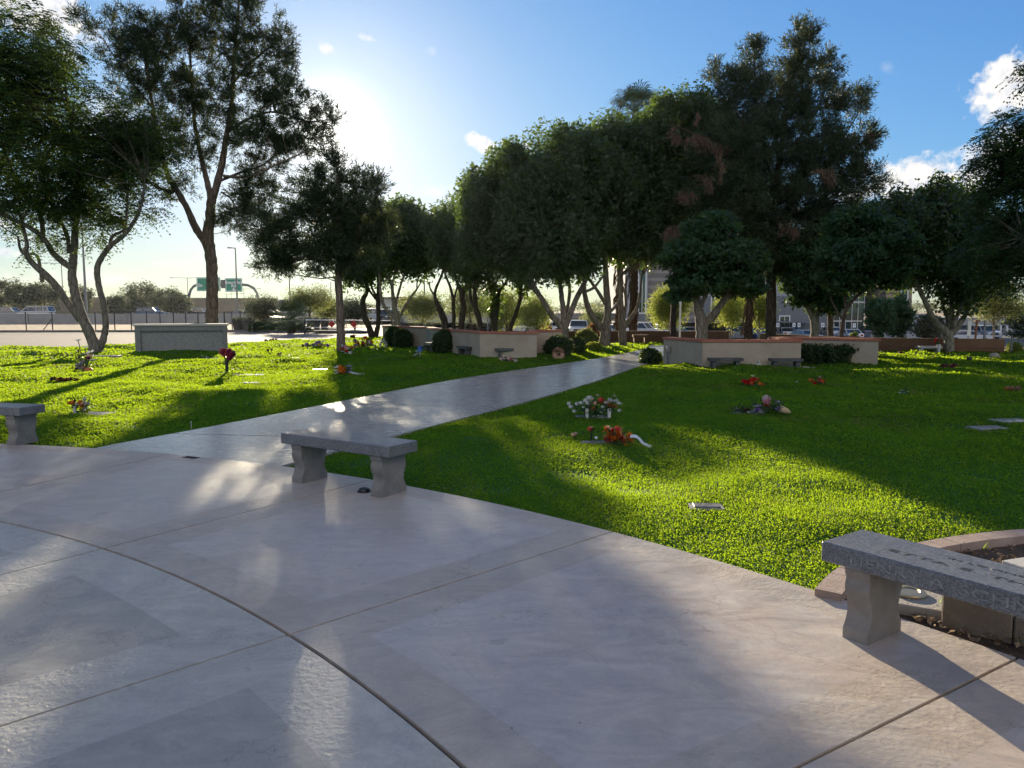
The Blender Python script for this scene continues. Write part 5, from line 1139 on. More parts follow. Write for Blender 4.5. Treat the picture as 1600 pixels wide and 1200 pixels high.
# poles
def pole(label, px, d, top_y, r=.12, arm=None, group='tall light poles standing beyond the road', z0=None):
    g = GT(px, d); t_ = P(px, top_y, d); h = t_.z-g.z; rt = root('light_pole', g, label, 'light pole', group)
    b = M(); b.tube([(0, 0, -.2), (0, 0, h*.5), (0, 0, h)], [r, r*.8, r*.6], n=8); b.build('pole', m_steel, rt, smooth=True)
    if arm:
        b = M(); b2 = M()
        for s in arm:
            L = .022*d*abs(s); sg = 1 if s > 0 else -1; b.tube([(0, 0, h-.1), (sg*L, 0, h+.05)], r*.5, n=6); b2.box((min(sg*L, sg*(L-.9)), -.2, h-.12), (max(sg*L, sg*(L-.9)), .2, h), bev=.02)
        b.build('arm', m_steel, rt); b2.build('lamp_head', m_steel, rt)
    b = M(); b.box((-.3, -.3, -.1), (.3, .3, .35), bev=.03); b.build('base', m_conc, rt); return rt
pole('thick light pole seen through the feathery tree', 138, 120, 352, .22, (1,))
pole('distant double-armed light pole between the splayed stems', 103, 210, 411, .16, (1, -1))
pole('tall single-arm light pole right of the big pine trunk', 373, 135, 387, .17, (-.45,))
pole('thin light pole between the gantry and the sun pine', 455, 120, 405, .13, (.5,))
pole('thin pole just left of the sun pine trunk', 519, 140, 440, .12)
pole('light pole right of the vase-shaped tree', 664, 80, 426, .10, (.5,))
pole('far double-armed pole left of the gantry', 297, 260, 434, .16, (1, -1))
pole('far slim pole under the gantry, left of three', 357, 280, 459, .15, (1, -1)); pole('far slim pole under the gantry, middle of three', 364, 300, 456, .13); pole('far slim pole under the gantry, right of three', 384, 280, 451, .15, (1, -1))
pole('wooden-coloured utility pole at the right edge behind the wide tree', 1537, 55, 452, .10)
pole('thin pole behind the slender trunks', 762, 75, 424, .09)

# gate with red diamonds
rt = root('gate_barrier', GT(477, 52.5), 'white swing-gate bar with two red diamond signs closing the drive', 'gate')
b = M(); b.tube([(0, 0, -.1), (0, 0, 1.05)], .075, n=8); b.build('post', m_dark, rt)
b = M(); e_ = GT(622, 52.5).x-rt.location.x; b.tube([(0, 0, .96), (e_, 0, .90)], .04, n=6); b.tube([(0, 0, .45), (e_, 0, .42)], .025, n=6); b.build('bar', m_white, rt)
m_red = mat('sign_red', (.45, .012, .02), None, rough=.45)
for px in (517.5, 552):
    q = P(px, 506.5, 52.3); c = q-rt.location; k = .24; b = M(); b.add([(c.x-k, -.08, c.z), (c.x, -.08, c.z-k), (c.x+k, -.08, c.z), (c.x, -.08, c.z+k), (c.x-k, -.06, c.z), (c.x, -.06, c.z-k), (c.x+k, -.06, c.z), (c.x, -.06, c.z+k)], [(0, 1, 2, 3), (7, 6, 5, 4), (0, 4, 5, 1), (1, 5, 6, 2), (2, 6, 7, 3), (3, 7, 4, 0)]); b.build('red_diamond', m_red, rt)
b = M(); b.tube([(e_, 0, -.1), (e_, 0, 1.0)], .06, n=8); b.build('end_post', m_dark, rt)
gpz = 'dark plant pots on the far verge'
for lab, px, d, w_ in (('narrow dark plant pot on the verge right of the granite wall', 373, 60, .42), ('wide dark plant pot next to the low shrubs', 387.5, 60, .50), ('grey box planter behind the gate bar left of the red diamonds', 492, 60, .5), ('small box planter between the gate post and the left red diamond', 508, 62, .35)):
    rt = root('plant_pot', GT(px, d), lab, 'plant pot', gpz); b = M(); b.lathe([(w_*.75, 0), (w_, .75), (w_*1.06, .78), (w_*1.06, .85), (w_*.9, .85), (w_*.88, .75)], 14); b.build('pot', mat('pot_dark', (.05, .055, .05), (.09, .09, .085), 4, .7), rt, smooth=True)
    K = 26; u = rdir(K); C, A, B, V = leaves(u*[w_*.7, w_*.7, .12]+[0, 0, .84], u, 'bush', .5, 1.6); quads_mesh('foliage', C, A, B, V, lf_far, rt)
q = GT(626, 42); rt = root('concrete_bollard', (GT(623, 33.5).x-.9, 37.6, 0), 'pale stub post standing on the sunlit grass by the leaning tree', 'post')
b = M(); b.tube([(0, 0, -.1), (0, 0, .62)], .14, n=10); b.build('post', m_conc, rt)
b = M(); b.lathe([(.14, .6), (.12, .66), (.02, .69)], 10); b.build('cap', m_conc, rt)

# ---- cars
def lathe_wheel(rt, x, y, r):
    t_ = M(); q = Matrix.Translation((x, y, r)) @ Matrix.Rotation(math.pi/2, 4, 'X')
    t_.lathe([(r*.62, -.11), (r*.93, -.11), (r, -.07), (r, .07), (r*.93, .11), (r*.62, .11)], 16, mat=q); w_ = t_.build('wheel', m_tyre, rt)
    rm = M(); rm.lathe([(.03, -.115), (r*.6, -.10), (r*.62, .10), (.03, .115)], 12, mat=q); rm.build('rim', m_rim, w_)
m_tyre = mat('tyre', (.02, .02, .02), None, rough=.9); m_rim = mat('rim', (.45, .45, .46), None, rough=.35, metal=.8)
m_glass = mat('car_glass', (.02, .03, .035), None, rough=.06, spec=1.0); m_lampw = mat('headlamp', (.75, .76, .78), None, rough=.15); m_lampr = mat('tail_lamp', (.35, .01, .01), None, rough=.2)
PAINT = {k: mat('paint_'+k, c, None, rough=.35, metal=.1, coat=.8) for k, c in dict(white=(.68, .68, .68), silver=(.36, .38, .40), grey=(.16, .17, .18), black=(.02, .02, .024), red=(.28, .02, .02), blue=(.04, .10, .24), teal=(.05, .30, .38), tan=(.36, .31, .24)).items()}
SH = dict(sedan=(4.7, 1.8, [(-2.35, .45), (-2.3, .78), (-1.55, .92), (-.95, .95), (-.95, .95), (1.55, .98), (2.25, .95), (2.35, .55)], [(-1.0, .94), (-.25, 1.40), (.85, 1.43), (1.75, .98)]),
          suv=(4.8, 1.92, [(-2.4, .5), (-2.35, .95), (-1.5, 1.08), (-1.0, 1.1), (-1.0, 1.1), (2.2, 1.12), (2.35, 1.05), (2.4, .55)], [(-1.1, 1.08), (-.45, 1.72), (1.85, 1.74), (2.3, 1.12)]),
          pickup=(5.6, 1.98, [(-2.8, .55), (-2.75, 1.05), (-1.75, 1.18), (-1.1, 1.2), (-1.1, 1.2), (2.6, 1.2), (2.78, 1.15), (2.8, .6)], [(-1.2, 1.18), (-.6, 1.82), (.75, 1.84), (1.0, 1.2)]),
          van=(5.0, 1.98, [(-2.5, .5), (-2.45, .95), (-1.9, 1.1), (-1.4, 1.15), (-1.4, 1.15), (2.35, 1.18), (2.45, 1.1), (2.5, .5)], [(-1.75, 1.1), (-.75, 1.86), (2.1, 1.9), (2.42, 1.18)]))
PROTO = {}
def car(label, x, y, rz, kind, colr, group, z=None):
    key = (kind, colr); z = float(terrain(x, y))+.03 if z is None else z
    if key in PROTO:
        rt = copy_tree(PROTO[key]); rt.location = (x, y, z); rt.rotation_euler = (0, 0, R(rz)); rt['label'] = label; rt['group'] = group; return rt
    L, W, low, top = SH[kind]; rt = root('parked_car' if 'park' in group else 'car', (x, y, z), label, 'car', group, R(rz)); PROTO[key] = rt; h = W/2
    b = M(); low = [low[0]]+low[1:4]+low[5:]; prof = [(p[0], p[1]) for p in low]+[(L/2-.02, .3), (L/2-.35, .24), (-L/2+.35, .24), (-L/2+.02, .3)]
    n = len(prof); sec = []
    for yy, k in ((-h, .93), (-h+.08, 1.0), (h-.08, 1.0), (h, .93)):
        for (px_, pz_) in prof: sec.append((px_*(1 if k == 1 else .975), yy, .24+(pz_-.24)*(k if pz_ > .4 else 1)))
    fs = [tuple(range(n)), tuple(range(4*n-1, 3*n-1, -1))]
    for s_ in range(3):
        for i in range(n): j = (i+1) % n; fs.append((s_*n+i, (s_+1)*n+i, (s_+1)*n+j, s_*n+j))
    b.add(sec, fs)
    (a0, z0), (a1, z1), (a2, z2), (a3, z3) = top; hi = h-.17; lo = h-.03
    # roof panel
    b.add([(a1, -hi, z1), (a2, -hi, z2), (a2, hi, z2), (a1, hi, z1), (a1-.05, -hi-.03, z1-.07), (a2+.05, -hi-.03, z2-.07), (a2+.05, hi+.03, z2-.07), (a1-.05, hi+.03, z1-.07)], [(0, 1, 2, 3), (4, 5, 1, 0), (5, 6, 2, 1), (6, 7, 3, 2), (7, 4, 0, 3), (7, 6, 5, 4)])
    # pillars
    for sy in (-1, 1):
        pil = [((a0, z0), (a1, z1)), ((a3, z3), (a2, z2))]+([((a1*.55+a2*.45, z1), (a1*.55+a2*.45+.03, z0))] if True else [])+([((a2*.8+a1*.2, z1), (a2*.8+a1*.2+.1, z0))] if kind in ('suv', 'van') else [])
        for (u, v), (u2, v2) in pil:
            lo_ = lo if v < v2 else hi; hi_ = hi if v < v2 else lo
            b.tube([(u, sy*lo_, v), (u2, sy*hi_, v2-.02)], .05, n=5)
    b.build('body', PAINT[colr], rt, smooth=30)
    g_ = M(); i_ = .015
    vs = [(a0+.03, -lo+i_, z0-.02), (a3-.03, -lo+i_, z3-.02), (a3-.03, lo-i_, z3-.02), (a0+.03, lo-i_, z0-.02), (a1+.01, -hi+i_, z1-.05), (a2-.01, -hi+i_, z2-.05), (a2-.01, hi-i_, z2-.05), (a1+.01, hi-i_, z1-.05)]
    g_.add(vs, [(0, 1, 5, 4), (1, 2, 6, 5), (2, 3, 7, 6), (3, 0, 4, 7), (4, 5, 6, 7)]); g_.build('windows', m_glass, rt)
    r = .33 if kind == 'sedan' else .38
    for wx in (-L*.305, L*.29):
        for sy in (-1, 1): lathe_wheel(rt, wx, sy*(h-.10), r)
    fz = low[1][1]
    for sy in (-1, 1):
        l_ = M(); l_.box((-L/2-.015, sy*(h-.38)-.17, fz-.20), (-L/2+.10, sy*(h-.38)+.17, fz-.06), bev=.01); l_.build('headlight', m_lampw, rt)
        l_ = M(); l_.box((L/2-.10, sy*(h-.28)-.12, fz-.15), (L/2+.012, sy*(h-.28)+.12, fz+.05), bev=.01); l_.build('tail_light', m_lampr, rt)
    l_ = M(); l_.box((-L/2-.02, -h*.5, fz-.36), (-L/2+.06, h*.5, fz-.14)); l_.build('grille', m_tyre, rt)
    for lo_, hi_ in (((-L/2-.05, -h*.9, .30), (-L/2+.15, h*.9, .47)), ((L/2-.15, -h*.9, .32), (L/2+.05, h*.9, .5))): l_ = M(); l_.box(lo_, hi_, bev=.03); l_.build('bumper', PAINT['grey'] if kind == 'pickup' else PAINT[colr], rt)
    return rt
gk = 'cars parked in the lot beyond the trees'
LOT = [(578, 96, 75, 'pickup', 'white', 'white pickup behind the leaning tree'), (602, 98, 90, 'suv', 'black', 'black SUV between the leaning tree and the vase-shaped tree'), (619, 100, 60, 'suv', 'grey', 'dark grey SUV left of the vase-shaped tree trunk'), (641, 112, 80, 'sedan', 'silver', 'silver car behind the vase-shaped tree trunk'), (661, 112, 170, 'sedan', 'white', 'white sedan seen side-on above the left planter wall'),
       (684, 115, 90, 'sedan', 'grey', 'grey car behind the leftmost slender trunk'), (716, 105, 95, 'suv', 'white', 'white SUV between slender trunks'), (733, 110, 90, 'sedan', 'white', 'small white car right of the white SUV between slender trunks'), (760, 108, 85, 'sedan', 'silver', 'silver car between the pair of slim stems and the rough double trunk'), (786, 108, 90, 'sedan', 'white', 'white car behind the curving dark trunk'), (814, 100, 150, 'sedan', 'white', 'white sedan right of the curving dark trunk'), (848, 100, 160, 'sedan', 'red', 'red sedan seen between the limbs of the largest ficus'), (872, 100, 90, 'sedan', 'white', 'white car hidden by the largest ficus trunk'),
       (904, 84, 84, 'pickup', 'white', 'white pickup facing us in the gap between two ficus trunks'), (926, 84, 60, 'sedan', 'black', 'black car right of the white pickup in the gap'), (956, 88, 120, 'sedan', 'white', 'white car behind the heavy ficus trunk'), (1000, 88, 150, 'pickup', 'white', 'white truck behind the far palm trunk'), (1017, 96, 92, 'suv', 'grey', 'dark SUV left of the large white truck'), (1034, 92, 268, 'suv', 'white', 'large white truck seen from behind near the palo verde'), (1058, 97, 95, 'sedan', 'teal', 'blue-green car beside the cream vent pipe'), (1072, 100, 268, 'sedan', 'silver', 'silver car left of the low spreading tree'),
       (1144, 94, 268, 'suv', 'grey', 'dark grey car between the low spreading tree and the shaggy palm'), (1183, 96, 90, 'sedan', 'blue', 'blue car right of the shaggy palm trunk'), (1225, 100, 268, 'sedan', 'silver', 'silver car left of the doorway'), (1259, 88, 100, 'sedan', 'silver', 'silver car left of the short sunlit tree'), (1300, 104, 90, 'sedan', 'white', 'pale car between the short tree and slim tree'), (1325, 92, 268, 'sedan', 'white', 'white sedan right of the slim tree trunk'),
       (1391, 92, 178, 'pickup', 'silver', 'silver pickup left of the silver SUV at right'), (1423, 86, 178, 'suv', 'silver', 'silver SUV side-on left of the wide tree'), (1449, 96, 92, 'suv', 'black', 'black SUV left of the wide tree trunk'), (1467, 90, 120, 'sedan', 'grey', 'dark car behind the left limb of the wide tree'), (1512, 86, 160, 'sedan', 'white', 'white car right of the wide tree trunk'), (1535, 98, 90, 'suv', 'silver', 'silver SUV at right behind the utility pole'), (1362, 96, 90, 'sedan', 'black', 'black car below the street trees')]
for px, d, rz, kd, cl_, lab in LOT:
    g = GT(px, d); car(lab, g.x, d, rz, kd, cl_, gk)
gfz = 'cars on the freeway beyond the grey wall'
FWY = [(20, 122, 180, 'suv', 'silver', 'silver SUV at far left on the freeway'), (60, 118, 0, 'van', 'white', 'white van right behind the silver SUV on the freeway'), (207, 150, 0, 'sedan', 'white', 'white car left of the granite wall on the freeway'), (240, 128, 180, 'suv', 'blue', 'blue-white SUV above the granite wall'), (262, 160, 0, 'sedan', 'white', 'white car right of the blue SUV above the granite wall'), (281, 170, 0, 'sedan', 'red', 'red car above the granite wall on the freeway'), (306, 165, 30, 'suv', 'white', 'white SUV inside the gantry arch at left'), (316, 155, 180, 'sedan', 'black', 'black car left of the pine trunk on the freeway'),
       (348, 190, 80, 'sedan', 'white', 'white car just right of the pine trunk'), (356, 200, 80, 'suv', 'white', 'second white vehicle right of the pine trunk'), (366, 200, 80, 'suv', 'white', 'third white vehicle right of the pine trunk'), (380, 150, 180, 'sedan', 'grey', 'grey car under the right green sign'), (391, 190, 80, 'van', 'white', 'white van right of the grey car under the gantry'), (433, 180, 20, 'van', 'white', 'white van between shrubs and fan palm'), (330, 200, 80, 'sedan', 'silver', 'silver car behind the pine trunk')]
for px, d, rz, kd, cl_, lab in FWY:
    g = GT(px, d); car(lab, g.x, d, rz, kd, cl_, gfz, z=.35)
for i, px in enumerate((487, 500, 512, 524)):
    g = GT(px, 150+i*2); car(('first', 'second', 'third', 'last')[i]+' white van of the far row behind the gate', g.x, 150+i*2, 84, 'van', 'white', 'row of white vans parked far behind the gate', z=.1)

# ---- buildings
m_bgrey = mat('panel_grey', (.29, .30, .325), (.33, .34, .365), .4, .8, .1, 10); m_bgrey2 = mat('panel_grey_dark', (.15, .165, .185), (.18, .195, .215), .4, .8, .1, 10)
m_trim = mat('white_trim', (.66, .67, .66), None, rough=.6); m_bglass = mat('window_glass', (.03, .06, .06), None, rough=.05, spec=1.0, metal=.3)
def bandmat(name, c1, c2, sp):
    m_ = bpy.data.materials.new(name); m_.use_nodes = True; t = NT(m_.node_tree); z = t.node('ShaderNodeSeparateXYZ', {0: t.node('ShaderNodeTexCoord').outputs['Object']}).outputs[2]
    f = t.m('GREATER_THAN', t.m('FRACT', t.m('DIVIDE', z, sp)), .62)
    t.put(t.n['Principled BSDF'].inputs['Base Color'], t.mix(f, c1, c2)); t.n['Principled BSDF'].inputs['Roughness'].default_value = .85; MATS[name] = m_; return m_
m_bandg = bandmat('banded_masonry', (.17, .155, .15), (.26, .245, .235), 1.1); m_bandt = bandmat('banded_tower', (.33, .26, .21), (.22, .17, .14), .95)
Z0 = -1.35; KZ = 1.45
def zs(z): return 1.6+(z-1.6)*KZ
def bpart(name, rt, m_, *boxes, bev=0.0):
    b = M()
    for lo, hi in boxes: b.box((lo[0], lo[1], zs(lo[2])), (hi[0], hi[1], zs(hi[2])), bev=bev)
    return b.build(name, m_, rt, world_co=True)
X = lambda px, d: (px-800)/F*d*.9955/math.cos(TH)
BD = 113.0
rt = root('office_building', (X(1140, BD), BD, Z0), 'large grey two-tone office building behind the car park at right', 'building')
x0, x1, x2, x3 = X(975, BD), X(1011, BD), X(1100, BD), X(1298, BD)
bpart('wall', rt, m_bgrey, ((x0, BD, Z0), (x1, BD+25, 11.5)), ((x2, BD+.6, 3.05), (x3, BD+25, 9.8)))
bpart('lower_wall', rt, m_bgrey2, ((x0+.02, BD-.08, Z0), (x1-.02, BD-.004, 1.2)), ((x2, BD+.55, Z0), (x3+.02, BD+25, 3.04)))
bpart('masonry_wall', rt, m_bandg, ((x1+.01, BD+.8, Z0), (x2-.01, BD+24, 7.2)))
bpart('parapet', rt, m_trim, ((x0-.1, BD-.12, 11.51), (x3+.1, BD+25.2, 11.8)), ((x2-.05, BD+.48, 9.81), (x3+.1, BD+.75, 9.95)))
def window(rt, a, c, z0, z1, d, t_=.14, mull=0):
    z0, z1 = zs(z0), zs(z1); t_ *= KZ; f = M(); f.box((a, d-.10, z0), (c, d-.03, z0+t_)); f.box((a, d-.10, z1-t_), (c, d-.03, z1)); f.box((a, d-.10, z0+t_), (a+t_, d-.03, z1-t_)); f.box((c-t_, d-.10, z0+t_), (c, d-.03, z1-t_))
    for i in range(mull): xx = a+(c-a)*(i+1)/(mull+1); f.box((xx-.04, d-.095, z0+t_), (xx+.04, d-.035, z1-t_))
    w_ = f.build('window', m_trim, rt, world_co=True); g_ = M(); g_.box((a+.02, d-.06, z0+.02), (c-.02, d-.045, z1-.02)); g_.build('pane', m_bglass, w_, world_co=True)
window(rt, X(995, BD), X(1008.5, BD), 1.25, 9, BD-.08, mull=1)
window(rt, X(1186, BD), X(1199, BD), 1.2, 4.2, BD+.55, mull=1)
window(rt, X(1217.5, BD), X(1235, BD), Z0, 1.1, BD+.55, .12, 1)
window(rt, X(1110, BD), X(1130, BD), 1.2, 4.2, BD+.55, mull=2)
for px in (1226, 1258, 1339): bpart('wall_lamp', rt, m_dark, ((X(px, BD)-.12, BD+.40, 1.9), (X(px, BD)+.12, BD+.54, 2.2)))
# glass corner
rt = root('glass_lobby', (X(1322, 119), 119, Z0), 'glass-fronted lobby at the right corner of the grey office building', 'building')
gx0, gx1 = X(1300, 119), X(1347, 119)
bpart('core', rt, m_bglass, ((gx0, 119, Z0), (gx1, 135, 5.4))); f = [((gx0-.05, 118.9, z), (gx1+.05, 118.99, z+.14)) for z in (Z0, .4, 2.4, 4.4, 5.35)]+[((gx0+(gx1-gx0)*i/5-.05, 118.86, Z0), (gx0+(gx1-gx0)*i/5+.05, 118.895, 5.5)) for i in range(6)]
bpart('frame', rt, m_trim, *f)
rt = root('banded_tower', (X(1402, 116), 116, Z0), 'tan and brown banded tower right of the glass lobby', 'building')
bpart('wall', rt, m_bandt, ((X(1381, 116), 116, 1.2), (X(1421, 116), 124, 4.6))); bpart('pier', rt, m_bandt, ((X(1383, 116), 116.05, Z0), (X(1388, 116), 117, 1.195)), ((X(1414, 116), 116.05, Z0), (X(1420, 116), 117, 1.195)))
window(rt, X(1402, 116), X(1415, 116), 2.6, 4.1, 116, mull=1); bpart('roof_edge', rt, m_trim, ((X(1380, 116), 115.9, 4.605), (X(1422, 116), 124.1, 4.75)))
rt = root('low_building', (X(1500, 122), 122, Z0), 'long low grey building with flat fascia at right behind the wide tree', 'building')
bpart('wall', rt, m_bgrey2, ((X(1418, 122), 124, Z0), (X(1640, 122), 136, -.05))); bpart('fascia', rt, m_bgrey, ((X(1416, 122), 122.5, -.04), (X(1450, 122), 136.2, 1.25)), ((X(1450, 122)+.01, 122.9, -.04), (X(1660, 122), 136.1, .8)))
for bx_ in [((X(p_, 122), 122.7, Z0), (X(p_+3, 122), 123.3, -.045)) for p_ in (1421, 1442, 1468, 1565, 1575)]: bpart('column', rt, m_trim, bx_)
window(rt, X(1426, 122), X(1440, 122), Z0+.1, -.5, 124, mull=1); window(rt, X(1572, 122), X(1592, 122), Z0+.1, -.4, 124, mull=2); window(rt, X(1480, 122), X(1500, 122), Z0+.4, -.5, 124, mull=2)
rt = root('masonry_screen', (X(930, 122), 122, Z0), 'low banded masonry screen wall seen in the gaps between ficus trunks', 'wall')
bpart('wall', rt, m_bandg, ((X(868, 122), 122, Z0), (X(974, 122), 122.5, 1.15))); bpart('coping', rt, m_bgrey, ((X(867, 122), 121.9, 1.151), (X(974, 122), 122.6, 1.3)))
KZ = 1.0
rt = root('warehouse', (X(610, 260), 260, 0), 'distant flat-roofed pale green building seen through the vase-shaped tree', 'building')
bpart('wall', rt, mat('pale_green_wall', (.28, .33, .31), (.32, .37, .35), .3, .9), ((X(588, 260), 260, -2), (X(615, 260), 290, 5.2)), ((X(615, 260)+.01, 262, -2), (X(660, 260), 292, 4.6))); bpart('roof', rt, mat('dark_roof', (.12, .11, .10), None, rough=.9), ((X(586, 260), 259, 5.201), (X(638, 260), 291, 6.1)))
window(rt, X(598, 260), X(612, 260), 1.5, 3.2, 260, mull=3)
for i, (px, wd, hh, lab) in enumerate([(308, 12, 3.4, 'small tan house between the far trees and the gantry leg'), (342, 16, 4.6, 'tan house inside the gantry arch left of the pine'), (368, 12, 4.2, 'grey-roofed house right of the pine trunk'), (386, 14, 4.9, 'two-storey house under the right green sign'), (420, 16, 4.4, 'house behind the low mesquite'), (441, 15, 4.9, 'house left of the thin light pole'), (468, 17, 4.6, 'long house behind the fan palm'), (500, 16, 4.8, 'house behind the airy mesquite'), (530, 14, 4.4, 'house behind the sun pine trunk')]):
    g = GT(px, 235+(i % 3)*8); rt = root('house', (g.x, g.y, 0), lab, 'house', 'far houses beyond the freeway', R((i % 4-1.5)*12)); b = M(); b.box((-wd/2, 0, -1), (wd/2, 9, hh-1.3)); b.build('wall', mat('house_tan', (.22, .19, .155), (.28, .24, .20), .3, .9), rt)
    b = M(); o = .5; z = hh-1.3; b.add([(-wd/2-o, -o, z), (wd/2+o, -o, z), (wd/2+o, 9+o, z), (-wd/2-o, 9+o, z), (-wd/2+3, 4.5, z+1.6), (wd/2-3, 4.5, z+1.6)], [(0, 1, 5, 4), (1, 2, 5), (2, 3, 4, 5), (3, 0, 4), (3, 2, 1, 0)]); b.build('roof', mat('roof_tile', (.13, .10, .085), (.19, .15, .125), 1.2, .9), rt)
    for s in (-.28, .2): b = M(); b.box((wd*s, -.06, .3), (wd*s+1.5, -.01, 1.6)); b.build('window', m_bglass, rt)
# distant tree line
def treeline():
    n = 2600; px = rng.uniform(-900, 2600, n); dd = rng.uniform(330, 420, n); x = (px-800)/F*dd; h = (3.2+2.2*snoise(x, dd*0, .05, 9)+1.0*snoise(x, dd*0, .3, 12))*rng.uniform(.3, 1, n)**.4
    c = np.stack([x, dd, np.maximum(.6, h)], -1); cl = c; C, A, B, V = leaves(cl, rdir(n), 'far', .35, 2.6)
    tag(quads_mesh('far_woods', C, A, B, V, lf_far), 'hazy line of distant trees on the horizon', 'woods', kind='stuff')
treeline()
# accessible-parking and other small signs in the lot
gs = 'small white parking signs in front of the office building'
for px, d, lab in ((979, 98, 'parking sign on a pale post in the gap left of the dark SUV'), (1214, 94, 'parking sign left of the doorway'), (1239, 94, 'parking sign on a blue post right of the doorway'), (1247, 94, 'white parking sign beside the blue-post sign'), (1284, 94, 'parking sign right of the short sunlit tree'), (1299, 90, 'taller parking sign left of the slim tree'), (1333, 92, 'parking sign right of the slim tree'), (1359, 94, 'blue-post parking sign near the glass lobby'), (1389, 98, 'parking sign in front of the banded tower'), (1442, 96, 'parking sign left of the wide tree')):
    g = GT(px, d); rt = root('parking_sign', g, lab, 'sign', gs); b = M(); b.tube([(0, 0, -.1), (0, 0, 2.1)], .05, n=6); b.build('post', mat('post_blue', (.05, .14, .35), None, rough=.6) if 'blue' in lab else m_steel, rt)
    b = M(); b.box((-.19, -.07, 1.62), (.19, -.052, 2.12), bev=.006); p_ = b.build('sign_plate', m_white, rt)
    b = M(); b.box((-.07, -.078, 1.80), (.07, -.0705, 1.96)); b.build('symbol', mat('sign_blue', (.03, .12, .4), None, rough=.6), p_)
g = GT(1512, 30); rt = root('marker_post', g, 'white round-headed marker post right of the wide tree', 'sign post'); b = M(); b.tube([(0, 0, -.1), (0, 0, 1.1)], .035, n=6); b.build('post', m_conc, rt); b = M(); b.box((-.07, -.05, .62), (.07, -.036, 1.2), bev=.005); b.build('head', m_white, rt)
g = GT(1524, 33); rt = root('wooden_post', g, 'reddish wooden post right of the white marker post', 'post'); b = M(); b.tube([(-.04, 0, -.1), (.0, 0, 1.15)], .05, n=6); b.build('post', m_brownwall, rt); b = M(); b.box((-.09, -.06, 1.12), (.11, .06, 1.2)); b.build('cap', m_brownwall, rt)
rt = root('iron_gate', (17.45, 26.85, 0), 'grey iron gate at the right end of the low brown wall', 'gate'); b = M(); [b.tube([(.06+i*.13, 0, .05), (.06+i*.13, 0, .62)], .011, n=5) for i in range(14)]; b.build('bars', m_steel, rt)
b = M(); b.tube([(0, 0, .6), (1.9, 0, .6)], .016, n=5); b.tube([(0, 0, .1), (1.9, 0, .1)], .016, n=5); b.build('rail', m_steel, rt); b = M(); b.tube([(0, 0, -.1), (0, 0, .72)], .035, n=6); b.build('post', m_steel, rt)
# ---------------------------------------------------------------- flowers and keepsakes on the graves
FC = {k: leafmat('petal_'+k, tuple(x*.7 for x in c), c, c, .35, .6, .2) for k, c in dict(white=(.78, .78, .74), rust=(.52, .17, .05), orange=(.80, .24, .03), red=(.60, .02, .02), coral=(.75, .10, .08), darkred=(.24, .02, .03), rose=(.42, .07, .09), pink=(.78, .36, .42), palepink=(.80, .60, .58), purple=(.34, .20, .56), lilac=(.58, .44, .72), peach=(.78, .52, .36), yellow=(.80, .60, .05), blue=(.06, .20, .66), teal=(.45, .66, .62), grey=(.34, .33, .34), wine=(.26, .03, .10), tan=(.45, .27, .18), brown=(.12, .055, .035), cream=(.70, .62, .46)).items()}
m_stem = mat('stem_green', (.02, .06, .015), (.04, .10, .03), 9, .6)
def head(c, r, kind, rs, face=(0, -.25, 1)):
    """petals of one blossom -> arrays"""
    n = dict(ball=46, rose=40, daisy=22, spike=34, lily=10)[kind]; r = r*1.18; f = np.array(face, float); f /= np.linalg.norm(f)
    u = unit(np.array([[rs.gauss(0, 1), rs.gauss(0, 1), rs.gauss(0, 1)] for _ in range(n)]))
    if kind in ('rose', 'daisy', 'lily'):
        p = unit(np.cross(u, f)); o = np.array([[rs.uniform(.1, .95)] for _ in range(n)]) if kind == 'rose' else np.full((n, 1), .15 if kind == 'daisy' else .55)
        u = unit(p+f*o)
    elif kind == 'spike': u = unit(u+f*.9)
    R_ = np.array([[rs.uniform(.75, 1.15)] for _ in range(n)])*r
    c0 = np.array(c)+u*R_*(.55 if kind in ('ball', 'rose') else .5); 
    if kind in ('ball', 'rose'):
        t = unit(np.cross(u, f+.01)); a = t*r*.42; b = unit(np.cross(u, t))*r*.40; a = unit(a+u*r*.25)*r*.42
    else: a = u*R_*.5; b = unit(np.cross(u, f+.013))*r*(.20 if kind != 'lily' else .34)*(.6 if kind == 'spike' else 1)
    return c0, a, b, [rs.random() for _ in range(n)]
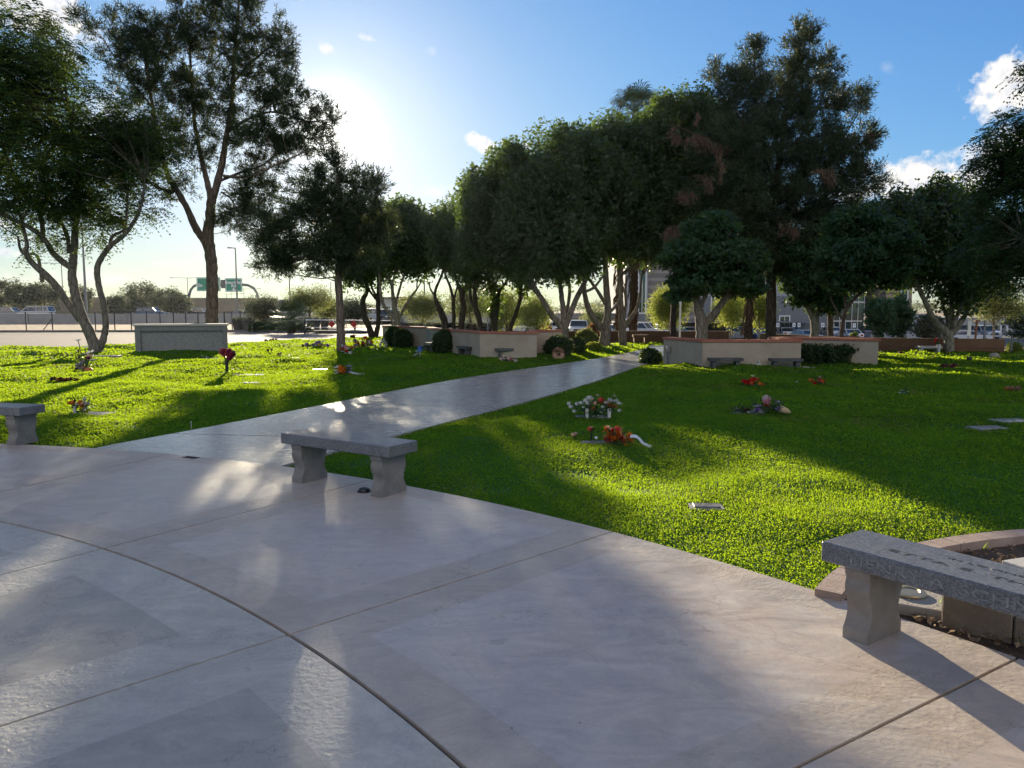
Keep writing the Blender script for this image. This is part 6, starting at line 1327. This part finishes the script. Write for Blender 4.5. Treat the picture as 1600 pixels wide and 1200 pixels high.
def bouquet(name, label, cat, px, py, items, vase=None, fol=0, folr=None, group='flowers and keepsakes left on the graves', fcol=None, stems=True):
    g = G(px, py, .03); z = float(lawn_z(np.array([g.x]), np.array([g.y]))[0])+.02; d = g.y; s = d/F; rt = root(name, (g.x, g.y, z), label, cat, group); rs = random.Random(int(px*31+py))
    top = max([it[1] for it in items], default=6)
    cents = []
    for (dx, up, r, colr, kind) in items:
        c = (dx*s, rs.uniform(-.5, .5)*.05-.02*0, max(.02, up*s)); cents.append(c)
        C, A, B, V = head(c, r*s, kind, rs); quads_mesh('blossom', C, A, B, V, FC[colr], rt)
    if stems and items:
        b = M()
        for c in cents:
            x0 = 0 if vase is None else min(vase, key=lambda v: abs(v[0]*s-c[0]))[0]*s; z0 = 0 if vase is None else vase[0][1]*s*.9
            b.tube([(x0+(c[0]-x0)*.15, 0, z0), (x0+(c[0]-x0)*.6, c[1]*.5, z0+(c[2]-z0)*.6), c], .0035+.0004*d, n=4)
        b.build('stems', m_stem, rt)
    if fol:
        rr = (folr or (max(abs(c[0]) for c in cents) if cents else .15)); K = fol
        u = rdir(K); cl = u*[rr, .10, top*s*.35]+[sum(c[0] for c in cents)/max(1, len(cents)), 0, top*s*.4]; cl[:, 2] = np.maximum(cl[:, 2], .015); cl[:, 1] += .09
        cl[:, 0] += 0; C, A, B, V = leaves(cl, u, 'bush', .2, .8); C[:, 2] = np.maximum(C[:, 2], .01); quads_mesh('foliage', C, A, B, V, fcol or lf_bush, rt)
    for v in (vase or []):
        dx, h, r, mt = v; b = M(); b.lathe([(r*s*.8, -.05), (r*s*.85, 0), (r*s, h*s*.7), (r*s*1.12, h*s), (r*s*.95, h*s), (r*s*.8, h*s*.8)], 14, (dx*s, 0, 0)); b.build('vase', mt, rt, smooth=40)
    return rt
m_vw = mat('vase_white', (.62, .60, .58), None, rough=.45); m_vb = mat('vase_black', (.02, .02, .022), None, rough=.4); m_vt = mat('terracotta_pot', (.38, .13, .05), None, rough=.8); m_strw = mat('straw', (.42, .30, .17), (.55, .42, .25), 30, .9)
def rnd_items(n, x0, x1, z0, z1, r0, r1, cols, kinds, seed):
    rs = random.Random(seed); return [(rs.uniform(x0, x1), rs.uniform(z0, z1), rs.uniform(r0, r1), rs.choice(cols), rs.choice(kinds)) for _ in range(n)]
def ribbon(rt, pts, wd, m_, name='ribbon'):
    """flat strip through pixel offsets (dx, depth m, up px)"""
    b = M(); s = rt.location.y/F; P_ = [Vector((p[0]*s, p[1], p[2]*s)) for p in pts]; vs = []
    for i, p in enumerate(P_):
        t = (P_[min(i+1, len(P_)-1)]-P_[max(0, i-1)]).normalized(); sd = Vector((0, 1, .35)).cross(t).normalized().cross(t).normalized(); vs += [p-sd*wd/2, p+sd*wd/2]
    b.add(vs, [(2*i, 2*i+1, 2*i+3, 2*i+2) for i in range(len(P_)-1)]); return b.build(name, m_, rt)
m_rib = mat('ribbon_white', (.75, .74, .74), (.62, .58, .6), 12, .45)
# right lawn
bouquet('flower_vases', 'white roses and rust leaves in two white vases on one grave, nearest the path', 'flowers', 925, 657,
        [(-36, 22, 4, 'white', 'rose'), (-33, 17, 4.5, 'white', 'rose'), (-28, 10, 4.2, 'white', 'rose'), (-24, 22, 4, 'white', 'rose'), (-17, 23, 4.4, 'white', 'rose'), (-14, 17, 2.5, 'white', 'rose'), (-9, 27, 5, 'white', 'rose'), (-4, 31, 5.5, 'white', 'rose'), (-6, 23, 5, 'white', 'rose'), (1, 29, 4.5, 'cream', 'rose'),
         (14, 28, 5.5, 'coral', 'ball'), (6, 22, 5, 'peach', 'rose'), (-3, 16, 7, 'rust', 'spike'), (3, 12, 6, 'rust', 'spike'), (27, 26, 5.5, 'white', 'spike'), (33, 27, 5, 'white', 'daisy'), (38, 25, 5, 'white', 'spike'), (43, 22, 4.5, 'white', 'daisy'), (22, 24, 4, 'palepink', 'rose'),
         (28, 18, 7, 'rust', 'spike'), (36, 17, 5, 'rust', 'spike'), (37, 18, 3.6, 'peach', 'rose'), (17, 17, 3.4, 'white', 'rose'), (15, 9, 3.6, 'white', 'daisy'), (20, 12, 3, 'white', 'daisy'), (43, 11, 3.6, 'white', 'rose'), (12, 3, 3, 'white', 'daisy'), (2, 3, 3, 'white', 'daisy'), (35, 34, 3, 'cream', 'spike'), (8, 35, 3, 'cream', 'spike')],
        [(-8, 15, 2.6, m_vw), (27, 15, 2.9, m_vw)], 16, .22)
bouquet('flower_pile', 'bright orange and red artificial flower pile with a white ribbon trailing right', 'flowers', 964, 703,
        rnd_items(9, -22, 10, 5, 18, 7, 9, ['orange', 'red', 'orange'], ['spike'], 3)+[(-17, 22, 8, 'orange', 'spike'), (-14, 25, 6, 'peach', 'spike'), (-8, 19, 8, 'red', 'spike'), (0, 22, 9, 'coral', 'spike'), (2, 12, 9, 'red', 'spike'), (-18, 6, 7, 'rose', 'spike'), (16, 8, 8, 'orange', 'spike'), (20, 12, 8, 'orange', 'spike'), (12, 4, 8, 'orange', 'spike'), (22, 5, 6, 'orange', 'spike'), (6, 8, 8, 'wine', 'spike')], None, 5, .12)
rt_ = bpy.data.objects['flower_pile']; ribbon(rt_, [(20, -.03, 15), (28, -.05, 15), (33, -.07, 12), (38, -.1, 6), (45, -.13, 2), (50, -.15, .8)], .075, m_rib)
bouquet('single_flower', 'small peach artificial rose lying low in the grass left of the orange pile', 'flower', 896, 692, [(0, 4, 5, 'peach', 'rose'), (4, 6, 3, 'palepink', 'rose')])
bouquet('single_flower', 'single red and pink bud on a black stem left of the orange pile', 'flower', 924, 694, [(-3, 17, 4.5, 'coral', 'rose'), (0, 19, 3.5, 'peach', 'rose'), (2, 17, 3, 'brown', 'rose')], [(0, 12, 1.2, m_vb)])
g = G(931, 695); rt = root('golf_ball', (g.x, g.y, .05), 'small white ball beside the black-stemmed bud', 'ball'); b = M(); b.blob((0, 0, .03), .023, 12, 8); b.build('shell', mat('ball_white', (.75, .76, .77), None, rough=.5), rt, smooth='all'); b = M(); b.lathe([(.012, -.01), (.016, .002), (.012, .009)], 10); b.build('tee', m_vw, rt)
bouquet('flower_bouquet', 'red and orange rose bouquet lying at centre right before the left wall bench', 'flowers', 1172, 609, rnd_items(9, -13, 12, 4, 11, 4, 5.5, ['orange', 'red', 'coral', 'rust', 'red'], ['rose'], 5)+[(16, 3, 4, 'orange', 'rose'), (3, 15, 3, 'cream', 'lily'), (8, 12, 3, 'palepink', 'lily'), (20, 2, 3, 'rust', 'rose')], None, 5, .15)
bouquet('flower_bouquet', 'small red lily bouquet right of the pale glass ball', 'flowers', 1276, 607, rnd_items(8, -9, 9, 3, 10, 3.5, 4.6, ['red', 'coral', 'orange'], ['lily', 'rose'], 6)+[(5, 13, 2, 'cream', 'rose')], None, 3, .1)
for lab, px, r in (('pale blue-green glass ball half sunk in the lawn', 1244, .062), ('tiny white pebble left of the pale glass ball', 1233, .025)):
    g = G(px, 605.5); rt = root('garden_globe', (g.x, g.y, .03), lab, 'ornament'); b = M(); b.blob((0, 0, r*.6), r, 14, 9); b.build('globe', mat('globe_teal', (.42, .55, .54), (.55, .63, .62), 10, .3), rt, smooth='all'); b = M(); b.lathe([(r*.8, -.02), (r*1.2, .0), (r*1.1, .012)], 12); b.build('base', m_vw, rt)
bouquet('flower_arrangement', 'lilac and purple flowers with a large pale pink ball bloom and red bow', 'flowers', 1192, 650, rnd_items(10, -14, 0, 4, 15, 3, 4.2, ['lilac', 'purple', 'lilac', 'white'], ['daisy', 'ball'], 8)+[(5, 24, 7.5, 'palepink', 'ball'), (5, 22, 7, 'pink', 'ball'), (3, 13, 5, 'red', 'spike'), (7, 14, 5, 'red', 'spike'), (10, 13, 2.2, 'white', 'daisy'), (-20, 3, 4, 'white', 'daisy'), (-17, 5, 3.5, 'lilac', 'daisy')], [(4, 8, 1.2, m_vb)], 12, .28)
rt_ = bouquet('flower_arrangement', 'tipped lilac flowers in a straw cone, right of the pink ball bloom', 'flowers', 1222, 650, rnd_items(7, -10, 0, 6, 14, 3, 4, ['lilac', 'purple', 'white'], ['daisy', 'ball'], 9)+[(-9, 19, 4, 'lilac', 'daisy'), (-6, 17, 3.6, 'purple', 'daisy')], None, 6, .14)
b = M(); s_ = rt_.location.y/F; b.tube([(-4*s_, 0, 8*s_), (8*s_, .02, 4*s_), (14*s_, .03, 1.5*s_)], [6*s_, 4.5*s_, 1.5*s_], n=12); b.build('straw_cone', m_strw, rt_)
bouquet('dried_flowers', 'dark flattened dried flowers left of the lilac arrangement', 'flowers', 1163, 648, rnd_items(9, -13, 10, 2, 5, 3, 4.5, ['brown', 'grey', 'wine'], ['ball', 'spike'], 10), None, 5, .2)
bouquet('single_flower', 'tiny white blossoms alone on the shaded right lawn', 'flower', 1410, 620, [(-5, 2.5, 2.6, 'white', 'daisy'), (-1, 5, 2.6, 'white', 'lily'), (9, 4, 1.5, 'white', 'daisy'), (3, 2, 1.8, 'teal', 'daisy')], None, 2, .1)
bouquet('dried_flowers', 'low rust-brown flower cluster near the right edge of the lawn', 'flowers', 1580, 616, rnd_items(10, -9, 11, 2, 6, 3.2, 4.2, ['tan', 'rust', 'tan'], ['ball'], 12))
bouquet('dried_flowers', 'dark pink and black flower pile on the sunlit right lawn', 'flowers', 1484, 580, rnd_items(12, -14, 12, 1.5, 6, 2.6, 3.8, ['brown', 'wine', 'brown', 'pink'], ['ball', 'spike'], 13), None, 4, .3)
bouquet('dried_flowers', 'small dark clump on the sunlit lawn near the right planter end', 'flowers', 1409, 559, rnd_items(6, -4, 4, 2, 5, 2, 2.8, ['brown', 'wine'], ['ball'], 14))
g = G(1514, 571); rt = root('grave_vase', (g.x, g.y, .03), 'tiny dark upright vase on the sunlit right lawn', 'vase'); b = M(); b.lathe([(.06, 0), (.075, .12), (.07, .22), (.05, .22)], 12); b.build('body', m_vb, rt, smooth=30); b = M(); b.lathe([(.09, -.02), (.09, .015)], 12); b.build('base', m_conc, rt)
# white figurine against the right wall
def figurine(px, py, label, hpx, m_, name='angel_figurine', wings=True):
    g = G(px, py); d = g.y; h = hpx*d/F; rt = root(name, (g.x, g.y, .03), label, 'figurine'); b = M()
    b.lathe([(.17*h, 0), (.18*h, .06*h), (.13*h, .1*h)], 12); b.build('base', m_, rt, smooth=30)
    b = M(); b.lathe([(.15*h, .1*h), (.18*h, .22*h), (.14*h, .42*h), (.15*h, .58*h), (.10*h, .66*h), (.05*h, .70*h)], 12); b.build('body', m_, rt, smooth='all')
    b = M(); b.blob((0, 0, .82*h), (.115*h, .115*h, .13*h), 12, 8); b.build('head', m_, rt, smooth='all')
    for s in (-1, 1):
        b = M(); b.tube([(s*.12*h, -.02*h, .6*h), (s*.17*h, -.12*h, .48*h), (s*.05*h, -.17*h, .42*h)], [.045*h, .045*h, .035*h], n=6); b.build('arm', m_, rt, smooth='all')
        if wings: b = M(); b.add([(s*.06*h, .1*h, .6*h), (s*.26*h, .12*h, .74*h), (s*.28*h, .14*h, .5*h), (s*.16*h, .12*h, .3*h), (s*.05*h, .14*h, .4*h)], [(0, 1, 2, 3, 4)]); b.build('wing', m_, rt)
    return rt
m_figw = mat('figurine_white', (.60, .60, .56), (.38, .40, .36), 14, .6, .4, 60)
figurine(1185, 579.5, 'white mottled figurine between the two benches at the right planter wall', 16, m_figw)
for lab, px, r in (('larger pale stone in front of the box hedge', 1256, .075), ('pale stone touching the larger one by the box hedge', 1262, .06), ('smaller pale stone set apart by the box hedge', 1271.5, .055)):
    g = G(px, 578.5); rt = root('garden_stone', (g.x, g.y, .02), lab, 'stone', 'pale stones by the box hedge'); b = M(); b.blob((0, 0, r*.5), (r*1.3, r, r*.75), 10, 7, .08, random.Random(int(px))); b.build('rock', mat('pale_rock', (.30, .26, .22), (.42, .37, .31), 8, .9, .5, 40), rt, smooth='all'); b = M(); b.blob((r*.8, -r*.6, r*.1), r*.35, 7, 5, .1, random.Random(3)); b.build('chip', MATS['pale_rock'], rt)
g = G(1553, 561.5); rt = root('garden_stone', (g.x, g.y, .02), 'pale rounded rock on the sunlit lawn before the brown wall at right', 'stone'); b = M(); b.blob((0, 0, .08), (.17, .12, .12), 12, 8, .08, random.Random(5)); b.build('rock', MATS['pale_rock'], rt, smooth='all'); b = M(); b.blob((.1, -.08, .04), .07, 8, 6, .1, random.Random(6)); b.build('chip', MATS['pale_rock'], rt)
bouquet('flower_vase', 'white vase with red flowers standing behind the pale stone bench', 'flowers', 1466, 556, [(-5, 21, 2.8, 'red', 'rose'), (-3, 23, 2.2, 'pink', 'rose'), (-6, 17, 2, 'red', 'rose')], [(0, 14, 2.6, m_vw)])
# beside and left of the path
def wreath(px, py, label, rpx, col, hole, name='wreath', fill=None):
    g = G(px, py); d = g.y; s = d/F; rt = root(name, (g.x, g.y, .03), label, 'wreath'); rs = random.Random(int(px)); n = 20
    C = []; A = []; B = []; V = []
    for i in range(n):
        q = i/n*6.283; c = (math.cos(q)*rpx*s*.72, .03*math.sin(3*q), rpx*s+math.sin(q)*rpx*s*.72); c0, a, b_, v = head(c, rpx*s*.36, 'ball', rs, (0, -1, .3)); C.append(c0); A.append(a); B.append(b_); V += v
    quads_mesh('ring', np.concatenate(C), np.concatenate(A), np.concatenate(B), V, FC[col], rt)
    b = M(); b.tube([(0, .06, 0), (0, .1, rpx*s), (0, .06, rpx*s*1.8)], .012, n=5); b.build('stand', m_vb, rt)
    if fill: fill(rt, s, rs)
    return rt
def tanfill(rt, s, rs):
    b = M(); b.blob((0, -.03, 6.5*s), (10*s, .09, 6.2*s), 14, 9, .05, rs); b.build('sack', mat('burlap', (.32, .19, .13), (.42, .27, .19), 20, .95, .5, 80), rt, smooth='all')
    C, A, B, V = head((0, -.10, 10*s), 4*s, 'rose', rs, (0, -1, .2)); quads_mesh('bow', C, A, B, V, FC['tan'], rt)
wreath(872.5, 564, 'ruffled tan wreath with sack-like centre before the large round bush', 10, 'tan', 0, fill=tanfill)
wreath(599, 546, 'white ring wreath with dark centre left of the clipped bushes', 6.5, 'white', 0)
bouquet('flower_bouquet', 'pink and white flowers lying under the lettered bench on the left planter wall', 'flowers', 796, 568.5, rnd_items(12, -13, 11, 2, 6, 2.6, 3.8, ['pink', 'white', 'palepink', 'pink'], ['rose', 'daisy'], 15)+[(-9, 10, 2.4, 'white', 'daisy')], None, 5, .25)
rt_ = bouquet('pinwheel', 'blue pinwheel and pale blossoms standing in the shade before the left planter', 'pinwheel', 656, 563, [(-4, 9, 3.2, 'teal', 'daisy'), (-6, 4, 3, 'white', 'daisy'), (-8, 2, 2.6, 'white', 'daisy'), (-2, 6, 3, 'lilac', 'daisy')], None, 2, .1)
b = M(); s_ = rt_.location.y/F
for i in range(8): q = i*math.pi/4; a = Vector((math.cos(q), 0, math.sin(q)))*6*s_; o = Vector((math.cos(q+.5), 0, math.sin(q+.5)))*3.4*s_; c = Vector((1.5*s_, -.05, 13*s_)); b.add([c, c+o+Vector((0, -.03, 0)), c+a], [(0, 1, 2)])
b.build('vanes', mat('vane_blue', (.04, .14, .60), None, rough=.3), rt_); b = M(); b.tube([(0, 0, 0), (1.5*s_, -.03, 13*s_)], .008, n=5); b.build('stick', m_vw, rt_)
rt_ = bouquet('flower_bouquet', 'white, orange and purple flowers with a silvery ribbon, middle of the left lawn', 'flowers', 537, 593.5, [(-12, 11, 4, 'white', 'daisy'), (-11, 6, 4, 'white', 'daisy'), (-8, 12, 3.5, 'white', 'rose'), (-4, 11, 5.5, 'orange', 'ball'), (-3, 6, 5.5, 'orange', 'ball'), (1, 9, 4, 'orange', 'ball'), (1, 5, 4.5, 'rust', 'ball'), (8, 13, 3.5, 'purple', 'daisy'), (10, 9, 3.8, 'lilac', 'daisy'), (8, 5, 3.8, 'purple', 'daisy'), (-12, 2, 3, 'white', 'daisy'), (11, 13, 2.8, 'lilac', 'daisy'), (-9, 3, 3, 'white', 'rose')], None, 6, .18)
ribbon(rt_, [(10, -.03, 5), (16, -.05, 3), (24, -.08, 1.5), (34, -.1, 1)], .08, mat('ribbon_silver', (.4, .42, .42), None, rough=.4))
bouquet('flower_bouquet', 'mixed grey-white and purple flower row left of the sun pine trunk', 'flowers', 501, 549, rnd_items(18, -22, 18, 3, 10, 2.8, 4.2, ['grey', 'lilac', 'palepink', 'white', 'yellow', 'purple', 'grey'], ['ball', 'daisy', 'rose'], 16)+[(-28, 3, 2.5, 'brown', 'ball')], None, 10, .5)
bouquet('flower_bouquet', 'red, yellow and white flowers in a group right of the sun pine trunk, nearer one', 'flowers', 545, 562, rnd_items(16, -10, 12, 4, 14, 2.6, 4, ['red', 'yellow', 'orange', 'coral', 'pink', 'white'], ['daisy', 'rose'], 17)+[(3, 2, 3, 'white', 'rose'), (-4, 2, 3, 'white', 'daisy')], [(2, 5, 3, m_vw)], 8, .22)
bouquet('flower_bouquet', 'long pink and grey flower row behind the red and yellow flowers', 'flowers', 565, 549, rnd_items(18, -14, 20, 2, 9, 2.6, 4, ['grey', 'coral', 'palepink', 'lilac', 'white', 'rust'], ['ball', 'daisy'], 18)+[(-10, 11, 3.6, 'grey', 'ball'), (6, 15, 3.6, 'coral', 'rose'), (10, 12, 3.6, 'rust', 'rose'), (2, 13, 3, 'yellow', 'rose')], None, 8, .4)
bouquet('dried_flowers', 'small dark clump beside the stub post on the sunlit grass', 'flowers', 551, 531.5, rnd_items(5, -3, 3, 2, 4, 1.8, 2.6, ['brown', 'wine'], ['ball'], 19))
bouquet('dried_flowers', 'reddish low flowers at the far edge of the left lawn', 'flowers', 423, 533, rnd_items(9, -9, 10, 1, 3.5, 1.6, 2.6, ['coral', 'brown', 'wine', 'brown'], ['ball'], 20))
bouquet('dried_flowers', 'pair of withered stems near the shade line left of the flower row', 'flowers', 422, 557, [(-3, 7, 2.5, 'brown', 'ball'), (3, 8, 2, 'wine', 'ball')])
bouquet('dried_flowers', 'greyish withered blossoms right of the withered stem pair', 'flowers', 437, 561, [(-2, 6, 2.4, 'tan', 'ball'), (2, 7, 2.2, 'grey', 'ball'), (1, 3, 2, 'cream', 'daisy')])
bouquet('flower_vase', 'dusty dark red artificial roses in a tall black vase before the granite wall', 'flowers', 355, 587, rnd_items(15, -9, 9, 20, 33, 4.2, 5.6, ['rose', 'darkred', 'rose', 'wine'], ['rose'], 21)+[(12, 31, 3, 'grey', 'spike'), (14, 27, 3, 'grey', 'spike')], [(0, 17, 2.6, m_vb)], 9, .14)
bouquet('artificial_roses', 'tall white lilies and pale roses with dark leaves at the foot of the feathery tree', 'flowers', 133, 579, [(-9, 47, 5.5, 'white', 'lily'), (2, 36, 5, 'white', 'lily'), (5, 26, 7, 'white', 'lily'), (9, 22, 7, 'palepink', 'lily'), (10, 28, 6, 'white', 'lily'), (13, 17, 5, 'white', 'daisy'), (6, 20, 4, 'wine', 'rose'), (-2, 12, 6, 'grey', 'rose'), (-10, 8, 6, 'grey', 'rose'), (-6, 4, 5, 'grey', 'rose'), (-12, 3, 4, 'brown', 'rose'), (0, 5, 5, 'tan', 'rose'), (-9, 30, 4, 'brown', 'spike'), (-8, 20, 4, 'brown', 'spike')], None, 12, .3)
g = G(139, 585); rt = root('pumpkin', (g.x, g.y, .03), 'small orange pumpkin in front of the white lilies', 'pumpkin'); b = M()
r_ = 6.5*g.y/F; n = 24
vs = [(math.cos(q)*r_*math.sin(p)*(1-.10*abs(math.sin(q*4))), math.sin(q)*r_*math.sin(p)*(1-.10*abs(math.sin(q*4))), r_*.72*(1-math.cos(p))) for p in [math.pi*(i+.5)/9 for i in range(9)] for q in [j/n*6.283 for j in range(n)]]
b.add(vs, [(i*n+j, i*n+(j+1) % n, (i+1)*n+(j+1) % n, (i+1)*n+j) for i in range(8) for j in range(n)]+[tuple(range(n-1, -1, -1)), tuple(range(8*n, 9*n))]); b.build('shell', mat('pumpkin_skin', (.45, .13, .03), (.55, .2, .05), 6, .6), rt, smooth='all'); b = M(); b.tube([(0, 0, r_*1.3), (.01, 0, r_*1.75)], [.012, .009], n=6); b.build('stalk', m_stem, rt)
bouquet('dried_flowers', 'flattened spread of reddish-brown dried blooms on the left lawn', 'flowers', 102, 601, rnd_items(22, -22, 22, 1, 4, 2.6, 4, ['brown', 'rust', 'brown', 'darkred'], ['spike', 'ball'], 22))
bouquet('flower_bouquet', 'orange and yellow flowers in a small white vase near the left bench', 'flowers', 122, 648, [(-11, 17, 4, 'orange', 'rose'), (-6, 18, 4, 'orange', 'ball'), (-1, 15, 4, 'palepink', 'rose'), (3, 18, 4, 'orange', 'rose'), (6, 14, 4, 'rust', 'ball'), (5, 9, 4.5, 'yellow', 'rose'), (-4, 20, 3, 'wine', 'rose'), (9, 16, 3.5, 'peach', 'rose')], [(-5, 12, 2.4, m_vw)], 6, .08)
figurine(133, 646, 'grey angel figurine behind the orange and yellow flowers', 24, mat('figurine_grey', (.24, .26, .25), (.34, .35, .33), 14, .6, .4, 60))
gst = 'small white-tipped stakes in the shade before the granite wall'
for i, (px, py, lab) in enumerate([(162, 566, 'leftmost white-tipped stake by the tree foot'), (176, 566, 'second white-tipped stake from the tree foot'), (184, 565, 'third white-tipped stake from the tree foot'), (192, 565, 'fourth white-tipped stake from the tree foot'), (204, 565, 'middle white-tipped stake, wider tip'), (211, 565, 'white-tipped stake right of the wide-tipped one'), (316, 565, 'white-tipped stake left of the bright markers'), (323, 566, 'white-tipped stake at the corner of the bright markers'), (299, 671, 'lone white stake near the path on the left lawn')]):
    g = G(px, py); s_ = g.y/F; h = (8 if py < 600 else 10)*s_; rt = root('lawn_stake', (g.x, g.y, .02), lab, 'stake', gst if py < 600 else None); b = M(); b.tube([(0, 0, -.03), (0, 0, h)], .25*s_+.002, n=5); b.build('rod', m_vb if i % 3 == 0 else m_vw, rt); b = M(); b.blob((0, 0, h), (.8*s_, .8*s_, .9*s_), 8, 6); b.build('tip', mat('tip_white', (.7, .7, .68), None, rough=.5), rt)
# ---------------------------------------------------------------- air
hm = bpy.data.materials.new('haze_air'); hm.use_nodes = True; t = NT(hm.node_tree); t.n.remove(t.n['Principled BSDF'])
pv = t.node('ShaderNodeVolumePrincipled', {'Color': (.86, .90, .95), 'Density': .000045, 'Anisotropy': .70}); t.l.new(pv.outputs[0], t.n['Material Output'].inputs['Volume'])
b = M(); b.box((-460, -40, -4.5), (460, 460, 26)); tag(b.build('haze', hm), 'faint evening haze in the air', kind='stuff')
scene.cycles.volume_bounces = 0; scene.cycles.volume_step_rate = 10; scene.cycles.volume_max_steps = 64
